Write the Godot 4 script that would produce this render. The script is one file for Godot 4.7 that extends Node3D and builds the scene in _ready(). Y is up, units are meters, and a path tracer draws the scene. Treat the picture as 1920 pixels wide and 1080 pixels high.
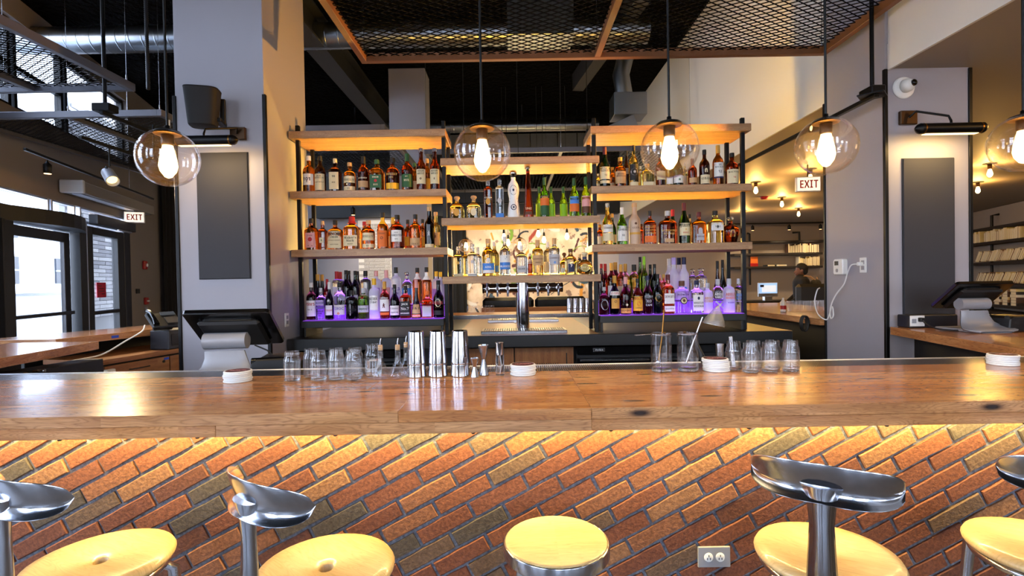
extends Node3D
# A bar room: wooden bar with a brick front, bottle shelves behind it, pillars, hanging mesh panels and globe pendants.

var used := {}
var mats := {}
var fnt := SystemFont.new()
var fnb := SystemFont.new()
var fns := SystemFont.new()
var rng := RandomNumberGenerator.new()


class MB:
	var v := PackedVector3Array()
	var n := PackedVector3Array()
	var uv := PackedVector2Array()
	var ix := PackedInt32Array()
	var xf := Transform3D()
	var grain := 0
	var uvo := Vector2.ZERO

	func put(p: Vector3, nn: Vector3, t: Vector2) -> int:
		v.append(xf * p)
		n.append((xf.basis * nn).normalized())
		uv.append(t)
		return v.size() - 1

	func tuv(p: Vector3, nn: Vector3) -> Vector2:
		var a := nn.abs()
		var t: Vector2
		if grain == 0:
			t = Vector2(p.x, p.z) if a.y > a.z and a.y > a.x else (Vector2(p.x, p.y) if a.z >= a.x else Vector2(p.z, p.y))
		elif grain == 1:
			t = Vector2(p.y, p.x) if a.z > a.x else Vector2(p.y, p.z)
		else:
			t = Vector2(p.z, p.x) if a.y > a.x else Vector2(p.z, p.y)
		return t + uvo

	func poly(pts: Array, away := Vector3.INF) -> void:
		var nn: Vector3 = (pts[1] - pts[0]).cross(pts[2] - pts[0]).normalized()
		var q := pts.duplicate()
		if away != Vector3.INF:
			var c := Vector3.ZERO
			for p in pts:
				c += p
			if nn.dot(c / pts.size() - away) < 0:
				q.reverse()
				nn = -nn
		var s := v.size()
		for p in q:
			put(p, nn, tuv(p, nn))
		for i in range(1, q.size() - 1):
			ix.append_array([s, s + i + 1, s + i])

	func box(c: Vector3, size: Vector3, bev := 0.0) -> MB:
		var h := size / 2
		var b: float = min(bev, min(h.x, min(h.y, h.z)) * 0.9)
		for ax in 3:
			var o1 := (ax + 1) % 3
			var o2 := (ax + 2) % 3
			for s in [-1.0, 1.0]:
				var q := []
				for k in [[-1, -1], [1, -1], [1, 1], [-1, 1]]:
					var p := Vector3.ZERO
					p[ax] = s * h[ax]
					p[o1] = k[0] * (h[o1] - b)
					p[o2] = k[1] * (h[o2] - b)
					q.append(c + p)
				poly(q, c)
				if b > 0:
					for t in [-1.0, 1.0]:
						var e := []
						for k in [[-1, 0], [1, 0], [1, 1], [-1, 1]]:
							var p := Vector3.ZERO
							p[ax] = s * (h[ax] - (b if k[1] else 0.0))
							p[o1] = t * (h[o1] - (0.0 if k[1] else b))
							p[o2] = k[0] * (h[o2] - b)
							e.append(c + p)
						poly(e, c)
		if b > 0:
			for sx in [-1.0, 1.0]:
				for sy in [-1.0, 1.0]:
					for sz in [-1.0, 1.0]:
						var g := Vector3(sx, sy, sz)
						poly([c + g * (h - Vector3(0, b, b)), c + g * (h - Vector3(b, 0, b)), c + g * (h - Vector3(b, b, 0))], c)
		return self

	# profile points are (radius, height) going up the outside; doubled points make a crease
	func lathe(pr: Array, seg := 20, dr := 1.0, ex := 2.0) -> MB:
		var s := v.size()
		var m := pr.size()
		var ring := []
		for i in seg + 1:
			var a := TAU * i / seg
			var c := cos(a)
			var d := sin(a)
			ring.append(Vector2(signf(c) * pow(absf(c), 2.0 / ex), signf(d) * pow(absf(d), 2.0 / ex) * dr))
		var out := []
		for i in seg + 1:
			var t: Vector2 = ring[(i + 1) % seg] - ring[(i - 1 + seg) % seg]
			out.append(Vector2(t.y, -t.x).normalized())
		for j in m:
			var p: Vector2 = pr[j]
			var f: Vector2 = pr[mini(j + 1, m - 1)]
			var g: Vector2 = pr[maxi(j - 1, 0)]
			var t := f - g
			if t.length() < 1e-7:
				t = Vector2(0, 1)
			t = t.normalized()
			for i in seg + 1:
				var nn := Vector3(out[i].x * t.y, -t.x, out[i].y * t.y)
				put(Vector3(ring[i].x * p.x, p.y, ring[i].y * p.x), nn, Vector2(float(i) / seg, p.y))
		for j in m - 1:
			if pr[j].distance_to(pr[j + 1]) < 1e-7:
				continue
			for i in seg:
				var a := s + j * (seg + 1) + i
				var b := a + seg + 1
				if pr[j].x > 1e-6:
					ix.append_array([a, a + 1, b])
				if pr[j + 1].x > 1e-6:
					ix.append_array([a + 1, b + 1, b])
		return self

	func tube(pts: Array, r, seg := 8) -> MB:
		var k := pts.size()
		var s := v.size()
		var up := Vector3.UP
		if absf((pts[1] - pts[0]).normalized().y) > 0.9:
			up = Vector3.RIGHT
		var side := Vector3.ZERO
		for j in k:
			var t: Vector3 = (pts[mini(j + 1, k - 1)] - pts[maxi(j - 1, 0)]).normalized()
			side = t.cross(up).normalized() if j == 0 else (side - t * side.dot(t)).normalized()
			var w := t.cross(side)
			var rr: float = r[j] if r is Array else r
			for i in seg + 1:
				var a := TAU * i / seg
				var nn := side * cos(a) + w * sin(a)
				put(pts[j] + nn * rr, nn, Vector2(float(i) / seg, float(j)))
		for j in k - 1:
			for i in seg:
				var a := s + j * (seg + 1) + i
				var b := a + seg + 1
				ix.append_array([a, b, a + 1, a + 1, b, b + 1])
		for e in [0, k - 1]:
			var t: Vector3 = (pts[0] - pts[1]).normalized() if e == 0 else (pts[k - 1] - pts[k - 2]).normalized()
			var c := put(pts[e], t, Vector2.ZERO)
			var f := v.size()
			var inv := xf.affine_inverse()
			for i in seg + 1:
				put(inv * v[s + e * (seg + 1) + i], t, Vector2.ZERO)
			for i in seg:
				ix.append_array([c, f + i, f + i + 1] if e == 0 else [c, f + i + 1, f + i])
		return self

	# outline in x and y, from z = 0 back to z = -depth; bev rounds the front edge
	func prism(pl: PackedVector2Array, depth: float, bev := 0.0) -> MB:
		var p := pl.duplicate()
		if Geometry2D.is_polygon_clockwise(p):
			p.reverse()
		var f := p
		if bev > 0:
			var o := Geometry2D.offset_polygon(p, -bev, Geometry2D.JOIN_MITER)
			if o.size() == 1 and o[0].size() == p.size():
				f = o[0]
				if Geometry2D.is_polygon_clockwise(f):
					f.reverse()
				var best := 0
				for i in f.size():
					if f[i].distance_to(p[0]) < f[best].distance_to(p[0]):
						best = i
				f = f.slice(best) + f.slice(0, best)
			else:
				bev = 0.0
		var k := p.size()
		for i in k:
			var j := (i + 1) % k
			var a := Vector3(p[i].x, p[i].y, -bev)
			var b := Vector3(p[j].x, p[j].y, -bev)
			if bev > 0:
				poly([a, b, Vector3(f[j].x, f[j].y, 0), Vector3(f[i].x, f[i].y, 0)])
			poly([b, a, a + Vector3(0, 0, bev - depth), b + Vector3(0, 0, bev - depth)])
		var tri := Geometry2D.triangulate_polygon(f)
		for side in 2:
			var q: PackedVector2Array = f if side == 0 else p
			if side == 1:
				tri = Geometry2D.triangulate_polygon(p)
			for i in range(0, tri.size(), 3):
				var z := 0.0 if side == 0 else -depth
				var t := []
				for e in 3:
					t.append(Vector3(q[tri[i + e]].x, q[tri[i + e]].y, z))
				poly(t, Vector3(t[0].x, t[0].y, -depth / 2))
		return self

	# smooth surface through rows of points; wrap closes each row on itself
	func grid(rows: Array, wrap := false, flip := false) -> MB:
		var s := v.size()
		var a := rows.size()
		var b: int = rows[0].size()
		for i in a:
			for j in b:
				var du: Vector3 = rows[mini(i + 1, a - 1)][j] - rows[maxi(i - 1, 0)][j]
				var dv: Vector3 = rows[i][(j + 1) % b if wrap else mini(j + 1, b - 1)] - rows[i][(j - 1 + b) % b if wrap else maxi(j - 1, 0)]
				var nn := du.cross(dv)
				put(rows[i][j], (-nn if flip else nn).normalized(), Vector2(rows[i][j].x, rows[i][j].z))
		for i in a - 1:
			for j in (b if wrap else b - 1):
				var p := s + i * b + j
				var q := s + i * b + (j + 1) % b
				var c := [p, q, p + b, q, q + b, p + b]
				if flip:
					c = [p, p + b, q, q, p + b, q + b]
				ix.append_array(c)
		return self

	func flat_uv() -> MB:
		for i in v.size():
			uv[i] = Vector2(v[i].x, v[i].z) + uvo
		return self

	func arrays(a: Array) -> MB:
		var s := v.size()
		var av: PackedVector3Array = a[Mesh.ARRAY_VERTEX]
		var an: PackedVector3Array = a[Mesh.ARRAY_NORMAL]
		for i in av.size():
			put(av[i], an[i], Vector2.ZERO)
		for i in a[Mesh.ARRAY_INDEX]:
			ix.append(s + i)
		return self

	func done() -> ArrayMesh:
		var a := []
		a.resize(Mesh.ARRAY_MAX)
		a[Mesh.ARRAY_VERTEX] = v
		a[Mesh.ARRAY_NORMAL] = n
		a[Mesh.ARRAY_TEX_UV] = uv
		a[Mesh.ARRAY_INDEX] = ix
		var m := ArrayMesh.new()
		m.add_surface_from_arrays(Mesh.PRIMITIVE_TRIANGLES, a)
		return m


# the front of a bottle: gives the surface point at a place across and up
class Front:
	var pr: Array
	var dr := 1.0
	var ex := 2.0
	var w := 0.05
	var hh := 0.3

	func radius(h: float) -> float:
		for j in range(1, pr.size()):
			if h <= pr[j][1] and pr[j][1] > pr[j - 1][1]:
				return w * lerpf(pr[j - 1][0], pr[j][0], (h - pr[j - 1][1]) / (pr[j][1] - pr[j - 1][1]))
		return w * pr[-1][0]

	func at(x: float, y: float, off: float) -> Vector3:
		var r := radius(y / hh)
		var k := clampf(absf(x) / r, 0, 0.995)
		return Vector3(x, y, r * dr * pow(1.0 - pow(k, ex), 1.0 / ex) + off)


const ORD := ["first", "second", "third", "fourth", "fifth", "sixth", "seventh", "eighth", "ninth", "tenth", "eleventh", "twelfth", "thirteenth", "fourteenth", "fifteenth", "sixteenth", "seventeenth", "eighteenth", "nineteenth", "twentieth", "twenty-first", "twenty-second", "twenty-third", "twenty-fourth", "twenty-fifth", "twenty-sixth", "twenty-seventh", "twenty-eighth", "twenty-ninth", "thirtieth", "thirty-first", "thirty-second", "thirty-third", "thirty-fourth", "thirty-fifth", "thirty-sixth", "thirty-seventh", "thirty-eighth", "thirty-ninth", "fortieth", "forty-first", "forty-second", "forty-third", "forty-fourth", "forty-fifth", "forty-sixth", "forty-seventh", "forty-eighth", "forty-ninth", "fiftieth"]


func V(x: float, y: float, z: float) -> Vector3:
	return Vector3(x, y, z)


func nm(s: String) -> String:
	used[s] = used.get(s, -1) + 1
	return s if used[s] == 0 else "%s_%03d" % [s, used[s]]


func tag(o: Node3D, label := "", category := "", group := "", kind := "") -> Node3D:
	for k in [["label", label], ["category", category], ["group", group], ["kind", kind]]:
		if k[1]:
			o.set_meta(k[0], k[1])
	return o


func thing(called: String, label: String, category: String, at := Vector3.ZERO, turn := 0.0, group := "") -> Node3D:
	var o := Node3D.new()
	o.name = nm(called)
	o.position = at
	o.rotation.y = turn
	add_child(o)
	return tag(o, label, category, group)


func part(parent: Node3D, called: String, mesh: Mesh, mt: Material, at := Vector3.ZERO, rot := Vector3.ZERO) -> MeshInstance3D:
	var o := MeshInstance3D.new()
	o.name = called
	o.mesh = mesh
	o.material_override = mt
	o.position = at
	o.rotation = rot
	parent.add_child(o, true)
	return o


func one(called: String, label: String, category: String, mesh: Mesh, mt: Material, at := Vector3.ZERO, rot := Vector3.ZERO, group := "") -> MeshInstance3D:
	var o := part(self, nm(called), mesh, mt, at, rot)
	tag(o, label, category, group)
	return o


func struct(called: String, mesh: Mesh, mt: Material, at := Vector3.ZERO, rot := Vector3.ZERO, label := "") -> MeshInstance3D:
	var o := part(self, called, mesh, mt, at, rot)
	tag(o, label, "", "", "structure")
	return o


func bx(size: Vector3, bev := 0.0, c := Vector3.ZERO, grain := 0, uvo := Vector2.ZERO) -> ArrayMesh:
	var b := MB.new()
	b.grain = grain
	b.uvo = uvo
	return b.box(c, size, bev).done()


func lat(pr: Array, seg := 20, dr := 1.0, ex := 2.0) -> ArrayMesh:
	return MB.new().lathe(pr, seg, dr, ex).done()


func tub(pts: Array, r, seg := 8) -> ArrayMesh:
	return MB.new().tube(pts, r, seg).done()


func cyl(r: float, h: float, seg := 16, bev := 0.0) -> ArrayMesh:
	if bev > 0:
		return lat([Vector2(0, 0), Vector2(r - bev, 0), Vector2(r - bev, 0), Vector2(r, bev), Vector2(r, bev), Vector2(r, h - bev), Vector2(r, h - bev), Vector2(r - bev, h), Vector2(r - bev, h), Vector2(0, h)], seg)
	return lat([Vector2(0, 0), Vector2(r, 0), Vector2(r, 0), Vector2(r, h), Vector2(r, h), Vector2(0, h)], seg)


func rrect(w: float, h: float, r: float, k := 5) -> PackedVector2Array:
	var p := PackedVector2Array()
	for c in [[1, 1, 0], [-1, 1, 1], [-1, -1, 2], [1, -1, 3]]:
		for i in k:
			var a: float = (c[2] + float(i) / (k - 1)) * PI / 2
			p.append(Vector2(c[0] * (w / 2 - r) + r * cos(a), c[1] * (h / 2 - r) + r * sin(a)))
	return p


func mat(key: String, col := Color.WHITE, rough := 0.6, metal := 0.0) -> StandardMaterial3D:
	if not mats.has(key):
		var m := StandardMaterial3D.new()
		m.resource_name = key
		m.albedo_color = col
		m.roughness = rough
		m.metallic = metal
		mats[key] = m
	return mats[key]


func glow(key: String, col: Color, energy: float) -> StandardMaterial3D:
	var m := mat(key, col, 0.5)
	m.emission_enabled = true
	m.emission = col
	m.emission_energy_multiplier = energy
	return m


func pane(key: String, alpha: float, rough := 0.02) -> StandardMaterial3D:
	var m := mat(key, Color(0.3, 0.32, 0.32, alpha), rough)
	m.transparency = BaseMaterial3D.TRANSPARENCY_ALPHA
	return m


func liquid(key: String, col: Color, rough := 0.02, alpha := 0.0) -> StandardMaterial3D:
	var m := mat(key, Color(col.r, col.g, col.b, alpha), rough)
	m.refraction_enabled = true
	m.refraction_scale = 0.045
	return m


func noisetex(sz: int, freq: float, c1: Color, c2: Color, sd := 1, oct := 4, gain := 0.55) -> NoiseTexture2D:
	var n := FastNoiseLite.new()
	n.seed = sd
	n.frequency = freq
	n.fractal_octaves = oct
	n.fractal_gain = gain
	var g := Gradient.new()
	g.set_color(0, c1)
	g.set_color(1, c2)
	var t := NoiseTexture2D.new()
	t.width = sz
	t.height = sz
	t.seamless = true
	t.noise = n
	t.color_ramp = g
	return t


# long grain running along u, one metre by a quarter metre
func woodtex(sd: int, dark: Color, mid: Color, light: Color, rings := 9.0, w := 768, h := 192, knots := 3) -> ImageTexture:
	var im := Image.create(w, h, false, Image.FORMAT_RGB8)
	var a := FastNoiseLite.new()
	a.seed = sd
	a.frequency = 0.008
	a.fractal_octaves = 3
	var f := FastNoiseLite.new()
	f.seed = sd + 7
	f.frequency = 0.06
	var r := RandomNumberGenerator.new()
	r.seed = sd
	var kn := []
	for i in knots:
		kn.append([r.randf() * w, r.randf() * h, r.randf_range(5, 11)])
	for y in h:
		for x in w:
			var e := absf(2.0 * x / w - 1.0)
			var xx := float(x)
			var g := a.get_noise_2d(xx * 0.35, y * 2.6)
			var k := 0.0
			for q in kn:
				var dx: float = (xx - q[0]) / 3.2
				var dy: float = y - q[1]
				var d: float = sqrt(dx * dx + dy * dy) / q[2]
				if d < 4.0:
					k = maxf(k, exp(-d * d * 0.7))
					g += 0.35 * exp(-d * 0.9)
			var ring := absf(fposmod(g * rings + y * 0.012, 1.0) * 2.0 - 1.0)
			ring = ring * ring * ring
			var fine := f.get_noise_2d(xx * 0.14, y * 5.0)
			var t := clampf(0.55 + g * 0.75 + fine * 0.3, 0, 1)
			var c := mid.lerp(light, t).lerp(dark, clampf(ring * 0.3 + maxf(fine, 0) * 0.55, 0, 0.8))
			c = c.lerp(dark.darkened(0.55), clampf(k * k * 1.3, 0, 0.95))
			im.set_pixel(x, y, c)
			if e > 2.0:
				break
	return ImageTexture.create_from_image(im)


func wood(key: String, tx: Texture2D, tint: Color, rough: float, coat := 0.0, per := Vector2(1.0, 0.25)) -> StandardMaterial3D:
	var m := mat(key, tint, rough)
	m.albedo_texture = tx
	m.uv1_scale = V(1.0 / per.x, 1.0 / per.y, 1)
	m.heightmap_enabled = true
	m.heightmap_texture = tx
	m.heightmap_scale = 0.03
	if coat > 0:
		m.clearcoat_enabled = true
		m.clearcoat = coat
		m.clearcoat_roughness = 0.06
	return m


func omni(parent: Node3D, called: String, at: Vector3, col: Color, e: float, size := 0.03) -> void:
	var l := OmniLight3D.new()
	l.name = called
	l.position = at
	l.light_color = col
	l.light_energy = e
	l.light_size = size
	l.omni_range = 30
	l.omni_attenuation = 2
	l.shadow_enabled = true
	parent.add_child(l, true)


func spot(parent: Node3D, called: String, at: Vector3, to: Vector3, col: Color, e: float, ang := 35.0) -> void:
	var l := SpotLight3D.new()
	l.name = called
	parent.add_child(l, true)
	l.look_at_from_position(parent.to_global(at), parent.to_global(to), Vector3.UP if absf((to - at).normalized().y) < 0.95 else Vector3.RIGHT)
	l.light_color = col
	l.light_energy = e
	l.light_size = 0.03
	l.spot_angle = ang
	l.spot_range = 30
	l.spot_attenuation = 2
	l.shadow_enabled = true


# the light leaves along dir
func area(parent: Node3D, called: String, at: Vector3, dir: Vector3, size: Vector2, col: Color, e: float) -> void:
	var l := AreaLight3D.new()
	l.name = called
	parent.add_child(l, true)
	l.look_at_from_position(parent.to_global(at), parent.to_global(at + dir), Vector3.UP if absf(dir.normalized().y) < 0.9 else Vector3.BACK)
	l.light_color = col
	l.light_energy = e
	l.area_size = size
	l.area_range = 30
	l.area_attenuation = 2
	l.shadow_enabled = true


# lettering as arrays, centred, its height given; bend() maps a point of it onto a surface
func letters(s: String, cap: float, widest: float, f: Font, bend: Front = null, y0 := 0.0) -> ArrayMesh:
	var t := TextMesh.new()
	t.text = s
	t.font = f
	t.font_size = 24
	t.pixel_size = cap / 17.0
	t.depth = 0.0
	t.curve_step = 3.0
	t.horizontal_alignment = HORIZONTAL_ALIGNMENT_CENTER
	t.line_spacing = -6
	var a := t.get_mesh_arrays()
	var vs: PackedVector3Array = a[Mesh.ARRAY_VERTEX]
	var most := 0.001
	for p in vs:
		most = maxf(most, absf(p.x))
	var k := minf(1.0, widest / most)
	for i in vs.size():
		vs[i].x *= k
		if bend:
			vs[i] = bend.at(vs[i].x, vs[i].y + y0, 0.0014)
	a[Mesh.ARRAY_VERTEX] = vs
	if a[Mesh.ARRAY_INDEX] == null:
		a[Mesh.ARRAY_INDEX] = PackedInt32Array(range(vs.size()))
	return MB.new().arrays(a).done()


func _ready() -> void:
	rng.seed = 11
	fnt.font_names = PackedStringArray(["Droid Sans"])
	fnb.font_names = PackedStringArray(["Droid Sans"])
	fnb.font_weight = 700
	fns.font_names = PackedStringArray(["Droid Serif"])
	fns.font_weight = 700
	# camera: eye height 1.43 m, wide lens, a slight roll
	var cam := Camera3D.new()
	cam.name = "camera"
	cam.position = V(0, 1.43, 0)
	cam.rotation_degrees = V(-0.78, 0, -1.0)
	cam.fov = 58.72
	cam.near = 0.02
	cam.far = 200
	add_child(cam)
	# overcast daylight
	var env := Environment.new()
	var sky := Sky.new()
	var sm := ProceduralSkyMaterial.new()
	sm.sky_top_color = Color(0.76, 0.85, 1.0)
	sm.sky_horizon_color = Color(0.93, 0.96, 1.0)
	sm.ground_bottom_color = Color(0.5, 0.5, 0.52)
	sm.ground_horizon_color = Color(0.8, 0.82, 0.85)
	sm.energy_multiplier = 1.0
	sky.sky_material = sm
	env.background_mode = Environment.BG_SKY
	env.sky = sky
	env.background_energy_multiplier = 17.0
	env.tonemap_mode = Environment.TONE_MAPPER_LINEAR
	env.tonemap_exposure = 1.0
	env.sdfgi_enabled = true
	env.ssao_enabled = true
	env.ssil_enabled = true
	var we := WorldEnvironment.new()
	we.name = "environment"
	we.environment = env
	add_child(we)
	materials()
	room()
	bar()
	shelves()
	bottles()
	stools()
	pendants()
	bar_items()
	pillars_gear()
	left_side()
	right_side()
	overhead()
	far_side()


func materials() -> void:
	mat("paint_grey", Color(0.60, 0.59, 0.62), 0.55)
	mat("paint_white", Color(0.86, 0.85, 0.83), 0.6)
	mat("paint_taupe", Color(0.56, 0.51, 0.46), 0.6)
	mat("paint_dim", Color(0.50, 0.47, 0.45), 0.7)
	mat("chalk", Color(0.20, 0.20, 0.22), 0.8)
	mat("black", Color(0.035, 0.035, 0.04), 0.5)
	mat("black_gloss", Color(0.025, 0.025, 0.03), 0.18)
	mat("black_metal", Color(0.06, 0.06, 0.065), 0.4, 0.6)
	mat("dark_grey", Color(0.13, 0.13, 0.15), 0.45)
	mat("iron", Color(0.2, 0.2, 0.21), 0.4, 0.8)
	mat("alu", Color(0.80, 0.81, 0.84), 0.34, 1.0)
	mat("cast_alu", Color(0.82, 0.83, 0.86), 0.17, 1.0)
	mat("chrome", Color(0.78, 0.78, 0.8), 0.08, 1.0)
	mat("steel", Color(0.72, 0.72, 0.74), 0.25, 1.0)
	mat("galv", Color(0.62, 0.64, 0.66), 0.3, 1.0)
	mat("bronze", Color(0.28, 0.2, 0.13), 0.35, 0.8)
	mat("brass", Color(0.6, 0.42, 0.2), 0.3, 1.0)
	mat("white_plastic", Color(0.88, 0.88, 0.87), 0.4)
	mat("grey_plastic", Color(0.55, 0.55, 0.57), 0.4)
	mat("red_plastic", Color(0.62, 0.06, 0.08), 0.4)
	mat("blue_tape", Color(0.1, 0.25, 0.65), 0.6)
	mat("concrete", Color(0.5, 0.49, 0.48), 0.8)
	mat("street", Color(0.72, 0.72, 0.72), 0.9)
	mat("ext_white", Color(0.92, 0.92, 0.92), 0.8)
	mat("ext_dark", Color(0.12, 0.14, 0.17), 0.3)
	var cb := mat("ceiling_black", Color(0.05, 0.05, 0.052), 0.95)
	cb.metallic_specular = 0.1
	cb.uv1_triplanar = true
	cb.uv1_world_triplanar = true
	cb.uv1_scale = V(0.7, 0.7, 0.7)
	cb.heightmap_enabled = true
	cb.heightmap_texture = noisetex(256, 0.04, Color.BLACK, Color.WHITE, 5)
	cb.heightmap_scale = 6.0
	var fl := mat("floor_dark", Color(0.46, 0.42, 0.38), 0.4)
	fl.uv1_triplanar = true
	fl.uv1_world_triplanar = true
	fl.uv1_scale = V(0.4, 0.4, 0.4)
	fl.albedo_texture = noisetex(512, 0.02, Color(0.75, 0.75, 0.75), Color(1, 1, 1), 3)
	var mo := mat("mortar", Color(0.50, 0.51, 0.55), 0.95)
	mo.uv1_triplanar = true
	mo.uv1_world_triplanar = true
	mo.uv1_scale = V(4, 4, 4)
	mo.albedo_texture = noisetex(256, 0.05, Color(0.6, 0.6, 0.62), Color(1, 1, 1), 8)
	mo.heightmap_enabled = true
	mo.heightmap_texture = mo.albedo_texture
	mo.heightmap_scale = 0.5
	var bt := noisetex(512, 0.035, Color(0.62, 0.58, 0.56), Color(1, 1, 1), 21, 5, 0.65)
	var tones := [Color(0.57, 0.34, 0.22), Color(0.60, 0.39, 0.26), Color(0.50, 0.29, 0.20), Color(0.44, 0.26, 0.19), Color(0.46, 0.36, 0.28), Color(0.36, 0.32, 0.28), Color(0.62, 0.44, 0.30), Color(0.53, 0.31, 0.21)]
	for i in tones.size():
		var b := mat("brick_%d" % i, tones[i], 0.85)
		b.uv1_triplanar = true
		b.uv1_world_triplanar = true
		b.uv1_scale = V(3.1, 3.1, 3.1)
		b.albedo_texture = bt
		b.heightmap_enabled = true
		b.heightmap_texture = bt
		b.heightmap_scale = 0.35
	for i in 3:
		var p := mat("pale_brick_%d" % i, [Color(0.72, 0.72, 0.72), Color(0.6, 0.6, 0.61), Color(0.82, 0.82, 0.81)][i], 0.85)
		p.uv1_triplanar = true
		p.uv1_world_triplanar = true
		p.uv1_scale = V(2, 2, 2)
		p.albedo_texture = bt
	for i in 4:
		wood("oak_%d" % i, woodtex(30 + i, Color(0.36, 0.21, 0.13), Color(0.66, 0.45, 0.28), Color(0.84, 0.63, 0.43), 5.0 + i, 768, 192, 2), [Color(1, 1, 1), Color(1, 0.94, 0.86), Color(0.9, 0.84, 0.78), Color(1, 0.97, 0.92)][i], 0.24, 0.25)
	wood("shelf_oak", woodtex(51, Color(0.38, 0.25, 0.15), Color(0.60, 0.44, 0.29), Color(0.72, 0.56, 0.39), 9.0, 768, 192, 0), Color(1, 1, 1), 0.4)
	wood("seat_wood", woodtex(61, Color(0.70, 0.57, 0.38), Color(0.84, 0.73, 0.53), Color(0.90, 0.81, 0.62), 5.0, 384, 192, 0), Color(1, 1, 1), 0.3, 0.3, Vector2(0.5, 0.25)).albedo_color = Color(1.0, 0.97, 0.92)
	wood("cabinet_oak", woodtex(71, Color(0.32, 0.18, 0.09), Color(0.52, 0.31, 0.15), Color(0.64, 0.42, 0.22), 8.0, 512, 192, 0), Color(1, 1, 1), 0.4)
	mat("counter_black", Color(0.055, 0.052, 0.06), 0.3)
	mat("frame_brown", Color(0.47, 0.30, 0.17), 0.5)
	mat("frame_dark", Color(0.34, 0.34, 0.37), 0.45, 0.3)
	pane("window_glass", 0.01)
	pane("jar_glass", 0.01)
	pane("globe_glass", 0.02)
	mats.globe_glass.albedo_color = Color(0.5, 0.38, 0.2, 0.008)
	liquid("solid_glass", Color(0.97, 0.98, 0.98))
	liquid("water", Color(0.95, 0.97, 0.98))


func wall_box(called: String, lo: Vector3, hi: Vector3, mt: String) -> MeshInstance3D:
	return struct(called, bx(hi - lo), mats[mt], (lo + hi) / 2)


# a window of w by h in the x-y plane: frame bars and one pane for each field
func window(w: float, h: float, nx: int, ny: int, at: Vector3, turn: float, mt := "black_metal", bar := 0.06) -> Node3D:
	var o := Node3D.new()
	used["window"] = used.get("window", 0) + 1
	o.name = "window_%d" % used["window"]
	o.position = at
	o.rotation.y = turn
	add_child(o)
	tag(o, "", "", "", "structure")
	for i in nx + 1:
		part(o, "window_frame", bx(V(bar, h, 0.09), 0.004), mats[mt], V(-w / 2 + bar / 2 + (w - bar) * i / nx, h / 2, 0))
	for j in ny + 1:
		part(o, "window_frame", bx(V(w - 2 * bar, bar, 0.08), 0.004), mats[mt], V(0, bar / 2 + (h - bar) * j / ny, 0))
	for i in nx:
		for j in ny:
			part(o, "pane", bx(V((w - bar) / nx - bar, (h - bar) / ny - bar, 0.008)), mats.window_glass, V(-w / 2 + bar / 2 + (w - bar) * (i + 0.5) / nx, bar / 2 + (h - bar) * (j + 0.5) / ny, 0))
	return o


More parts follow.
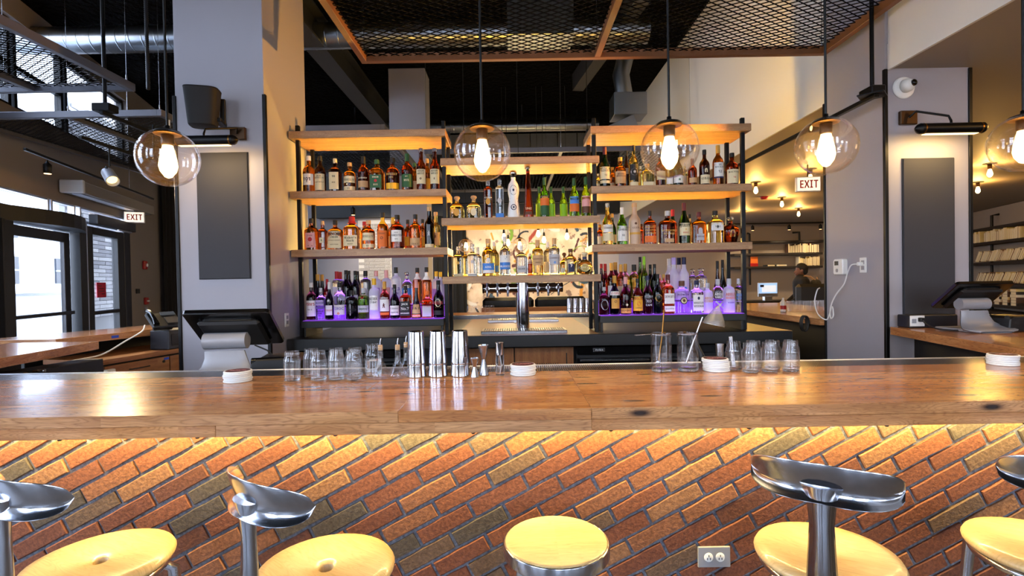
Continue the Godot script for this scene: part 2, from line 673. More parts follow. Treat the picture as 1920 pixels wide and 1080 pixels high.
func room() -> void:
	var plan := PackedVector2Array([Vector2(-6.15, -5.25), Vector2(-6.15, 5.0), Vector2(-8.3, 13.0), Vector2(-8.3, 15.2), Vector2(12.3, 15.2), Vector2(12.3, -5.25)])
	struct("floor", top_slab(plan, 0.0, 0.2, ""), mats.floor_dark)
	plan = PackedVector2Array([Vector2(-6.15, -5.25), Vector2(-6.15, 5.0), Vector2(-8.3, 13.0), Vector2(-8.3, 13.4), Vector2(2.9, 13.4), Vector2(2.9, -5.25)])
	struct("ceiling", top_slab(plan, 5.4, 0.2, ""), mats.ceiling_black)
	wall_box("ceiling_lowered", V(2.76, 2.925, -15.2), V(12.3, 3.1, 5.2), "paint_taupe")
	wall_box("wall_fascia", V(2.76, 3.1, -13.4), V(2.9, 5.2, 5.2), "paint_white")
	wall_box("trim_1", V(2.755, 2.915, -15.0), V(2.775, 3.101, 5.0), "paint_white")
	wall_box("wall_right", V(12.0, 0, -15.2), V(12.3, 2.925, 5.2), "paint_taupe")
	# behind the camera, unseen: street windows placed for daylight and metal reflections
	var edge := -6.1
	for q in [[-5.2, -3.6, 4.8], [-0.7, 0.5, 4.8], [1.5, 2.5, 4.8], [3.6, 5.0, 2.75], [7.0, 8.4, 2.75]]:
		wall_box("wall_front_unseen", V(edge, 0, 5.0), V(q[0], 5.2, 5.2), "paint_dim")
		wall_box("wall_front_unseen", V(q[0], 0, 5.0), V(q[1], 0.9, 5.2), "paint_dim")
		wall_box("wall_front_unseen", V(q[0], q[2], 5.0), V(q[1], 5.2, 5.2), "paint_dim")
		window(q[1] - q[0], q[2] - 0.9, 2, 3 if q[2] > 3 else 1, V((q[0] + q[1]) / 2, 0.9, 5.1), 0)
		edge = q[1]
	wall_box("wall_front_unseen", V(edge, 0, 5.0), V(12.3, 5.2, 5.2), "paint_dim")
	# left, before the entrance, unseen: windows placed for side daylight and reflections
	for q in [[4.4, 5.0], [0.5, 2.8], [-3.4, -1.3], [-5.05, -4.9]]:
		wall_box("wall_left_unseen", V(-6.1, 0, q[0]), V(-5.9, 5.2, q[1]), "paint_dim")
	for q in [[2.8, 4.4], [-1.3, 0.5], [-4.9, -3.4]]:
		wall_box("wall_left_unseen", V(-6.1, 0, q[0]), V(-5.9, 0.6, q[1]), "paint_dim")
		wall_box("wall_left_unseen", V(-6.1, 4.8, q[0]), V(-5.9, 5.2, q[1]), "paint_dim")
		window(q[1] - q[0], 4.2, 2, 3, V(-6.0, 0.6, (q[0] + q[1]) / 2), PI / 2)
	entrance()
	# far end
	wall_box("wall_back", V(-8.4, 0, -13.4), V(2.76, 5.2, -13.2), "paint_grey")
	wall_box("wall_library", V(2.76, 0, -15.1), V(12.0, 2.925, -14.8), "paint_taupe")
	wall_box("column_library", V(8.9, 0, -14.8), V(9.3, 2.925, -14.4), "paint_taupe")
	# the two pillars
	var p := struct("pillar_left", bx(V(0.71, 5.2, 0.83), 0.004), mats.paint_grey, V(-2.305, 2.6, -4.515), Vector3.ZERO, "lavender-grey pillar with a dark panel and a speaker")
	for x in [-0.357, 0.357]:
		part(p, "corner_guard", bx(V(0.028, 2.95, 0.028), 0.003), mats.black_metal, V(x, -1.125, 0.413))
	p = struct("pillar_right", bx(V(0.61, 5.2, 0.73), 0.004), mats.paint_grey, V(3.045, 2.6, -4.105), Vector3.ZERO, "grey pillar with a dark panel beside the lowered ceiling")
	for x in [-0.307, 0.307]:
		part(p, "corner_guard", bx(V(0.026, 2.9, 0.026), 0.003), mats.black_metal, V(x, -1.13, 0.363))
	part(p, "corner_guard", bx(V(0.02, 2.9, 0.02), 0.003), mats.black_metal, V(-0.307, -1.13, -0.363))
	# outside
	wall_box("ground_street", V(-60, -0.3, -60), V(60, -0.21, 60), "street")
	var bd := thing("white_building", "white building with dark windows across the street, seen through entrance", "building", V(-14.5, -0.2, -14))
	part(bd, "wall", bx(V(0.6, 9, 22)), mats.ext_white, V(-0.3, 4.5, 0))
	for q in [[-0.85, 2.2, 0.4, 0.8], [-0.85, 3.5, 0.4, 0.7], [2.6, 2.2, 0.9, 0.9], [-2.5, 2.2, 0.5, 0.8], [-2.5, 3.5, 0.5, 0.7], [5.5, 2.2, 0.9, 0.9]]:
		var w := part(bd, "window", bx(V(0.06, q[3], q[2]), 0.01), mats.ext_dark, V(0.02, q[1], q[0]))
		part(w, "window_bar", bx(V(0.05, 0.05, q[2]), 0.01), mats.grey_plastic, V(0.03, 0, 0))
	var fe := thing("pale_fence", "pale board fence outside the entrance below the white building", "fence", V(-11, -0.2, -11))
	for i in 24:
		part(fe, "board", bx(V(0.03, 1.5, 0.36), 0.004), mats.ext_white, V(0, 0.75, -4.4 + i * 0.38))
	part(fe, "rail", bx(V(0.05, 0.06, 9.2), 0.004), mats.grey_plastic, V(0.03, 1.52, 0))


func entrance() -> void:
	var A := V(-5.87, 0, -5.0)
	var th := atan2(0.96461527, -0.26366151)
	var e := Node3D.new()
	e.name = "wall_entrance"
	e.position = A
	e.rotation.y = th
	add_child(e)
	tag(e, "", "", "", "structure")
	for q in [[-0.3, 8.6, 2.7, 3.75], [-0.3, 8.6, 4.9, 5.2], [-0.3, 1.2, 0, 2.7], [4.68, 8.6, 0, 2.7], [4.75, 8.6, 3.75, 4.9], [-0.3, 0.15, 3.75, 4.9]]:
		part(e, "wall_panel", bx(V(q[1] - q[0], q[3] - q[2], 0.2)), mats.paint_dim, V((q[0] + q[1]) / 2, (q[2] + q[3]) / 2, -0.1))
	for q in [[0.15, 1.66], [1.72, 2.82], [2.88, 4.75]]:
		window(q[1] - q[0], 1.15, 1, 2 if q[0] < 2.8 else 1, e.to_global(V((q[0] + q[1]) / 2, 3.75, -0.1)), th)
	for q in [[1.2, 2.32], [2.36, 2.98], [3.1, 4.68]]:
		window(q[1] - q[0], 0.26, 1, 1, e.to_global(V((q[0] + q[1]) / 2, 2.46, -0.06)), th, "alu", 0.04)
	var d := Node3D.new()
	d.name = "door_1"
	d.position = A
	d.rotation.y = th
	add_child(d)
	tag(d, "wide glazed entrance door with thick dark frame", "", "", "structure")
	var arch := PackedVector2Array()
	for i in 9:
		var t := i / 8.0
		arch.append(Vector2(1.2 + 1.9 * t, 0.05 + 0.3 * sin(PI * t)))
	for i in 9:
		var t := 1 - i / 8.0
		arch.append(Vector2(1.2 + 1.9 * t, -0.12))
	var hb := MB.new()
	hb.xf = Transform3D(Basis(Vector3.RIGHT, PI / 2).scaled(V(1, 1, 1)), V(0, 2.28, 0))
	var ar2 := PackedVector2Array()
	for p in arch:
		ar2.append(Vector2(p.x, p.y))
	hb.prism(ar2, 0.19)
	part(d, "header", hb.done(), mats.black)
	for q in [[1.2, 1.4, 0.0, 2.3, 0.14, 0.0], [2.9, 3.08, 0.0, 2.3, 0.14, 0.0], [1.42, 1.5, 0.0, 2.24, 0.06, -0.05], [2.66, 2.8, 0.0, 2.24, 0.06, -0.05], [1.42, 2.8, 2.12, 2.26, 0.06, -0.05], [1.42, 2.8, 1.05, 1.1, 0.05, 0.0], [1.42, 2.8, 0.0, 0.2, 0.06, -0.05], [2.28, 2.42, 0.0, 2.3, 0.12, -1.5], [1.3, 3.6, 2.16, 2.3, 0.12, -1.5]]:
		part(d, "door_frame", bx(V(q[1] - q[0], q[3] - q[2], q[4]), 0.006), mats.black if q[4] > 0.07 else mats.iron, V((q[0] + q[1]) / 2, (q[2] + q[3]) / 2, q[5]))
	part(d, "pane", bx(V(1.16, 1.92, 0.01)), mats.window_glass, V(2.08, 1.16, -0.06))
	d = Node3D.new()
	d.name = "door_2"
	d.position = A
	d.rotation.y = th
	add_child(d)
	tag(d, "glazed door with a red notice under the exit sign", "", "", "structure")
	for q in [[3.22, 3.36, 0, 2.42, "black"], [4.2, 4.42, 0, 2.42, "black"], [4.44, 4.68, 0, 2.44, "iron"], [3.36, 4.2, 2.3, 2.42, "black"], [3.36, 4.2, 1.0, 1.06, "black"], [3.36, 4.2, 0, 0.25, "black"], [3.09, 3.2, 0, 2.46, "alu"]]:
		part(d, "door_frame", bx(V(q[1] - q[0], q[3] - q[2], 0.1), 0.006), mats[q[4]], V((q[0] + q[1]) / 2, (q[2] + q[3]) / 2, -0.02))
	part(d, "pane", bx(V(0.84, 1.26, 0.01)), mats.window_glass, V(3.78, 1.68, -0.04))
	part(d, "pane", bx(V(0.84, 0.76, 0.01)), mats.window_glass, V(3.78, 0.63, -0.04))
	part(d, "door_closer", bx(V(1.35, 0.16, 0.14), 0.01), mats.dark_grey, V(3.95, 2.53, 0.08))
	part(d, "closer_arm", bx(V(0.5, 0.02, 0.03), 0.004), mats.alu, V(4.2, 2.43, 0.14))
	var rp := part(d, "notice", bx(V(0.3, 0.25, 0.003)), mat("notice_red", Color(0.75, 0.06, 0.22), 0.7), V(3.72, 1.4, -0.03))
	for i in 4:
		part(rp, "printed_line", bx(V([0.1, 0.16, 0.2, 0.1][i], 0.012, 0.001)), mats.black, V([-0.04, 0.0, 0.0, 0.05][i], 0.07 - i * 0.045, 0.002))
	# pale long bricks outside
	var bw := Node3D.new()
	bw.name = "wall_outside_brick"
	bw.position = A
	bw.rotation.y = th
	add_child(bw)
	tag(bw, "", "", "", "structure")
	part(bw, "backing", bx(V(2.9, 5.4, 0.1)), mats.concrete, V(7.25, 2.6, -1.56))
	var shapes := [bx(V(0.575, 0.078, 0.03), 0.006), bx(V(0.28, 0.078, 0.03), 0.006)]
	for k in 50:
		for i in 4:
			var s := 6.1 + i * 0.59 + 0.295 * (k % 2)
			if s < 8.5:
				part(bw, "brick", shapes[0], mats["pale_brick_%d" % rng.randi_range(0, 2)], V(s, 0.84 + k * 0.0885, -1.5 + rng.randf() * 0.008))
	# air curtain above the door
	var ac := thing("air_curtain", "long grey air curtain box above the entrance door", "air curtain", e.to_global(V(3.8, 2.83, 0.02)), th)
	part(ac, "casing", bx(V(2.5, 0.17, 0.28), 0.012), mat("air_grey", Color(0.55, 0.53, 0.5), 0.5), V(0, 0.085, 0.14))
	part(ac, "end_cap", bx(V(0.06, 0.19, 0.3), 0.012), mats.white_plastic, V(-1.27, 0.09, 0.14))
	part(ac, "outlet_grille", bx(V(2.4, 0.012, 0.12), 0.003), mats.alu, V(0, -0.006, 0.16))
	exit_sign("lit exit sign with red letters hanging over the entrance door", V(-6.82, 2.605, -9.3), 0.45, 0.022)
	var fa := thing("fire_alarm", "red fire alarm strobe on the wall right of the entrance door", "alarm", e.to_global(V(5.3, 1.87, 0.0)), th)
	part(fa, "housing", bx(V(0.13, 0.17, 0.05), 0.012), mats.red_plastic, V(0, 0, 0.027))
	part(fa, "lens", lat([Vector2(0.0, 0), Vector2(0.035, 0), Vector2(0.03, 0.02), Vector2(0.0, 0.03)], 12), mats.white_plastic, V(0.02, 0, 0.05), V(PI / 2, 0, 0))
	var pl := thing("pull_station", "small red fire pull station above a grey box near the door", "alarm", e.to_global(V(5.32, 1.16, 0.0)), th)
	part(pl, "housing", bx(V(0.12, 0.14, 0.05), 0.01), mats.red_plastic, V(0, 0, 0.027))
	part(pl, "handle", bx(V(0.08, 0.03, 0.03), 0.006), mats.white_plastic, V(0, 0, 0.06))
	one("wall_box", "small grey electrical box below the red pull station", "box", MB.new().box(V(0, 0, 0), V(0.1, 0.12, 0.04), 0.008).box(V(0, 0, 0.022), V(0.05, 0.05, 0.01), 0.002).done(), mats.grey_plastic, e.to_global(V(5.32, 0.99, 0.022)), V(0, th, 0))
	one("card_reader", "small black card reader on the wall beside the door", "card reader", MB.new().box(V(0, 0, 0), V(0.12, 0.09, 0.03), 0.006).box(V(0, 0, 0.016), V(0.08, 0.05, 0.006), 0.002).done(), mats.black, e.to_global(V(4.98, 1.36, 0.017)), V(0, th, 0))
	# dark curtain
	var cu := MB.new()
	var pts := []
	for i in 61:
		pts.append(V(6.05 + i * 0.035, 0, 0.1 + 0.05 * sin(i * 1.05)))
	for i in 60:
		cu.poly([pts[i], pts[i + 1], pts[i + 1] + V(0, 4.2, 0), pts[i] + V(0, 4.2, 0)])
		cu.poly([pts[i + 1] - V(0, 0, 0.01), pts[i] - V(0, 0, 0.01), pts[i] + V(0, 4.2, -0.01), pts[i + 1] + V(0, 4.2, -0.01)])
	one("dark_curtain", "dark pleated curtain hanging right of the entrance wall", "curtain", cu.done(), mat("curtain", Color(0.05, 0.045, 0.055), 0.9), A + V(0, 0.02, 0), V(0, th, 0))


func exit_sign(label: String, at: Vector3, turn: float, rod := 0.0) -> void:
	var s := thing("exit_sign", label, "sign", at, turn)
	part(s, "housing", bx(V(0.31, 0.2, 0.05), 0.006), mats.white_plastic, V(0, 0.1, 0))
	var f := part(s, "sign_face", bx(V(0.285, 0.175, 0.004)), glow("sign_face", Color(1.0, 0.93, 0.84), 0.9), V(0, 0.1, 0.026))
	part(f, "lettering", letters("EXIT", 0.105, 0.12, fnb), mat("sign_red", Color(0.68, 0.04, 0.08), 0.5), V(0, 0, 0.0035))
	if rod > 0:
		part(s, "rod", cyl(0.008, rod, 8), mats.black_metal, V(0, 0.2, 0))


func bar() -> void:
	# the brick front, laid on a slant
	var f := thing("bar_brickwork", "slanting red brick front of the bar below the counter", "bar front", V(0, 0, -1.785))
	part(f, "mortar_bed", bx(V(4.4, 0.92, 0.168)), mats.mortar, V(0, 0.54, -0.074))
	part(f, "kick_plate", bx(V(4.4, 0.1, 0.12), 0.004), mats.black_metal, V(0, 0.05, -0.07))
	var a := deg_to_rad(27.5)
	var e := Vector2(cos(a), sin(a))
	var n := Vector2(-e.y, e.x)
	var o := Vector2(0.0615, 0.678)
	var L := 0.2
	var H := 0.0515
	var shapes := []
	var base := PackedVector2Array([Vector2(-L / 2, -H / 2), Vector2(L / 2, -H / 2), Vector2(L / 2, H / 2), Vector2(-L / 2, H / 2)])
	for k in 6:
		var q := PackedVector2Array()
		for i in 4:
			var c := base[i]
			var d := base[(i + 1) % 4]
			var w := 1 if i % 2 else 4
			for j in w:
				q.append(c.lerp(d, float(j) / w) + Vector2(rng.randf_range(-0.0016, 0.0016), rng.randf_range(-0.0016, 0.0016)))
		shapes.append(MB.new().prism(q, 0.026, 0.003).done())
	var field := PackedVector2Array([Vector2(-2.1, 0.105), Vector2(2.1, 0.105), Vector2(2.1, 0.997), Vector2(-2.1, 0.997)])
	for k in range(-30, 31):
		for i in range(-14, 15):
			var c := o + e * (i + 0.5 * posmod(k, 2)) * 0.211 + n * k * 0.0625
			var q := PackedVector2Array()
			for p in base:
				q.append(c + e * p.x + n * p.y)
			var cut := Geometry2D.intersect_polygons(q, field)
			if cut.is_empty():
				continue
			var tone: int = [0, 0, 1, 1, 2, 2, 3, 4, 5, 6, 7, 7][rng.randi_range(0, 11)]
			var area_left := 0.0
			for j in range(1, cut[0].size() - 1):
				area_left += absf((cut[0][j] - cut[0][0]).cross(cut[0][j + 1] - cut[0][0])) / 2
			if area_left < 0.0004:
				continue
			var z := rng.randf_range(-0.001, 0.0025)
			if area_left > L * H * 0.995:
				part(f, "brick", shapes[rng.randi_range(0, 5)], mats["brick_%d" % tone], V(c.x, c.y, 0.018 + z), V(0, 0, a + rng.randf_range(-0.006, 0.006)))
			else:
				part(f, "brick", MB.new().prism(cut[0], 0.026, 0.003).done(), mats["brick_%d" % tone], V(0, 0, 0.018 + z))
	# outlet on the bricks
	var ou := thing("floor_outlet", "grey double power outlet on the brick bar front", "outlet", V(0.684, 0.462, -1.763))
	part(ou, "plate", bx(V(0.112, 0.072, 0.008), 0.002), mats.grey_plastic)
	for x in [-0.02, 0.02]:
		var r := part(ou, "socket", lat([Vector2(0, 0), Vector2(0.016, 0), Vector2(0.016, 0), Vector2(0.015, 0.004), Vector2(0, 0.004)], 16), mats.white_plastic, V(x, 0, 0.003), V(PI / 2, 0, 0))
		for q in [[-0.005, 0.004], [0.005, 0.004], [0.0, -0.006]]:
			part(r, "slot", bx(V(0.0025, 0.001, 0.007)), mats.black, V(q[0], 0.0045, q[1]))
	# worktop of planks
	var t := thing("bar_counter", "long glossy wooden bar counter of laminated planks", "bar counter", V(0, 1.0, -1.75))
	var cuts := [[[-2.4, -0.33, 0.22], [-2.4, -0.85, 0.22]], [[0.22, 2.4], [0.22, 2.4]]]
	var idx := 0
	for s in 2:
		for layer in 2:
			var c: Array = cuts[s][layer]
			for i in c.size() - 1:
				var w: float = c[i + 1] - c[i] - 0.0006
				part(t, "plank", bx(V(w, 0.0325, 0.15), 0.0012, Vector3.ZERO, 0, Vector2(rng.randf() * 3, rng.randf())), mats["oak_%d" % ((idx + [0, 1, 3, 2][s * 2 + layer]) % 4)], V((c[i] + c[i + 1]) / 2, 0.0495 - layer * 0.033, 0.225))
				idx += 1
		for r in 3:
			var xs: Array = ([[-2.4, -1.1, 0.22], [-2.4, -0.5, 0.22], [-2.4, -1.5, -0.7, 0.22]] if s == 0 else [[0.22, 1.3, 2.4], [0.22, 1.75, 2.4], [0.22, 0.9, 2.4]])[r]
			for i in xs.size() - 1:
				var w: float = xs[i + 1] - xs[i] - 0.0006
				part(t, "plank", bx(V(w, 0.0655, 0.1512), 0.001, Vector3.ZERO, 0, Vector2(rng.randf() * 3, rng.randf())), mats["oak_%d" % rng.randi_range(0, 3)], V((xs[i] + xs[i + 1]) / 2, 0.033, 0.0745 - r * 0.1518))
	for i in 9:
		part(t, "bolt", cyl(0.006, 0.012, 8, 0.002), mats.black, V(-1.72 + i * 0.4, -0.011, 0.27))
	# drip rail at the back of the bar: ribbed metal
	var d := thing("drip_rail", "ribbed metal drip rail along the back edge of the bar", "drip rail", V(0, 1.0, -2.135))
	part(d, "tray", bx(V(4.8, 0.052, 0.15), 0.004), mats.iron, V(0, 0.026, 0))
	part(d, "edge_strip", bx(V(4.8, 0.067, 0.01), 0.003), mat("brushed", Color(0.82, 0.82, 0.84), 0.4, 0.9), V(0, 0.033, -0.08))
	var rb := MB.new()
	for i in 540:
		rb.box(V(-2.38 + i * 0.00882, 0.058, 0), V(0.0042, 0.012, 0.14))
	tag(part(d, "rib", rb.done(), mats.steel), "", "", "", "stuff")
	var bb := thing("bar_cabinet", "black back side of the bar beneath the drip rail", "bar", V(0, 0, -2.05))
	part(bb, "panel", bx(V(4.8, 0.98, 0.12), 0.004), mats.black, V(0, 0.49, -0.05))
	part(bb, "rail", bx(V(4.8, 0.04, 0.02), 0.004), mats.iron, V(0, 0.8, -0.12))
	# warm LED strip under the counter
	var led := thing("led_strip", "warm LED light strip under the bar counter lighting the bricks", "light strip", V(0, 0.993, -1.715))
	part(led, "channel", bx(V(4.2, 0.012, 0.03), 0.002), mats.alu, V(0, 0, 0))
	part(led, "front_lip", bx(V(4.2, 0.024, 0.004), 0.001), mats.alu, V(0, -0.012, 0.017))  # lip out of view, placed to keep the LED light off the stool seats
	part(led, "led_diffuser", bx(V(4.2, 0.003, 0.022)), glow("led_warm", Color(1.0, 0.88, 0.60), 3.0), V(0, -0.008, 0))
	area(led, "led_light", V(0, -0.012, 0), V(0, -1, 0), Vector2(4.2, 0.02), Color(1.0, 0.88, 0.56), 5.5)


func shelves() -> void:
	# two-sided back counter
	var c := thing("back_counter", "long black back bar counter with a wooden middle part", "counter", V(0.09, 0, -5.4))
	part(c, "counter_top", bx(V(1.44, 0.06, 2.0), 0.004), mats.counter_black, V(-1.31, 0.9325, 0))
	part(c, "counter_top", bx(V(1.66, 0.06, 2.0), 0.004), mats.counter_black, V(1.48, 0.9325, 0))
	part(c, "wood_top", bx(V(1.24, 0.06, 1.985), 0.003, Vector3.ZERO, 0), mats.cabinet_oak, V(0.03, 0.9325, -0.0075))
	part(c, "front_lip", bx(V(4.34, 0.1, 0.03), 0.003), mats.black, V(0.14, 0.912, 1.0))
	part(c, "core", bx(V(4.3, 0.84, 1.4), 0.0), mats.black, V(0.15, 0.46, 0))
	part(c, "plinth", bx(V(4.3, 0.1, 1.5), 0.0), mats.black, V(0.15, 0.05, 0.05))
	# under-counter units
	for q in [[-1.46, 1.2], [0.62 + 0.62, 1.35]]:
		var fr := thing("bottle_fridge", "black under-counter fridge with glossy door %s the wooden cabinet" % ("left of" if q[0] < 0 else "right of"), "fridge", V(q[0], 0.1, -4.68))
		part(fr, "body", bx(V(q[1], 0.74, 0.04), 0.004), mats.black, V(0, 0.38, 0.06))
		for k in 2:
			var dr := part(fr, "door", bx(V(q[1] / 2 - 0.012, 0.58, 0.04), 0.006), mats.black_gloss, V((k - 0.5) * q[1] / 2, 0.34, 0.11))
			part(dr, "handle", bx(V(q[1] / 2 - 0.06, 0.015, 0.02), 0.004), mats.steel, V(0, 0.272, 0.032))
		part(fr, "top_rail", bx(V(q[1] - 0.01, 0.075, 0.045), 0.006), mats.black_gloss, V(0, 0.70, 0.11))
		var bd := part(fr, "name_plate", bx(V(0.105, 0.032, 0.006), 0.001), mats.steel, V(-q[1] / 2 + 0.2, 0.705, 0.136))
		part(bd, "plate_face", bx(V(0.097, 0.025, 0.003)), mats.black, V(0, 0, 0.003))
		part(bd, "lettering", letters("Perlick", 0.014, 0.044, fns), mats.white_plastic, V(0, 0, 0.0055))
	var wc := thing("wood_cabinet", "oak cabinet with vent slots under the back counter", "cabinet", V(0.03, 0.1, -4.68))
	part(wc, "body", bx(V(1.08, 0.74, 0.04), 0.003), mats.black, V(-0.02, 0.38, 0.05))
	for k in 2:
		var dr := part(wc, "door", bx(V(0.525, 0.72, 0.022), 0.003, Vector3.ZERO, 1, Vector2(k * 0.4, 0)), mats.cabinet_oak, V(-0.02 + (k - 0.5) * 0.535, 0.37, 0.095))
		part(dr, "handle", tub([V(0, 0, 0), V(0, 0.13, 0)], 0.005, 6), mats.black, V(0.2 if k else -0.2, 0.18, 0.02))
		for i in 13:
			part(dr, "vent_slot", bx(V(0.008, 0.16, 0.004)), mats.black, V(-0.12 + i * 0.02, 0.14, 0.0105))
	# the shelf unit
	var s := thing("bottle_shelf_unit", "tall open shelf unit with black posts and staggered oak boards", "shelf unit", V(0, 0.9625, -4.5))
	for x in [-1.88, -0.585, 0.75, 2.07]:
		for z in [-0.07, -0.40]:
			var top: float = 1.88 if absf(x) > 1 else 1.9
			part(s, "post", bx(V(0.034, top, 0.034), 0.003), mats.black_metal, V(x, top / 2, z))
	var boards := [[-1.935, -0.56, 2.775, "L"], [-1.935, -0.56, 2.25, "L"], [-1.935, -0.56, 1.737, "L"], [-0.61, 0.785, 2.517, "C"], [-0.61, 0.785, 1.992, "C"], [-0.61, 0.785, 1.478, "C"], [0.71, 2.12, 2.775, "R"], [0.71, 2.12, 2.25, "R"], [0.71, 2.12, 1.737, "R"]]
	var i := 0
	for b in boards:
		i += 1
		part(s, "shelf_board", bx(V(b[1] - b[0], 0.064, 0.44), 0.003, Vector3.ZERO, 0, Vector2(i * 0.37, i * 0.21)), mats.shelf_oak, V((b[0] + b[1]) / 2, b[2] - 0.032 - 0.9625, -0.22))
		if b[2] < 2.3 and not (b[3] == "Z"):
			var led := part(s, "unseen_led_profile", bx(V(b[1] - b[0] - 0.1, 0.014, 0.014), 0.002), mats.alu, V((b[0] + b[1]) / 2, b[2] + 0.007 - 0.9625, -0.43))  # unseen LED uplight, placed to light the underside of the board above
			part(led, "led_diffuser", bx(V(b[1] - b[0] - 0.12, 0.004, 0.01)), glow("led_shelf", Color(1.0, 0.85, 0.5), 4.0), V(0, 0.009, 0))
			area(s, "led_light", V((b[0] + b[1]) / 2, b[2] + 0.022 - 0.9625, -0.425), V(0, 1, 0.35), Vector2(b[1] - b[0] - 0.12, 0.012), Color(1.0, 0.78, 0.32), 2.1)
	for q in [[-1.86, -0.605], [0.77, 2.055]]:
		var cx: float = (q[0] + q[1]) / 2
		var w: float = q[1] - q[0]
		part(s, "led_tray", bx(V(w, 0.06, 0.43), 0.003), mats.black, V(cx, 1.112 - 0.035 - 0.9625, -0.22))
		part(s, "led_panel", bx(V(w - 0.02, 0.006, 0.175), 0.001), glow("led_violet", Color(0.55, 0.25, 0.85), 0.45), V(cx, 1.112 - 0.003 - 0.9625, -0.1))
		area(s, "led_panel_light", V(cx, 1.1135 - 0.9625, -0.1), V(0, 1, 0), Vector2(w - 0.03, 0.16), Color(0.70, 0.45, 1.0), 0.2)
		part(s, "led_riser", bx(V(w - 0.02, 0.114, 0.235), 0.002), mats.black, V(cx, 1.112 + 0.057 - 0.9625, -0.309))
		part(s, "led_panel", bx(V(w - 0.03, 0.006, 0.225), 0.001), mats.led_violet, V(cx, 1.112 + 0.117 - 0.9625, -0.309))
		part(s, "led_panel", bx(V(w - 0.03, 0.1, 0.004), 0.001), mats.led_violet, V(cx, 1.112 + 0.057 - 0.9625, -0.1895))
		area(s, "led_panel_light", V(cx, 1.234 - 0.9625, -0.309), V(0, 1, 0), Vector2(w - 0.05, 0.21), Color(0.70, 0.45, 1.0), 0.13)
		part(s, "tray_support", bx(V(0.02, 0.09, 0.4), 0.002), mats.black, V(q[0] + 0.02, 0.045, -0.23))
		part(s, "tray_support", bx(V(0.02, 0.09, 0.4), 0.002), mats.black, V(q[1] - 0.02, 0.045, -0.23))
	taps()


func taps() -> void:
	var dt := thing("drip_tray", "steel beer drip tray with slotted grate under the tap tower", "drip tray", V(0.1, 0.9625, -4.62))
	part(dt, "pan", bx(V(0.76, 0.03, 0.26), 0.004), mats.steel, V(0, 0.015, 0))
	for k in 36:
		part(dt, "grate_slot", bx(V(0.012, 0.002, 0.1), 0.0), mats.black, V(-0.35 + k * 0.02, 0.0305, 0.055))
		part(dt, "grate_slot", bx(V(0.012, 0.002, 0.1), 0.0), mats.black, V(-0.35 + k * 0.02, 0.0305, -0.06))
	var d2 := thing("drip_tray", "second steel drip tray on the far half of the back counter", "drip tray", V(0.12, 0.9625, -5.9))
	part(d2, "pan", bx(V(0.8, 0.03, 0.3), 0.004), mats.steel, V(0, 0.015, 0))
	for k in 36:
		part(d2, "grate_slot", bx(V(0.012, 0.002, 0.24), 0.0), mats.black, V(-0.35 + k * 0.02, 0.0305, 0.0))
	for q in 2:
		var t := thing("tap_tower", "chrome T-shaped beer tap tower with six faucets" if q == 0 else "chrome tap tower hidden behind the front tap tower", "beer tap", V(0.1, 0.9625 + 0.0, [-4.83, -5.68][q]), PI * q)
		part(t, "column", lat([Vector2(0, 0), Vector2(0.085, 0), Vector2(0.085, 0), Vector2(0.085, 0.008), Vector2(0.085, 0.008), Vector2(0.058, 0.012), Vector2(0.058, 0.012), Vector2(0.058, 0.462), Vector2(0.054, 0.468), Vector2(0, 0.469)], 28), mats.chrome)
		for sx in [-1, 1]:
			part(t, "arm", tub([V(sx * 0.05, 0.40, 0), V(sx * 0.37, 0.40, 0)], 0.042, 20), mats.chrome)
			part(t, "arm_cap", tub([V(sx * 0.365, 0.40, 0), V(sx * 0.378, 0.40, 0)], 0.044, 20), mats.black_gloss)
		var xs := [-0.33, -0.235, -0.14, 0.14, 0.235, 0.33]
		for k in 6:
			var f := part(t, "faucet", MB.new().tube([V(0, 0, 0.03), V(0, 0, 0.085)], 0.013, 10).tube([V(0, 0.012, 0.085), V(0, -0.03, 0.09), V(0, -0.075, 0.1)], [0.012, 0.012, 0.009], 10).done(), mats.chrome, V(xs[k], 0.40, 0))
			part(f, "collar", tub([V(0, 0, 0.04), V(0, 0, 0.052)], 0.02, 12), mats.steel)
			if k < 4:
				part(f, "tap_handle", lat([Vector2(0, 0), Vector2(0.009, 0), Vector2(0.011, 0.04), Vector2(0.016, 0.13), Vector2(0.016, 0.13), Vector2(0, 0.132)], 10), mats.alu, V(0, 0.015, 0.085))
			else:
				part(f, "stub", lat([Vector2(0, 0), Vector2(0.008, 0), Vector2(0.005, 0.035), Vector2(0, 0.038)], 8), mats.chrome, V(0, 0.012, 0.085))


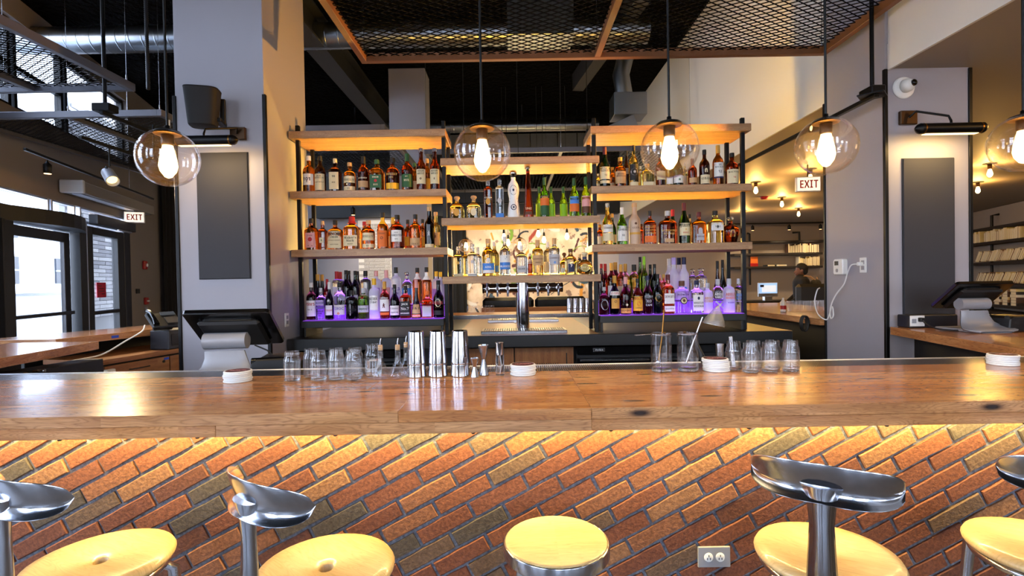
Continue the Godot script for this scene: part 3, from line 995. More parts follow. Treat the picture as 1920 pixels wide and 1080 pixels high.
var SH := {
	"std": [1.0, 2.0, [[0.0, 0], [0.9, 0], [1, 0.02], [1, 0.54], [0.97, 0.6], [0.85, 0.66], [0.55, 0.715], [0.38, 0.76], [0.34, 0.8], [0.34, 0.89]]],
	"wine": [1.0, 2.0, [[0.0, 0], [0.9, 0], [1, 0.02], [1, 0.48], [0.94, 0.55], [0.75, 0.62], [0.5, 0.69], [0.38, 0.75], [0.33, 0.85], [0.33, 0.9]]],
	"broad": [0.6, 2.6, [[0.0, 0], [0.92, 0], [1, 0.02], [1, 0.56], [0.96, 0.63], [0.8, 0.69], [0.45, 0.735], [0.28, 0.77], [0.26, 0.8], [0.26, 0.87]]],
	"square": [1.0, 5.0, [[0.0, 0], [0.94, 0], [1, 0.015], [1, 0.6], [0.95, 0.655], [0.7, 0.7], [0.4, 0.735], [0.34, 0.77], [0.33, 0.88]]],
	"slim": [1.0, 2.0, [[0.0, 0], [0.92, 0], [1, 0.015], [1, 0.56], [0.92, 0.62], [0.62, 0.68], [0.46, 0.73], [0.42, 0.8], [0.4, 0.92]]],
	"medicine": [1.0, 2.0, [[0.0, 0], [0.93, 0], [1, 0.015], [1, 0.62], [0.97, 0.68], [0.82, 0.735], [0.45, 0.765], [0.36, 0.785], [0.36, 0.86]]],
	"taper": [1.0, 3.0, [[0.0, 0], [0.95, 0], [1, 0.015], [0.86, 0.2], [0.62, 0.5], [0.42, 0.75], [0.34, 0.86], [0.34, 0.92]]],
	"squat": [0.8, 4.0, [[0.0, 0], [0.95, 0], [1, 0.02], [1, 0.42], [0.93, 0.52], [0.7, 0.62], [0.35, 0.69], [0.27, 0.73], [0.27, 0.79]]],
	"disc": [0.5, 2.2, [[0.0, 0], [0.5, 0], [0.7, 0.02], [0.95, 0.16], [1, 0.3], [0.93, 0.44], [0.7, 0.56], [0.35, 0.63], [0.27, 0.68], [0.27, 0.8]]],
	"crown": [0.7, 2.2, [[0.0, 0], [0.62, 0], [0.72, 0.03], [0.9, 0.25], [1, 0.45], [0.93, 0.56], [0.65, 0.66], [0.3, 0.71], [0.25, 0.75], [0.25, 0.82]]],
	"decanter": [1.0, 2.0, [[0.0, 0], [0.85, 0], [0.92, 0.02], [0.8, 0.22], [0.66, 0.36], [0.66, 0.42], [0.8, 0.52], [0.82, 0.6], [0.7, 0.7], [0.42, 0.765], [0.32, 0.79], [0.34, 0.84]]],
	"tall": [0.8, 5.0, [[0.0, 0], [0.94, 0], [1, 0.012], [1, 0.76], [0.94, 0.79], [0.5, 0.815], [0.42, 0.83], [0.42, 0.87]]],
	"cone": [1.0, 2.0, [[0.0, 0], [0.95, 0], [1, 0.02], [0.9, 0.2], [0.6, 0.4], [0.36, 0.56], [0.28, 0.7], [0.27, 0.88]]],
}
var GL := {
	"amber": Color(0.86, 0.45, 0.10), "damber": Color(0.62, 0.22, 0.05), "brown": Color(0.26, 0.09, 0.03), "gold": Color(0.97, 0.82, 0.38), "pale": Color(0.98, 0.93, 0.68), "clear": Color(0.96, 0.98, 0.98),
	"green": Color(0.35, 0.62, 0.12), "lime": Color(0.62, 0.85, 0.15), "dgreen": Color(0.07, 0.2, 0.08), "blackglass": Color(0.035, 0.03, 0.035), "maroonglass": Color(0.25, 0.05, 0.06), "orangeglass": Color(0.95, 0.5, 0.2), "redglass": Color(0.6, 0.05, 0.07),
}
var LC := {
	"cream": Color(0.86, 0.80, 0.64), "white": Color(0.88, 0.87, 0.85), "yellow": Color(0.88, 0.68, 0.12), "green": Color(0.1, 0.32, 0.16), "lime": Color(0.55, 0.78, 0.12), "navy": Color(0.06, 0.09, 0.25), "black": Color(0.04, 0.04, 0.045),
	"red": Color(0.68, 0.07, 0.1), "orange": Color(0.86, 0.42, 0.12), "blue": Color(0.25, 0.5, 0.82), "silver": Color(0.7, 0.7, 0.72), "gold": Color(0.78, 0.58, 0.22), "pink": Color(0.85, 0.6, 0.58), "maroon": Color(0.35, 0.06, 0.09), "tan": Color(0.75, 0.6, 0.42), "lavender": Color(0.66, 0.58, 0.8), "violet": Color(0.4, 0.3, 0.65), "brown": Color(0.35, 0.2, 0.1),
}


func glass_of(key: String) -> Material:
	if key == "frost":
		return liquid("glass_frost", Color(0.93, 0.93, 0.96), 0.42, 0.35)
	if key == "tanfrost":
		return mat("glass_tan", Color(0.74, 0.62, 0.52), 0.4)
	if key == "ceramic":
		return mat("glaze_white", Color(0.9, 0.9, 0.9), 0.15)
	return liquid("glass_" + key, GL[key])


func ink(key: String) -> Material:
	return mat("ink_" + key, LC[key], 0.6)


# labels: [bottom, top, half width (share of the bottle's), colour]; print: [words, height on the bottle, letter height, colour, s for serif]; marks: [kind, height, size, colour]
func bottle(label: String, at: Vector3, hh: float, w: float, shape: String, glass: String, cap: String, labels: Array, prints: Array, marks: Array, group: String) -> void:
	var sh: Array = SH[shape]
	var o := thing("liquor_bottle", label, "bottle", at, 0.0, group)
	var pr := []
	for p in sh[2]:
		pr.append(Vector2(p[0] * w, p[1] * hh))
	var neck: Vector2 = pr[-1]
	pr.append(neck)
	pr.append(Vector2(0, neck.y))
	part(o, "glass", lat(pr, 24, sh[0], sh[1]), glass_of(glass))
	var front := Front.new()
	front.pr = sh[2]
	front.dr = sh[0]
	front.ex = sh[1]
	front.w = w
	front.hh = hh
	# stopper
	var cr := neck.x * 1.14
	var ch := hh - neck.y
	var style := cap.get_slice("/", 1) if "/" in cap else ""
	var cc := cap.get_slice("/", 0)
	var cm: Material = mats.chrome if cc == "chrome" else (mats.jar_glass if cc == "glass" else ink(cc))
	if cc == "glass":
		cm = mats.solid_glass
	if style == "ball":
		part(o, "stopper", lat([Vector2(0, -0.004), Vector2(cr * 0.8, -0.004), Vector2(cr * 0.8, ch * 0.2), Vector2(cr * 1.25, ch * 0.38), Vector2(cr * 1.45, ch * 0.62), Vector2(cr * 1.1, ch * 0.88), Vector2(0, ch)], 16), cm, V(0, neck.y, 0))
	elif style == "wax":
		part(o, "wax_seal", lat([Vector2(cr * 1.7, -hh * 0.10), Vector2(cr * 1.15, -hh * 0.05), Vector2(cr * 1.08, 0), Vector2(cr * 1.02, ch * 0.9), Vector2(cr * 0.8, ch), Vector2(0, ch)], 16), cm, V(0, neck.y, 0))
	else:
		var dip := hh * (0.09 if style == "foil" else 0.02)
		part(o, "cap", lat([Vector2(cr * 0.9, -dip), Vector2(cr, -dip), Vector2(cr, -dip), Vector2(cr * 0.98, ch - 0.002), Vector2(cr * 0.9, ch), Vector2(cr * 0.9, ch), Vector2(0, ch)], 16), cm, V(0, neck.y, 0))
	for l in labels:
		var b := MB.new()
		var nx := 10
		var ny := 2 if shape not in ["disc", "crown", "cone", "taper", "decanter"] else 5
		var pts := []
		for j in ny + 1:
			for i in nx + 1:
				var y: float = lerpf(l[0], l[1], float(j) / ny) * hh
				var r := front.radius(y / hh)
				pts.append(front.at(sin(lerpf(-1, 1, float(i) / nx) * asin(l[2])) * r, y, 0.0007))
		for j in ny:
			for i in nx:
				var k := j * (nx + 1) + i
				b.poly([pts[k], pts[k + 1], pts[k + nx + 2], pts[k + nx + 1]])
		part(o, "label", b.done(), ink(l[3]))
	for t in prints:
		var y0: float = t[1] * hh
		part(o, "lettering", letters(t[0], t[2] * hh, w * 0.82, fns if t.size() > 4 else fnb, front, y0), ink(t[3]))
	var lift := -1
	for q in marks:
		lift += 1
		var pg := PackedVector2Array()
		var z: float = q[2] * w
		match q[0]:
			"disc", "oval":
				for i in 16:
					pg.append(Vector2(cos(TAU * i / 16), sin(TAU * i / 16) * (1.35 if q[0] == "oval" else 1.0)) * z)
			"diamond":
				pg = PackedVector2Array([Vector2(z, 0), Vector2(0, z * 1.1), Vector2(-z, 0), Vector2(0, -z * 1.1)])
			"cross":
				var c := z * 0.24
				pg = PackedVector2Array([Vector2(c, 0), Vector2(z, z - c), Vector2(z - c, z), Vector2(0, c), Vector2(c - z, z), Vector2(-z, z - c), Vector2(-c, 0), Vector2(-z, c - z), Vector2(c - z, -z), Vector2(0, -c), Vector2(z - c, -z), Vector2(z, c - z)])
			"swoosh":
				pg = PackedVector2Array([Vector2(-z, -z), Vector2(-z * 0.1, -z * 0.5), Vector2(z, z), Vector2(z, z * 0.1), Vector2(z * 0.3, -z * 0.7)])
			"figure":
				pg = PackedVector2Array([Vector2(-0.5, -1), Vector2(-0.15, -1), Vector2(0, -0.3), Vector2(0.2, -1), Vector2(0.5, -1), Vector2(0.3, 0), Vector2(0.6, 0.3), Vector2(0.2, 0.45), Vector2(0.25, 0.9), Vector2(-0.2, 0.9), Vector2(-0.2, 0.4), Vector2(-0.6, 0.1), Vector2(-0.3, 0)])
				for i in pg.size():
					pg[i] *= z
			"arch":
				pg = PackedVector2Array([Vector2(-z * 0.7, -z), Vector2(z * 0.7, -z), Vector2(z * 0.7, z * 0.4), Vector2(z * 0.35, z), Vector2(-z * 0.35, z), Vector2(-z * 0.7, z * 0.4)])
			"bar":
				pg = PackedVector2Array([Vector2(-z, -z * 0.12), Vector2(z, -z * 0.12), Vector2(z, z * 0.12), Vector2(-z, z * 0.12)])
		var b := MB.new()
		var tri := Geometry2D.triangulate_polygon(pg)
		var mid := Vector2.ZERO
		for i in range(0, tri.size(), 3):
			var pp := []
			for e in 3:
				var p: Vector2 = pg[tri[i + e]]
				pp.append(front.at(p.x, p.y + q[1] * hh, 0.0012 + 0.0003 * lift))
			b.poly(pp, V(0, q[1] * hh, -1))
		part(o, "emblem", b.done(), ink(q[3]))


func bottles() -> void:
	for b in BOTTLES:
		bottle(b[0], V(b[1], b[2], b[3]), b[4], b[5], b[6], b[7], b[8], b[9], b[10], b[11], b[12])


var BOTTLES := [
	["amber whiskey bottle with white 101 label, first from left, front row, upper left shelf", -1.8071, 2.25, -4.615, 0.3344, 0.0529, "std", "amber", "white", [[0.2, 0.5, 0.9, "white"]], [["101", 0.36, 0.09, "black"]], [["figure", 0.3, 0.2, "brown"]], "front row bottles on the upper left shelf"],
	["dark bottle with cream script label, second from left, front row, upper left shelf", -1.7048, 2.25, -4.615, 0.332, 0.0484, "std", "brown", "black", [[0.06, 0.5, 0.92, "cream"]], [["JACK\nDANIEL'S", 0.42, 0.04, "black", "s"], ["Single Barrel", 0.28, 0.03, "brown", "s"]], [], "front row bottles on the upper left shelf"],
	["dark square bottle with tall cream label, third from left, front row, upper left shelf", -1.5702, 2.25, -4.615, 0.3053, 0.0499, "square", "brown", "cream", [[0.08, 0.58, 0.85, "cream"]], [["98", 0.46, 0.06, "black"], ["RYE", 0.28, 0.04, "black"]], [], "front row bottles on the upper left shelf"],
	["amber bottle with cream label, fourth from left, front row, upper left shelf", -1.4392, 2.25, -4.615, 0.269, 0.0539, "std", "amber", "tan", [[0.3, 0.52, 0.93, "cream"], [0.05, 0.18, 0.93, "cream"]], [["RUSSELL'S", 0.4, 0.07, "black", "s"], ["11", 0.11, 0.06, "black"]], [], "front row bottles on the upper left shelf"],
	["reddish brown bottle with black foil neck, fifth from left, front row, upper left shelf", -1.3161, 2.25, -4.615, 0.3203, 0.049, "std", "damber", "black/foil", [[0.12, 0.3, 0.9, "tan"]], [["WHISKEY", 0.38, 0.04, "cream"]], [], "front row bottles on the upper left shelf"],
	["amber bottle with dark green label and cap, sixth from left, front row, upper left shelf", -1.1948, 2.25, -4.615, 0.289, 0.0612, "square", "amber", "green", [[0.1, 0.5, 0.85, "green"]], [["RYE", 0.2, 0.05, "cream", "s"], ["KNOB", 0.43, 0.05, "cream"]], [["disc", 0.32, 0.22, "red"]], "front row bottles on the upper left shelf"],
	["big brown bottle with yellow-green bottom label, seventh from left, front row, upper left shelf", -1.0549, 2.25, -4.615, 0.3012, 0.0597, "std", "damber", "black", [[0.06, 0.24, 0.95, "yellow"]], [["BULLEIT", 0.5, 0.06, "gold"], ["RYE", 0.4, 0.05, "gold"]], [], "front row bottles on the upper left shelf"],
	["amber bottle with green foil neck and label, eighth from left, front row, upper left shelf", -0.9224, 2.25, -4.615, 0.3378, 0.0514, "std", "damber", "green/foil", [[0.1, 0.44, 0.92, "green"]], [["RYE", 0.28, 0.05, "cream", "s"], ["EST", 0.38, 0.03, "cream"]], [], "front row bottles on the upper left shelf"],
	["slender whiskey bottle with cream label, ninth from left, front row, upper left shelf", -0.7975, 2.25, -4.615, 0.3843, 0.0431, "slim", "damber", "glass", [[0.16, 0.5, 0.93, "cream"]], [["HIGH\nWEST", 0.43, 0.045, "black"]], [["disc", 0.28, 0.22, "brown"]], "front row bottles on the upper left shelf"],
	["slender bottle nearest the post, tenth from left, front row, upper left shelf", -0.6756, 2.25, -4.615, 0.3821, 0.0431, "slim", "damber", "glass", [[0.16, 0.5, 0.93, "cream"]], [["HIGH\nWEST", 0.43, 0.045, "black"]], [["figure", 0.28, 0.24, "brown"]], "front row bottles on the upper left shelf"],
	["back amber bottle with green cap, first from left, back row, upper left shelf", -0.8818, 2.25, -4.75, 0.2854, 0.0408, "std", "amber", "green", [[0.1, 0.4, 0.9, "cream"]], [], [], "back row bottles on the upper left shelf"],
	["back amber bottle with tan cap, second from left, back row, upper left shelf", -0.7645, 2.25, -4.75, 0.3234, 0.0408, "std", "amber", "tan", [[0.1, 0.42, 0.9, "yellow"]], [], [], "back row bottles on the upper left shelf"],
	["round-shouldered bottle with pinkish floral label, first from left, front row, middle left shelf", -1.797, 1.737, -4.615, 0.2869, 0.063, "broad", "amber", "black", [[0.08, 0.54, 0.68, "pink"]], [["ELIJAH", 0.46, 0.03, "maroon", "s"]], [["disc", 0.34, 0.3, "red"], ["bar", 0.14, 0.35, "maroon"]], "front row bottles on the middle left shelf"],
	["square amber bottle with small white label, second from left, front row, middle left shelf", -1.6946, 1.737, -4.615, 0.2628, 0.0383, "square", "damber", "tan", [[0.24, 0.42, 0.5, "cream"]], [["8", 0.33, 0.07, "black", "s"]], [], "front row bottles on the middle left shelf"],
	["broad bottle with cream label, third from left, front row, middle left shelf", -1.5813, 1.737, -4.615, 0.2658, 0.0684, "broad", "amber", "black", [[0.06, 0.62, 0.88, "cream"]], [["KNOB", 0.54, 0.1, "black"], ["CREEK", 0.43, 0.065, "black"], ["BOURBON WHISKEY", 0.32, 0.03, "brown"], ["AGED 9 YEARS", 0.18, 0.03, "brown"]], [], "front row bottles on the middle left shelf"],
	["square bottle with dripping red wax and cream label, fourth, front row, middle left shelf", -1.4302, 1.737, -4.615, 0.2972, 0.0684, "square", "amber", "red/wax", [[0.1, 0.42, 0.9, "cream"]], [["Maker's", 0.35, 0.065, "black", "s"], ["Mark", 0.26, 0.06, "black", "s"], ["WHISKY", 0.16, 0.03, "black"]], [], "front row bottles on the middle left shelf"],
	["amber bottle with cork stopper, fifth from left, front row, middle left shelf", -1.2817, 1.737, -4.615, 0.2605, 0.0556, "std", "amber", "tan", [[0.3, 0.56, 0.93, "cream"], [0.05, 0.18, 0.93, "cream"]], [["RUSSELL'S", 0.44, 0.075, "black", "s"], ["10", 0.11, 0.06, "black"]], [], "front row bottles on the middle left shelf"],
	["tall bottle with orange-yellow label and neck, sixth from left, front row, middle left shelf", -1.1534, 1.737, -4.615, 0.3275, 0.0507, "std", "amber", "black", [[0.06, 0.5, 0.85, "orange"], [0.68, 0.86, 0.9, "yellow"]], [["EVAN", 0.42, 0.04, "black", "s"]], [["disc", 0.3, 0.25, "brown"]], "front row bottles on the middle left shelf"],
	["amber bottle with white scroll label, seventh from left, front row, middle left shelf", -1.0227, 1.737, -4.615, 0.3039, 0.063, "std", "damber", "black", [[0.2, 0.54, 0.72, "white"]], [["OLD", 0.47, 0.035, "black", "s"], ["FORESTER", 0.39, 0.055, "black", "s"], ["1870", 0.28, 0.03, "brown"]], [], "front row bottles on the middle left shelf"],
	["amber bottle with emblem label, eighth from left, front row, middle left shelf", -0.8595, 1.737, -4.615, 0.3064, 0.0556, "std", "amber", "black", [[0.08, 0.3, 0.8, "tan"]], [["TRACE", 0.13, 0.045, "brown", "s"]], [["figure", 0.42, 0.45, "tan"]], "front row bottles on the middle left shelf"],
	["tallest black bottle with pale neck, ninth from left, front row, middle left shelf", -0.7334, 1.737, -4.615, 0.3702, 0.0438, "slim", "blackglass", "tan", [[0.02, 0.1, 0.9, "cream"]], [], [["figure", 0.36, 0.5, "silver"]], "front row bottles on the middle left shelf"],
	["back amber bottle with red cap, first from left, back row, middle left shelf", -1.3578, 1.737, -4.75, 0.2669, 0.0445, "std", "amber", "red", [[0.1, 0.4, 0.9, "cream"]], [], [], "back row bottles on the middle left shelf"],
	["back bottle with yellow foil neck, second from left, back row, middle left shelf", -1.0882, 1.737, -4.75, 0.3005, 0.0495, "std", "amber", "yellow/foil", [[0.1, 0.42, 0.9, "cream"]], [], [], "back row bottles on the middle left shelf"],
	["back dark bottle with yellow label, third from left, back row, middle left shelf", -0.9547, 1.737, -4.75, 0.2763, 0.0421, "std", "damber", "black", [[0.12, 0.42, 0.9, "yellow"]], [], [], "back row bottles on the middle left shelf"],
	["back amber bottle with black cap, fourth from left, back row, middle left shelf", -0.8174, 1.737, -4.75, 0.2794, 0.0396, "std", "amber", "black", [[0.1, 0.4, 0.9, "yellow"]], [], [], "back row bottles on the middle left shelf"],
	["tall pale gold bottle beside the post, fifth from left, back row, middle left shelf", -0.6954, 1.737, -4.75, 0.343, 0.0406, "slim", "gold", "tan", [[0.1, 0.45, 0.9, "tan"]], [], [["figure", 0.34, 0.4, "brown"]], "back row bottles on the middle left shelf"],
	["dark bottle with slim gold neck, first from left, back row, violet-lit left tray", -1.8006, 1.232, -4.75, 0.2923, 0.0544, "cone", "blackglass", "gold/foil", [], [], [], "back row bottles on the violet-lit left tray"],
	["dark bottle with gold neck, right of its twin, second, back row, violet-lit left tray", -1.8043, 1.232, -4.868, 0.2906, 0.0507, "cone", "blackglass", "gold/foil", [], [], [], "back row bottles on the violet-lit left tray"],
	["dark red bottle with red neck, third from left, back row, violet-lit left tray", -1.7143, 1.232, -4.75, 0.2461, 0.0309, "wine", "redglass", "red/foil", [[0.1, 0.4, 0.9, "pink"]], [], [], "back row bottles on the violet-lit left tray"],
	["clear bottle with red cap and cherry label, fourth from left, back row, violet-lit left tray", -1.6237, 1.232, -4.75, 0.3156, 0.0421, "medicine", "clear", "red/foil", [[0.15, 0.55, 0.9, "white"]], [], [["disc", 0.35, 0.3, "red"]], "back row bottles on the violet-lit left tray"],
	["clear red-capped bottle half hidden behind another, fifth from left, back row, violet-lit left tray", -1.6303, 1.232, -4.868, 0.3134, 0.0406, "medicine", "clear", "red/foil", [], [], [], "back row bottles on the violet-lit left tray"],
	["black bottle with black cap, sixth from left, back row, violet-lit left tray", -1.5373, 1.232, -4.75, 0.3251, 0.0433, "wine", "blackglass", "black", [[0.05, 0.25, 0.9, "silver"]], [], [], "back row bottles on the violet-lit left tray"],
	["black bottle close behind another black one, seventh from left, back row, violet-lit left tray", -1.5479, 1.232, -4.868, 0.3233, 0.0409, "wine", "blackglass", "black", [], [], [], "back row bottles on the violet-lit left tray"],
	["dark green bottle with grey shield, eighth from left, back row, violet-lit left tray", -1.4524, 1.232, -4.75, 0.3182, 0.0406, "wine", "dgreen", "black", [[0.1, 0.3, 0.7, "silver"]], [], [], "back row bottles on the violet-lit left tray"],
	["dark green bottle peeping out behind its twin, ninth from left, back row, violet-lit left tray", -1.4655, 1.232, -4.868, 0.3173, 0.0406, "wine", "dgreen", "black", [], [], [], "back row bottles on the violet-lit left tray"],
	["clear bottle with big round silver emblem, tenth from left, back row, violet-lit left tray", -1.3566, 1.232, -4.75, 0.3164, 0.0485, "medicine", "clear", "black", [], [], [["disc", 0.4, 0.7, "silver"]], "back row bottles on the violet-lit left tray"],
	["frosted bottle with copper-pink cap, eleventh from left, back row, violet-lit left tray", -1.2577, 1.232, -4.75, 0.3147, 0.0445, "medicine", "frost", "pink", [[0.1, 0.5, 0.85, "lavender"]], [], [], "back row bottles on the violet-lit left tray"],
	["small clear bottle with gold cap, twelfth from left, back row, violet-lit left tray", -1.2377, 1.232, -4.868, 0.2322, 0.0304, "std", "clear", "gold", [], [], [], "back row bottles on the violet-lit left tray"],
	["frosted bottle with long copper-pink neck, thirteenth from left, back row, violet-lit left tray", -1.1641, 1.232, -4.75, 0.3186, 0.0445, "medicine", "frost", "pink/foil", [[0.1, 0.5, 0.85, "pink"]], [], [], "back row bottles on the violet-lit left tray"],
	["tall frosted bottle with black cap and violet print, fourteenth, back row, violet-lit left tray", -1.0735, 1.232, -4.75, 0.3444, 0.0445, "medicine", "frost", "black", [], [["NO.3", 0.42, 0.08, "violet"], ["GIN", 0.3, 0.06, "violet"]], [], "back row bottles on the violet-lit left tray"],
	["clear bottle with ball stopper and blue letters, fifteenth from left, back row, violet-lit left tray", -0.9722, 1.232, -4.75, 0.2987, 0.0485, "std", "clear", "glass/ball", [[0.3, 0.5, 0.9, "blue"]], [["VODKA", 0.2, 0.07, "navy"]], [], "back row bottles on the violet-lit left tray"],
	["orange liqueur bottle with black cap, sixteenth from left, back row, violet-lit left tray", -0.8976, 1.232, -4.868, 0.3389, 0.0482, "std", "orangeglass", "black", [[0.68, 0.84, 0.9, "white"]], [], [], "back row bottles on the violet-lit left tray"],
	["orange liqueur bottle with white neck band, seventeenth from left, back row, violet-lit left tray", -0.79, 1.232, -4.75, 0.3395, 0.047, "std", "orangeglass", "black", [[0.66, 0.86, 0.95, "white"]], [], [], "back row bottles on the violet-lit left tray"],
	["frosted bottle with yellow cap, eighteenth from left, back row, violet-lit left tray", -0.718, 1.232, -4.868, 0.302, 0.0431, "medicine", "frost", "yellow", [[0.1, 0.45, 0.85, "lavender"]], [], [], "back row bottles on the violet-lit left tray"],
	["frosted yellow-capped bottle next to the post, nineteenth from left, back row, violet-lit left tray", -0.6612, 1.232, -4.75, 0.2944, 0.0371, "medicine", "frost", "yellow", [], [], [], "back row bottles on the violet-lit left tray"],
	["dark bottle with white label, first from left, front row, violet-lit left tray", -1.8101, 1.112, -4.615, 0.3362, 0.0449, "std", "brown", "white", [[0.1, 0.52, 0.93, "white"]], [["PIMM'S", 0.42, 0.075, "red"], ["No 1", 0.28, 0.04, "brown", "s"]], [], "front row bottles on the violet-lit left tray"],
	["clear square bottle with lavender label and rows of print, second, front row, violet-lit left tray", -1.7243, 1.112, -4.615, 0.2863, 0.04, "square", "clear", "silver", [[0.45, 0.62, 0.9, "lavender"], [0.34, 0.42, 0.9, "violet"]], [["BLOOM", 0.53, 0.05, "navy"], ["LONDON DRY\nGIN 40%\n70 CL", 0.2, 0.05, "black"]], [], "front row bottles on the violet-lit left tray"],
	["black bottle with white foil and small white diamond, third, front row, violet-lit left tray", -1.648, 1.112, -4.615, 0.3375, 0.0353, "wine", "blackglass", "white/foil", [[0.12, 0.38, 0.85, "white"]], [["TOSCHI", 0.25, 0.045, "red"]], [["diamond", 0.5, 0.3, "white"]], "front row bottles on the violet-lit left tray"],
	["clear bottle with black cap and violet seal, fourth from left, front row, violet-lit left tray", -1.5531, 1.112, -4.615, 0.3304, 0.0523, "std", "clear", "black", [[0.13, 0.4, 0.9, "white"]], [["CIROC", 0.3, 0.07, "violet"]], [["disc", 0.17, 0.2, "orange"]], "front row bottles on the violet-lit left tray"],
	["squat black apothecary bottle with white diamond label, fifth from left, front row, violet-lit left tray", -1.4465, 1.112, -4.615, 0.2592, 0.0532, "medicine", "blackglass", "black", [], [["HENDRICK'S", 0.33, 0.06, "black"], ["GIN", 0.24, 0.05, "black"]], [["diamond", 0.33, 0.88, "white"]], "front row bottles on the violet-lit left tray"],
	["green bottle with red seal and pale label, sixth from left, front row, violet-lit left tray", -1.3405, 1.112, -4.615, 0.2786, 0.0502, "medicine", "green", "silver", [[0.22, 0.44, 0.95, "silver"]], [["Tanqueray", 0.34, 0.07, "green", "s"]], [["disc", 0.7, 0.26, "red"], ["bar", 0.2, 0.8, "gold"]], "front row bottles on the violet-lit left tray"],
	["frosted bottle with yellow cap and yellow swoosh, seventh from left, front row, violet-lit left tray", -1.2426, 1.112, -4.615, 0.3623, 0.0459, "medicine", "frost", "yellow", [[0.22, 0.58, 0.8, "white"]], [["KETEL", 0.5, 0.06, "black", "s"], ["One", 0.42, 0.06, "black", "s"]], [["swoosh", 0.3, 0.55, "yellow"]], "front row bottles on the violet-lit left tray"],
	["rum bottle with pirate figure on white label, eighth from left, front row, violet-lit left tray", -1.1492, 1.112, -4.615, 0.334, 0.0438, "std", "damber", "gold/foil", [[0.2, 0.52, 0.93, "white"], [0.1, 0.17, 0.93, "orange"]], [["Captain Morgan", 0.56, 0.05, "white", "s"]], [["figure", 0.36, 0.5, "maroon"]], "front row bottles on the violet-lit left tray"],
	["small black bottle with white lower label, ninth from left, front row, violet-lit left tray", -1.059, 1.112, -4.615, 0.3057, 0.0427, "wine", "blackglass", "black", [[0.1, 0.38, 0.93, "white"]], [["St. Brendan", 0.3, 0.05, "black", "s"], ["LIQUEUR", 0.18, 0.04, "black"]], [], "front row bottles on the violet-lit left tray"],
	["square whiskey bottle with black label and white lettering, tenth, front row, violet-lit left tray", -0.9609, 1.112, -4.615, 0.2933, 0.0491, "square", "damber", "black", [[0.08, 0.52, 0.9, "black"]], [["JACK", 0.44, 0.06, "white"], ["No.7", 0.3, 0.08, "white", "s"], ["WHISKEY", 0.16, 0.045, "white"]], [], "front row bottles on the violet-lit left tray"],
	["dark bottle with pale foil and tan label, eleventh from left, front row, violet-lit left tray", -0.8643, 1.112, -4.615, 0.3451, 0.0465, "cone", "blackglass", "pink/foil", [[0.12, 0.36, 0.85, "tan"], [0.03, 0.1, 0.85, "orange"]], [["B & B", 0.26, 0.06, "black", "s"], ["LIQUEUR", 0.065, 0.035, "white"]], [], "front row bottles on the violet-lit left tray"],
	["square orange liqueur bottle with silver-white label, twelfth from left, front row, violet-lit left tray", -0.7643, 1.112, -4.615, 0.2418, 0.0502, "square", "orangeglass", "orange", [[0.06, 0.46, 0.8, "silver"]], [["COINTREAU", 0.44, 0.05, "red", "s"]], [], "front row bottles on the violet-lit left tray"],
	["black cream liqueur bottle with cream oval, thirteenth from left, front row, violet-lit left tray", -0.6641, 1.112, -4.615, 0.3362, 0.0481, "wine", "blackglass", "black", [[0.08, 0.2, 0.9, "black"]], [["BAILEYS", 0.4, 0.075, "red", "s"]], [["oval", 0.4, 0.55, "cream"], ["bar", 0.28, 0.5, "gold"]], "front row bottles on the violet-lit left tray"],
	["squat golden bottle with round cork, first from left, front row, upper centre shelf", -0.4812, 1.992, -4.615, 0.2101, 0.0627, "squat", "gold", "tan/ball", [], [], [["oval", 0.28, 0.4, "gold"]], "front row bottles on the upper centre shelf"],
	["squat pale bottle with round cork, second from left, front row, upper centre shelf", -0.3307, 1.992, -4.615, 0.2143, 0.0637, "squat", "pale", "tan/ball", [], [], [["oval", 0.28, 0.4, "cream"]], "front row bottles on the upper centre shelf"],
	["tall rectangular amber bottle with glass stopper, third from left, front row, upper centre shelf", -0.2014, 1.992, -4.615, 0.3417, 0.0382, "tall", "damber", "glass", [], [["GRAN", 0.55, 0.04, "cream", "s"]], [["oval", 0.45, 0.55, "gold"]], "front row bottles on the upper centre shelf"],
	["tall clear rectangular bottle with blue base, fourth from left, front row, upper centre shelf", -0.0976, 1.992, -4.615, 0.3545, 0.0382, "tall", "clear", "glass", [[0.01, 0.13, 0.96, "blue"]], [], [["oval", 0.45, 0.5, "silver"]], "front row bottles on the upper centre shelf"],
	["white ceramic decanter painted with blue patterns, fifth from left, front row, upper centre shelf", 0.0279, 1.992, -4.615, 0.4351, 0.0627, "decanter", "ceramic", "chrome/ball", [], [], [["oval", 0.57, 0.52, "navy"], ["oval", 0.57, 0.4, "white"], ["oval", 0.57, 0.14, "navy"], ["bar", 0.4, 0.5, "navy"], ["disc", 0.22, 0.42, "navy"], ["disc", 0.22, 0.3, "white"], ["disc", 0.22, 0.14, "navy"], ["bar", 0.06, 0.8, "navy"], ["bar", 0.34, 0.6, "navy"]], "front row bottles on the upper centre shelf"],
	["tall tapering brown bottle with round stopper, sixth from left, front row, upper centre shelf", 0.1601, 1.992, -4.615, 0.462, 0.048, "taper", "damber", "chrome/ball", [[0.06, 0.12, 0.7, "brown"]], [["1942", 0.18, 0.04, "cream", "s"]], [], "front row bottles on the upper centre shelf"],
	["green bottle with colourful landscape label, seventh from left, front row, upper centre shelf", 0.3069, 1.992, -4.615, 0.3621, 0.0421, "wine", "green", "green/foil", [[0.06, 0.3, 0.95, "green"], [0.3, 0.48, 0.95, "orange"], [0.48, 0.54, 0.95, "navy"]], [["VIDA", 0.5, 0.045, "yellow"]], [["swoosh", 0.34, 0.7, "yellow"]], "front row bottles on the upper centre shelf"],
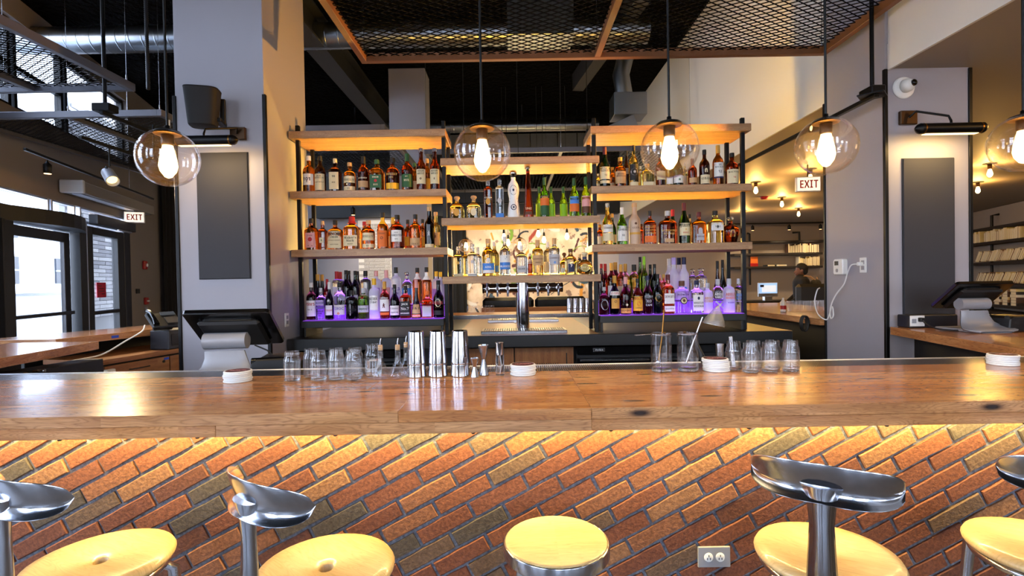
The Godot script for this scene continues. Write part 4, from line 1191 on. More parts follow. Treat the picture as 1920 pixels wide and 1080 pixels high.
	["green bottle with blue and orange pictured label, eighth from left, front row, upper centre shelf", 0.5734, 1.992, -4.615, 0.3526, 0.0441, "wine", "lime", "green/foil", [[0.14, 0.34, 0.95, "orange"], [0.34, 0.52, 0.95, "blue"]], [["MEZCAL", 0.45, 0.04, "navy"]], [["swoosh", 0.28, 0.6, "lime"]], "front row bottles on the upper centre shelf"],
	["green bottle with pink pictured label by post, ninth from left, front row, upper centre shelf", 0.678, 1.992, -4.615, 0.3605, 0.0421, "wine", "lime", "green/foil", [[0.1, 0.26, 0.95, "brown"], [0.26, 0.52, 0.95, "pink"]], [["MEZCAL", 0.46, 0.04, "red"]], [["swoosh", 0.3, 0.6, "green"]], "front row bottles on the upper centre shelf"],
	["lime green bottle with plain lime label, far back, first, back row, upper centre shelf", 0.2672, 1.992, -4.75, 0.3047, 0.0363, "wine", "lime", "green/foil", [[0.06, 0.46, 0.95, "lime"]], [], [], "back row bottles on the upper centre shelf"],
	["lime green bottle half behind the landscape-labelled one, second from left, back row, upper centre shelf", 0.3758, 1.992, -4.75, 0.3028, 0.0363, "wine", "lime", "green/foil", [[0.06, 0.46, 0.95, "lime"]], [], [["bar", 0.12, 0.5, "white"]], "back row bottles on the upper centre shelf"],
	["lime green bottle standing alone in the gap, third from left, back row, upper centre shelf", 0.4904, 1.992, -4.75, 0.3008, 0.0363, "wine", "lime", "green/foil", [[0.06, 0.46, 0.95, "lime"]], [], [["bar", 0.12, 0.5, "white"]], "back row bottles on the upper centre shelf"],
	["square pale gold bottle nearest the post, first from left, front row, lower centre shelf", -0.479, 1.478, -4.615, 0.2711, 0.047, "square", "pale", "glass", [[0.01, 0.09, 0.9, "cream"]], [["HERRADURA", 0.05, 0.04, "black"]], [["disc", 0.45, 0.3, "gold"]], "front row bottles on the lower centre shelf"],
	["square clear bottle with raised emblem, second from left, front row, lower centre shelf", -0.3505, 1.478, -4.615, 0.2902, 0.0481, "square", "clear", "glass", [[0.01, 0.09, 0.9, "white"]], [["HERRADURA", 0.05, 0.04, "black"]], [["disc", 0.45, 0.3, "silver"]], "front row bottles on the lower centre shelf"],
	["golden tequila bottle with light blue label, third from left, front row, lower centre shelf", -0.2078, 1.478, -4.615, 0.3357, 0.0588, "std", "gold", "tan", [[0.16, 0.34, 0.9, "blue"], [0.08, 0.16, 0.9, "white"]], [["AZUL", 0.24, 0.05, "white"]], [["arch", 0.42, 0.35, "white"]], "front row bottles on the lower centre shelf"],
	["clear bottle with white and blue label, fourth from left, front row, lower centre shelf", -0.058, 1.478, -4.615, 0.3544, 0.0491, "std", "clear", "white", [[0.16, 0.34, 0.93, "blue"], [0.34, 0.52, 0.93, "white"]], [["BLANCO", 0.24, 0.05, "white"]], [["swoosh", 0.45, 0.35, "navy"]], "front row bottles on the lower centre shelf"],
	["clear flask bottle with pale grey label, fifth from left, front row, lower centre shelf", 0.0899, 1.478, -4.615, 0.2719, 0.0534, "broad", "clear", "white", [[0.1, 0.32, 0.7, "silver"]], [["SILVER", 0.22, 0.05, "black"], ["OLMECA", 0.48, 0.05, "silver"]], [], "front row bottles on the lower centre shelf"],
	["golden bottle with big cream label, sixth from left, front row, lower centre shelf", 0.2369, 1.478, -4.615, 0.3173, 0.0507, "medicine", "gold", "tan", [[0.28, 0.56, 0.93, "tan"]], [["CASAMIGOS", 0.46, 0.04, "brown"], ["ANEJO", 0.36, 0.035, "brown"]], [], "front row bottles on the lower centre shelf"],
	["clear bottle with silver label and cork, seventh from left, front row, lower centre shelf", 0.3865, 1.478, -4.615, 0.3307, 0.0491, "medicine", "clear", "tan", [[0.28, 0.56, 0.93, "silver"]], [["CASAMIGOS", 0.46, 0.04, "brown"]], [["disc", 0.34, 0.2, "blue"]], "front row bottles on the lower centre shelf"],
	["pale bottle with navy label numbered seven, eighth from left, front row, lower centre shelf", 0.5322, 1.478, -4.615, 0.2322, 0.0534, "std", "pale", "brown", [[0.1, 0.42, 0.5, "navy"]], [["7", 0.34, 0.1, "white"], ["LEGUAS", 0.52, 0.04, "brown"]], [], "front row bottles on the lower centre shelf"],
	["round disc-shaped bottle with white ball stopper, ninth from left, front row, lower centre shelf", 0.6583, 1.478, -4.615, 0.2032, 0.0717, "disc", "pale", "cream/ball", [[0.66, 0.78, 0.9, "navy"]], [], [["disc", 0.3, 0.5, "cream"]], "front row bottles on the lower centre shelf"],
	["golden bottle behind the square pair, first from left, back row, lower centre shelf", -0.4273, 1.478, -4.75, 0.2684, 0.0346, "square", "gold", "glass", [], [], [], "back row bottles on the lower centre shelf"],
	["clear bottle behind the square pair, second from left, back row, lower centre shelf", -0.3097, 1.478, -4.75, 0.2718, 0.0346, "square", "clear", "glass", [], [], [], "back row bottles on the lower centre shelf"],
	["golden bottle behind blue-labelled one, third from left, back row, lower centre shelf", -0.1572, 1.478, -4.75, 0.3185, 0.0445, "std", "gold", "white", [[0.12, 0.3, 0.9, "blue"]], [], [], "back row bottles on the lower centre shelf"],
	["small dark bottle in gap, fourth from left, back row, lower centre shelf", 0.1703, 1.478, -4.75, 0.203, 0.0297, "std", "damber", "white", [[0.55, 0.75, 0.9, "white"]], [], [], "back row bottles on the lower centre shelf"],
	["pale bottle behind silver-labelled one, fifth from left, back row, lower centre shelf", 0.3369, 1.478, -4.75, 0.3099, 0.0396, "medicine", "pale", "white", [[0.1, 0.4, 0.9, "cream"]], [], [], "back row bottles on the lower centre shelf"],
	["small squat golden bottle behind, sixth from left, back row, lower centre shelf", 0.4891, 1.478, -4.75, 0.2085, 0.0445, "squat", "gold", "brown/ball", [[0.1, 0.3, 0.8, "white"]], [], [], "back row bottles on the lower centre shelf"],
	["pale bottle with blue neck behind the round one, seventh, back row, lower centre shelf", 0.6316, 1.478, -4.75, 0.1895, 0.0346, "std", "pale", "cream", [[0.68, 0.8, 0.95, "navy"]], [], [], "back row bottles on the lower centre shelf"],
	["bottle peeping out by the inner post, first from left, back row, upper right shelf", 0.8164, 2.25, -4.75, 0.1574, 0.0272, "std", "gold", "cream", [[0.1, 0.4, 0.9, "cream"]], [], [], "back row bottles on the upper right shelf"],
	["small amber bottle behind the green one, second from left, back row, upper right shelf", 0.9479, 2.25, -4.75, 0.2153, 0.0363, "std", "amber", "gold", [[0.1, 0.3, 0.9, "cream"]], [], [], "back row bottles on the upper right shelf"],
	["dark bottle in the back near gold bottle, third from left, back row, upper right shelf", 1.0777, 2.25, -4.75, 0.3632, 0.0318, "wine", "brown", "black", [[0.4, 0.55, 0.8, "silver"]], [], [], "back row bottles on the upper right shelf"],
	["gold bottle with white label behind the ring emblem, fourth, back row, upper right shelf", 1.2063, 2.25, -4.75, 0.2208, 0.0272, "std", "gold", "white", [[0.3, 0.8, 0.9, "white"]], [], [], "back row bottles on the upper right shelf"],
	["pale bottle right of the globe, in back, fifth from left, back row, upper right shelf", 1.6167, 2.25, -4.75, 0.2437, 0.0272, "std", "pale", "white", [[0.1, 0.5, 0.9, "white"]], [], [], "back row bottles on the upper right shelf"],
	["green whisky bottle with cream label and maroon foil, first, front row, upper right shelf", 0.8524, 2.25, -4.615, 0.367, 0.047, "wine", "dgreen", "maroon/foil", [[0.2, 0.5, 0.95, "cream"], [0.1, 0.17, 0.95, "cream"]], [["THE", 0.46, 0.025, "black", "s"], ["GLENLIVET", 0.41, 0.05, "black", "s"], ["12", 0.3, 0.04, "black"]], [], "front row bottles on the upper right shelf"],
	["short round amber bottle with orange-cream label, second from left, front row, upper right shelf", 0.9906, 2.25, -4.615, 0.2722, 0.0509, "std", "amber", "gold", [[0.12, 0.52, 0.93, "tan"]], [["MONKEY\nSHOULDER", 0.4, 0.05, "maroon", "s"]], [], "front row bottles on the upper right shelf"],
	["golden bottle with large dark ring emblem, third from left, front row, upper right shelf", 1.1112, 2.25, -4.615, 0.3771, 0.0431, "std", "gold", "black", [[0.02, 0.12, 0.9, "cream"], [0.16, 0.54, 0.9, "black"]], [], [["disc", 0.36, 0.75, "silver"], ["disc", 0.36, 0.5, "black"], ["disc", 0.36, 0.25, "silver"]], "front row bottles on the upper right shelf"],
	["wide square golden bottle behind the globe lamp, fourth from left, front row, upper right shelf", 1.2338, 2.25, -4.615, 0.2096, 0.0539, "square", "gold", "gold", [[0.05, 0.2, 0.9, "cream"]], [], [], "front row bottles on the upper right shelf"],
	["dark amber bottle behind the globe lamp, fifth from left, front row, upper right shelf", 1.3523, 2.25, -4.615, 0.3049, 0.0441, "std", "damber", "black", [[0.2, 0.45, 0.9, "cream"]], [], [], "front row bottles on the upper right shelf"],
	["pale gold bottle behind the globe lamp, sixth from left, front row, upper right shelf", 1.4309, 2.25, -4.615, 0.2841, 0.0335, "std", "gold", "black", [[0.08, 0.3, 0.9, "white"]], [], [], "front row bottles on the upper right shelf"],
	["green bottle behind globe with white label, seventh from left, front row, upper right shelf", 1.5102, 2.25, -4.615, 0.3021, 0.0448, "wine", "dgreen", "black", [[0.1, 0.32, 0.95, "white"]], [], [["disc", 0.2, 0.2, "green"]], "front row bottles on the upper right shelf"],
	["dark amber bottle right of the globe, eighth from left, front row, upper right shelf", 1.6396, 2.25, -4.615, 0.2512, 0.0392, "std", "damber", "brown", [[0.12, 0.3, 0.9, "tan"]], [], [], "front row bottles on the upper right shelf"],
	["dark bottle with small shield and cream lower label, ninth, front row, upper right shelf", 1.7479, 2.25, -4.615, 0.3272, 0.0451, "std", "brown", "black", [[0.06, 0.3, 0.93, "cream"]], [["OBAN", 0.2, 0.06, "black", "s"]], [["arch", 0.42, 0.4, "cream"]], "front row bottles on the upper right shelf"],
	["amber bottle with white label numbered 12, tenth from left, front row, upper right shelf", 1.8704, 2.25, -4.615, 0.3659, 0.047, "std", "amber", "gold/foil", [[0.22, 0.56, 0.93, "white"], [0.18, 0.215, 0.93, "navy"]], [["THE\nMACALLAN", 0.48, 0.04, "black", "s"], ["12", 0.34, 0.06, "black"]], [], "front row bottles on the upper right shelf"],
	["dark amber bottle with large cream label by outer post, eleventh, front row, upper right shelf", 1.9952, 2.25, -4.615, 0.2936, 0.0548, "std", "damber", "black", [[0.06, 0.48, 0.95, "cream"]], [["BALVENIE", 0.4, 0.045, "black", "s"], ["14", 0.24, 0.05, "red"]], [], "front row bottles on the upper right shelf"],
	["amber bottle behind the inner post, first from left, back row, middle right shelf", 0.824, 1.737, -4.75, 0.2014, 0.0379, "std", "damber", "gold", [[0.1, 0.45, 0.9, "cream"]], [], [], "back row bottles on the middle right shelf"],
	["green bottle behind, second from left, back row, middle right shelf", 0.9391, 1.737, -4.75, 0.2992, 0.0356, "wine", "dgreen", "gold", [[0.1, 0.35, 0.9, "cream"]], [], [], "back row bottles on the middle right shelf"],
	["dark amber bottle in the back gap, third from left, back row, middle right shelf", 1.2081, 1.737, -4.75, 0.1999, 0.0332, "std", "damber", "brown", [], [], [], "back row bottles on the middle right shelf"],
	["green bottle with red foil in back, fourth from left, back row, middle right shelf", 1.4993, 1.737, -4.75, 0.3283, 0.0427, "wine", "dgreen", "red/foil", [], [], [], "back row bottles on the middle right shelf"],
	["gold bottle behind the green ones, fifth from left, back row, middle right shelf", 1.6565, 1.737, -4.75, 0.2814, 0.0332, "std", "gold", "black", [], [], [], "back row bottles on the middle right shelf"],
	["pale whisky bottle with cream label, first from left, front row, middle right shelf", 0.8699, 1.737, -4.615, 0.3796, 0.0471, "wine", "gold", "glass", [[0.3, 0.48, 0.95, "white"], [0.1, 0.28, 0.95, "cream"]], [["GLENMORANGIE", 0.4, 0.04, "black", "s"]], [], "front row bottles on the middle right shelf"],
	["green bottle with white label, second from left, front row, middle right shelf", 1.0001, 1.737, -4.615, 0.3365, 0.0461, "wine", "green", "white/foil", [[0.1, 0.5, 0.95, "white"]], [["LAPHROAIG", 0.4, 0.055, "black"], ["10", 0.25, 0.05, "black"]], [], "front row bottles on the middle right shelf"],
	["tall frosted tan bottle with gold band, third from left, front row, middle right shelf", 1.1131, 1.737, -4.615, 0.3753, 0.0502, "slim", "tanfrost", "tan", [[0.24, 0.29, 0.96, "gold"]], [["GLEN", 0.4, 0.04, "brown", "s"]], [["disc", 0.5, 0.22, "brown"]], "front row bottles on the middle right shelf"],
	["brown embossed bottle with orange bottom label, fourth from left, front row, middle right shelf", 1.25, 1.737, -4.615, 0.3016, 0.0573, "broad", "damber", "black", [[0.06, 0.25, 0.9, "orange"]], [["BULLEIT", 0.52, 0.07, "gold"], ["FRONTIER", 0.42, 0.05, "gold"], ["WHISKEY", 0.33, 0.05, "gold"]], [], "front row bottles on the middle right shelf"],
	["wide flask bottle with small bottom label, fifth from left, front row, middle right shelf", 1.4105, 1.737, -4.615, 0.2988, 0.0819, "broad", "damber", "silver", [[0.05, 0.16, 0.5, "tan"]], [["WOODFORD", 0.4, 0.06, "gold", "s"], ["RESERVE", 0.31, 0.05, "gold", "s"]], [], "front row bottles on the middle right shelf"],
	["green bottle with cream label, sixth from left, front row, middle right shelf", 1.5596, 1.737, -4.615, 0.3676, 0.0492, "wine", "dgreen", "maroon/foil", [[0.2, 0.5, 0.95, "cream"]], [["JAMESON", 0.44, 0.06, "black", "s"], ["IRISH", 0.27, 0.035, "red", "s"]], [["figure", 0.35, 0.2, "gold"]], "front row bottles on the middle right shelf"],
	["rounded amber bottle with silver crest label, seventh from left, front row, middle right shelf", 1.6914, 1.737, -4.615, 0.2837, 0.0666, "broad", "amber", "maroon", [[0.1, 0.3, 0.5, "silver"]], [["CHIVAS", 0.22, 0.045, "maroon", "s"]], [["arch", 0.4, 0.4, "silver"]], "front row bottles on the middle right shelf"],
	["rectangular pale gold bottle with white calligraphy label, eighth from left, front row, middle right shelf", 1.8367, 1.737, -4.615, 0.2913, 0.0635, "square", "gold", "black", [[0.38, 0.62, 0.85, "white"]], [["TOKI", 0.5, 0.05, "black"]], [["figure", 0.5, 0.25, "black"]], "front row bottles on the middle right shelf"],
	["crown-shaped amber bottle with cushion label, ninth from left, front row, middle right shelf", 1.9756, 1.737, -4.615, 0.2372, 0.0744, "crown", "damber", "glass/ball", [], [["ROYAL", 0.36, 0.05, "maroon", "s"]], [["arch", 0.36, 0.42, "gold"]], "front row bottles on the middle right shelf"],
	["dark red bottle behind the post, first from left, back row, violet-lit right tray", 0.8311, 1.232, -4.75, 0.3433, 0.0356, "wine", "maroonglass", "red", [], [], [], "back row bottles on the violet-lit right tray"],
	["red bottle with yellow name, second from left, back row, violet-lit right tray", 0.8885, 1.232, -4.868, 0.3463, 0.0413, "wine", "redglass", "red/foil", [], [["APEROL", 0.42, 0.07, "yellow"]], [], "back row bottles on the violet-lit right tray"],
	["amber bottle with gold foil neck, third from left, back row, violet-lit right tray", 0.926, 1.232, -4.75, 0.349, 0.0427, "std", "damber", "gold/foil", [[0.1, 0.4, 0.9, "white"]], [], [], "back row bottles on the violet-lit right tray"],
	["dark bottle with gold foil neck and label, fourth from left, back row, violet-lit right tray", 0.9858, 1.232, -4.868, 0.3586, 0.0462, "std", "brown", "gold/foil", [[0.12, 0.42, 0.9, "black"]], [["AMARO", 0.34, 0.07, "white"]], [], "back row bottles on the violet-lit right tray"],
	["amber bottle with pale gold neck, fifth from left, back row, violet-lit right tray", 1.0133, 1.232, -4.75, 0.3349, 0.0427, "std", "amber", "gold/foil", [[0.1, 0.4, 0.9, "cream"]], [], [], "back row bottles on the violet-lit right tray"],
	["golden bottle with gold neck, sixth from left, back row, violet-lit right tray", 1.0795, 1.232, -4.868, 0.3429, 0.0462, "std", "gold", "gold/foil", [[0.12, 0.42, 0.9, "cream"]], [["PISCO", 0.32, 0.06, "brown"]], [], "back row bottles on the violet-lit right tray"],
	["bulbous golden bottle, seventh from left, back row, violet-lit right tray", 1.1344, 1.232, -4.75, 0.3306, 0.0569, "decanter", "gold", "black", [], [], [], "back row bottles on the violet-lit right tray"],
	["bright green bottle with black cap, eighth from left, back row, violet-lit right tray", 1.2208, 1.232, -4.868, 0.4052, 0.0365, "wine", "green", "black", [], [], [], "back row bottles on the violet-lit right tray"],
	["bright lime bottle with lime foil, ninth from left, back row, violet-lit right tray", 1.2287, 1.232, -4.75, 0.4048, 0.0364, "wine", "lime", "lime/foil", [], [], [], "back row bottles on the violet-lit right tray"],
	["black bottle with black cap, tenth from left, back row, violet-lit right tray", 1.3159, 1.232, -4.868, 0.3313, 0.0365, "wine", "blackglass", "black", [], [], [], "back row bottles on the violet-lit right tray"],
	["black-green bottle with silver cap line, eleventh from left, back row, violet-lit right tray", 1.3241, 1.232, -4.75, 0.3315, 0.0379, "wine", "dgreen", "black", [], [], [], "back row bottles on the violet-lit right tray"],
	["small pinkish bottle behind dark one, twelfth from left, back row, violet-lit right tray", 1.4042, 1.232, -4.868, 0.2347, 0.034, "std", "orangeglass", "pink", [], [], [], "back row bottles on the violet-lit right tray"],
	["small pink bottle with gold cap, thirteenth from left, back row, violet-lit right tray", 1.4092, 1.232, -4.75, 0.2353, 0.0332, "std", "orangeglass", "gold", [], [], [], "back row bottles on the violet-lit right tray"],
	["frosted vodka bottle with white neck, fourteenth from left, back row, violet-lit right tray", 1.498, 1.232, -4.868, 0.3842, 0.0462, "slim", "frost", "white/foil", [], [], [], "back row bottles on the violet-lit right tray"],
	["frosted vodka bottle with pale violet neck, fifteenth from left, back row, violet-lit right tray", 1.504, 1.232, -4.75, 0.3895, 0.0474, "slim", "frost", "lavender/foil", [], [], [], "back row bottles on the violet-lit right tray"],
	["frosted vodka bottle with navy neck, sixteenth from left, back row, violet-lit right tray", 1.589, 1.232, -4.868, 0.3913, 0.0438, "slim", "frost", "navy/foil", [], [], [], "back row bottles on the violet-lit right tray"],
	["frosted vodka bottle with navy neck and blue window, seventeenth, back row, violet-lit right tray", 1.5972, 1.232, -4.75, 0.39, 0.0448, "slim", "frost", "navy/foil", [], [], [["arch", 0.25, 0.4, "blue"]], "back row bottles on the violet-lit right tray"],
	["clear bottle with round stopper, eighteenth from left, back row, violet-lit right tray", 1.7181, 1.232, -4.868, 0.2854, 0.0437, "medicine", "clear", "glass/ball", [], [], [], "back row bottles on the violet-lit right tray"],
	["broad clear bottle with round stopper and grey label, nineteenth, back row, violet-lit right tray", 1.7555, 1.232, -4.75, 0.2882, 0.0522, "medicine", "clear", "glass/ball", [[0.2, 0.38, 0.85, "silver"]], [], [], "back row bottles on the violet-lit right tray"],
	["dark tapering bottle with black foil, twentieth from left, back row, violet-lit right tray", 1.907, 1.232, -4.75, 0.3509, 0.0451, "cone", "brown", "black/foil", [], [], [], "back row bottles on the violet-lit right tray"],
	["tallest black tapering bottle, twenty-first from left, back row, violet-lit right tray", 2.0038, 1.232, -4.868, 0.3639, 0.0462, "cone", "blackglass", "black/foil", [], [], [], "back row bottles on the violet-lit right tray"],
	["dark red bottle with white oval label, first from left, front row, violet-lit right tray", 0.8279, 1.112, -4.615, 0.2489, 0.0471, "std", "maroonglass", "silver", [], [["SAMBUCA", 0.36, 0.05, "black", "s"]], [["oval", 0.36, 0.72, "silver"]], "front row bottles on the violet-lit right tray"],
	["dark bottle with banner and gold label, second from left, front row, violet-lit right tray", 0.9246, 1.112, -4.615, 0.3497, 0.0471, "wine", "blackglass", "gold/foil", [[0.16, 0.42, 0.75, "gold"], [0.5, 0.6, 0.95, "white"]], [["AVERNA", 0.55, 0.06, "red", "s"]], [["disc", 0.34, 0.25, "brown"]], "front row bottles on the violet-lit right tray"],
	["dark brown bottle with maroon diamond label, third from left, front row, violet-lit right tray", 1.0238, 1.112, -4.615, 0.3377, 0.0502, "wine", "maroonglass", "pink/foil", [[0.04, 0.17, 0.95, "gold"]], [["COGNAC", 0.11, 0.05, "maroon", "s"]], [["diamond", 0.26, 0.8, "maroon"], ["diamond", 0.26, 0.25, "cream"]], "front row bottles on the violet-lit right tray"],
	["dark brown bottle with bright yellow label, fourth from left, front row, violet-lit right tray", 1.1311, 1.112, -4.615, 0.3205, 0.0451, "wine", "brown", "black", [[0.1, 0.5, 0.95, "yellow"]], [["KAHLUA", 0.44, 0.07, "red", "s"], ["COFFEE", 0.18, 0.035, "brown"]], [["oval", 0.3, 0.35, "orange"]], "front row bottles on the violet-lit right tray"],
	["purple-dark bottle with silver lettering, fifth from left, front row, violet-lit right tray", 1.2236, 1.112, -4.615, 0.3444, 0.0451, "wine", "maroonglass", "navy", [], [["PATRON", 0.46, 0.055, "silver", "s"], ["XO", 0.34, 0.07, "silver"], ["CAFE", 0.24, 0.05, "silver"]], [["bar", 0.4, 0.8, "silver"]], "front row bottles on the violet-lit right tray"],
	["black-green bottle with round gold emblem, sixth from left, front row, violet-lit right tray", 1.3139, 1.112, -4.615, 0.3582, 0.042, "wine", "dgreen", "black", [], [["OPAL", 0.4, 0.06, "black", "s"]], [["disc", 0.4, 0.75, "gold"]], "front row bottles on the violet-lit right tray"],
	["amber bottle with white label, seventh from left, front row, violet-lit right tray", 1.406, 1.112, -4.615, 0.3515, 0.0491, "square", "amber", "maroon", [[0.26, 0.52, 0.9, "white"], [0.06, 0.2, 0.9, "white"]], [["DEWAR'S", 0.44, 0.06, "maroon", "s"], ["SCOTCH", 0.13, 0.04, "black"]], [], "front row bottles on the violet-lit right tray"],
	["broad clear bottle with round maroon-ringed label, eighth from left, front row, violet-lit right tray", 1.5301, 1.112, -4.615, 0.293, 0.0625, "medicine", "clear", "brown", [], [["PLYMOUTH", 0.58, 0.05, "navy", "s"]], [["disc", 0.4, 0.52, "navy"], ["disc", 0.4, 0.4, "cream"], ["disc", 0.4, 0.2, "brown"]], "front row bottles on the violet-lit right tray"],
	["clear square bottle with label, ninth from left, front row, violet-lit right tray", 1.6633, 1.112, -4.615, 0.2958, 0.0533, "square", "clear", "navy", [[0.08, 0.56, 0.9, "white"]], [["WHEATLEY", 0.32, 0.06, "black"], ["VODKA", 0.22, 0.065, "black"]], [["oval", 0.46, 0.2, "navy"]], "front row bottles on the violet-lit right tray"],
	["short frosted vodka bottle with yellow lettering, tenth from left, front row, violet-lit right tray", 1.7625, 1.112, -4.615, 0.2685, 0.0449, "medicine", "frost", "silver", [], [["ABSOLUT", 0.5, 0.085, "yellow"], ["CITRON", 0.4, 0.07, "yellow"]], [], "front row bottles on the violet-lit right tray"],
	["clear vodka bottle with white X on front, eleventh from left, front row, violet-lit right tray", 1.8552, 1.112, -4.615, 0.3027, 0.0468, "medicine", "clear", "silver", [], [["ABSOLUT", 0.56, 0.075, "white"], ["VANILIA", 0.47, 0.075, "white"]], [["cross", 0.24, 0.8, "white"]], "front row bottles on the violet-lit right tray"],
	["frosted vodka bottle with orange lettering, twelfth from left, front row, violet-lit right tray", 1.9553, 1.112, -4.615, 0.3061, 0.0492, "medicine", "frost", "silver", [], [["ABSOLUT", 0.54, 0.085, "orange"], ["MANDRIN", 0.44, 0.07, "orange"], ["VODKA", 0.3, 0.04, "violet"]], [], "front row bottles on the violet-lit right tray"],
	["clear vodka bottle with blue lettering by the outer post, thirteenth, front row, violet-lit right tray", 2.0438, 1.112, -4.615, 0.3044, 0.0383, "medicine", "clear", "silver", [[0.32, 0.34, 0.95, "lavender"]], [["ABSOLUT", 0.52, 0.09, "blue"], ["VODKA", 0.42, 0.07, "blue"]], [], "front row bottles on the violet-lit right tray"],
]


func stools() -> void:
	var seat := MB.new()
	seat.uvo = Vector2(0.3, 0.1)
	seat.lathe([Vector2(0.016, 0), Vector2(0.165, 0), Vector2(0.176, 0.008), Vector2(0.178, 0.016), Vector2(0.172, 0.026), Vector2(0.15, 0.030), Vector2(0.1, 0.027), Vector2(0.05, 0.022), Vector2(0.022, 0.020), Vector2(0.016, 0.016), Vector2(0.016, 0)], 40).flat_uv()
	var seat_mesh := seat.done()
	var ring := []
	for i in 41:
		ring.append(V(0.155 * cos(TAU * i / 40), 0, 0.155 * sin(TAU * i / 40)))
	var ring_mesh := tub(ring, 0.011, 8)
	var foot := []
	for i in 41:
		foot.append(V(0.205 * cos(TAU * i / 40), 0, 0.205 * sin(TAU * i / 40)))
	var foot_mesh := tub(foot, 0.009, 8)
	var rows := []
	for i in 33:
		var u := -1.0 + i / 16.0
		var th := u * 0.86
		var hh := 0.047 * pow(maxf(1 - pow(absf(u), 4.0), 0.0), 0.5) + 0.0005
		var c := V(0.215 * sin(th), 0.945 - 0.012 * absf(u), -0.01 + 0.215 * cos(th))
		var o := V(sin(th), 0, cos(th))
		var row := []
		var full := hh / 0.0475
		for k in 28:
			var a := TAU * k / 28
			var e := cos(a)
			row.append(c + Vector3.UP * hh * e + o * full * (0.007 * sin(a) + 0.017 * e + 0.075 * pow(maxf(0.0, -0.4 - e), 1.5)))
		rows.append(row)
	var pan := MB.new().grid(rows, true).done()
	var pb := MB.new()
	pb.xf = Transform3D(Basis().scaled(V(1.75, 1, 0.9)), Vector3.ZERO)
	pb.tube([V(0, 0.62, 0.09), V(0, 0.625, 0.16), V(0, 0.65, 0.205), V(0, 0.74, 0.222), V(0, 0.84, 0.222), V(0, 0.9, 0.224), V(0, 0.935, 0.226)], [0.014, 0.019, 0.021, 0.018, 0.015, 0.018, 0.026], 14)
	var post := pb.done()
	var first: Node3D
	var list := [["at far left", -1.148, -1.40, -0.4, 0.9], ["second from the left", -0.505, -1.345, -0.59, 0.81], ["right of the wall outlet", 0.835, -1.37, -0.56, 0.83], ["cut off at far right", 1.44, -1.38, -0.36, 0.93]]
	for q in list:
		var turn := atan2(q[3], q[4])
		if first == null:
			first = thing("bar_stool", "", "stool", V(q[1], 0, q[2]), turn, "bar stools with spout backs")
			part(first, "seat", seat_mesh, mats.seat_wood, V(0, 0.66, 0))
			part(first, "seat_ring", ring_mesh, mats.cast_alu, V(0, 0.648, 0))
			for a in 4:
				var t := a * PI / 2 + PI / 4
				part(first, "leg", tub([V(0.13 * cos(t), 0.65, 0.13 * sin(t)), V(0.172 * cos(t), 0.625, 0.172 * sin(t)), V(0.2 * cos(t), 0.3, 0.2 * sin(t)), V(0.22 * cos(t), 0.0, 0.22 * sin(t))], [0.014, 0.016, 0.013, 0.012], 10), mats.cast_alu)
			part(first, "foot_ring", foot_mesh, mats.cast_alu, V(0, 0.24, 0))
			part(first, "back_post", post, mats.cast_alu)
			part(first, "backrest", pan, mats.cast_alu)
			tag(first, "bar stool with pale wooden seat and metal back, " + q[0])
		else:
			var c := first.duplicate()
			c.name = nm("bar_stool")
			add_child(c)
			c.position = V(q[1], 0, q[2])
			c.rotation.y = turn
			tag(c, "bar stool with pale wooden seat and metal back, " + q[0])
	var s := thing("bar_stool", "backless bar stool with round pale wooden seat and metal rim", "stool", V(0.114, 0, -1.46))
	var sm := MB.new()
	sm.lathe([Vector2(0, 0), Vector2(0.14, 0), Vector2(0.146, 0.006), Vector2(0.147, 0.02), Vector2(0.142, 0.026), Vector2(0, 0.027)], 40).flat_uv()
	part(s, "seat", sm.done(), mats.seat_wood, V(0, 0.663, 0))
	part(s, "metal_rim", lat([Vector2(0.1, 0), Vector2(0.149, 0), Vector2(0.152, 0.004), Vector2(0.152, 0.034), Vector2(0.149, 0.037), Vector2(0.146, 0.037), Vector2(0.146, 0.01), Vector2(0.1, 0.008), Vector2(0.1, 0)], 40), mats.cast_alu, V(0, 0.648, 0))
	for a in 4:
		var t := a * PI / 2 + PI / 4 + 0.1
		part(s, "leg", tub([V(0.135 * cos(t), 0.65, 0.135 * sin(t)), V(0.16 * cos(t), 0.3, 0.16 * sin(t)), V(0.185 * cos(t), 0.0, 0.185 * sin(t))], 0.0125, 10), mats.cast_alu)
	part(s, "foot_ring", foot_mesh, mats.cast_alu, V(0, 0.24, 0)).scale = V(0.8, 1, 0.8)


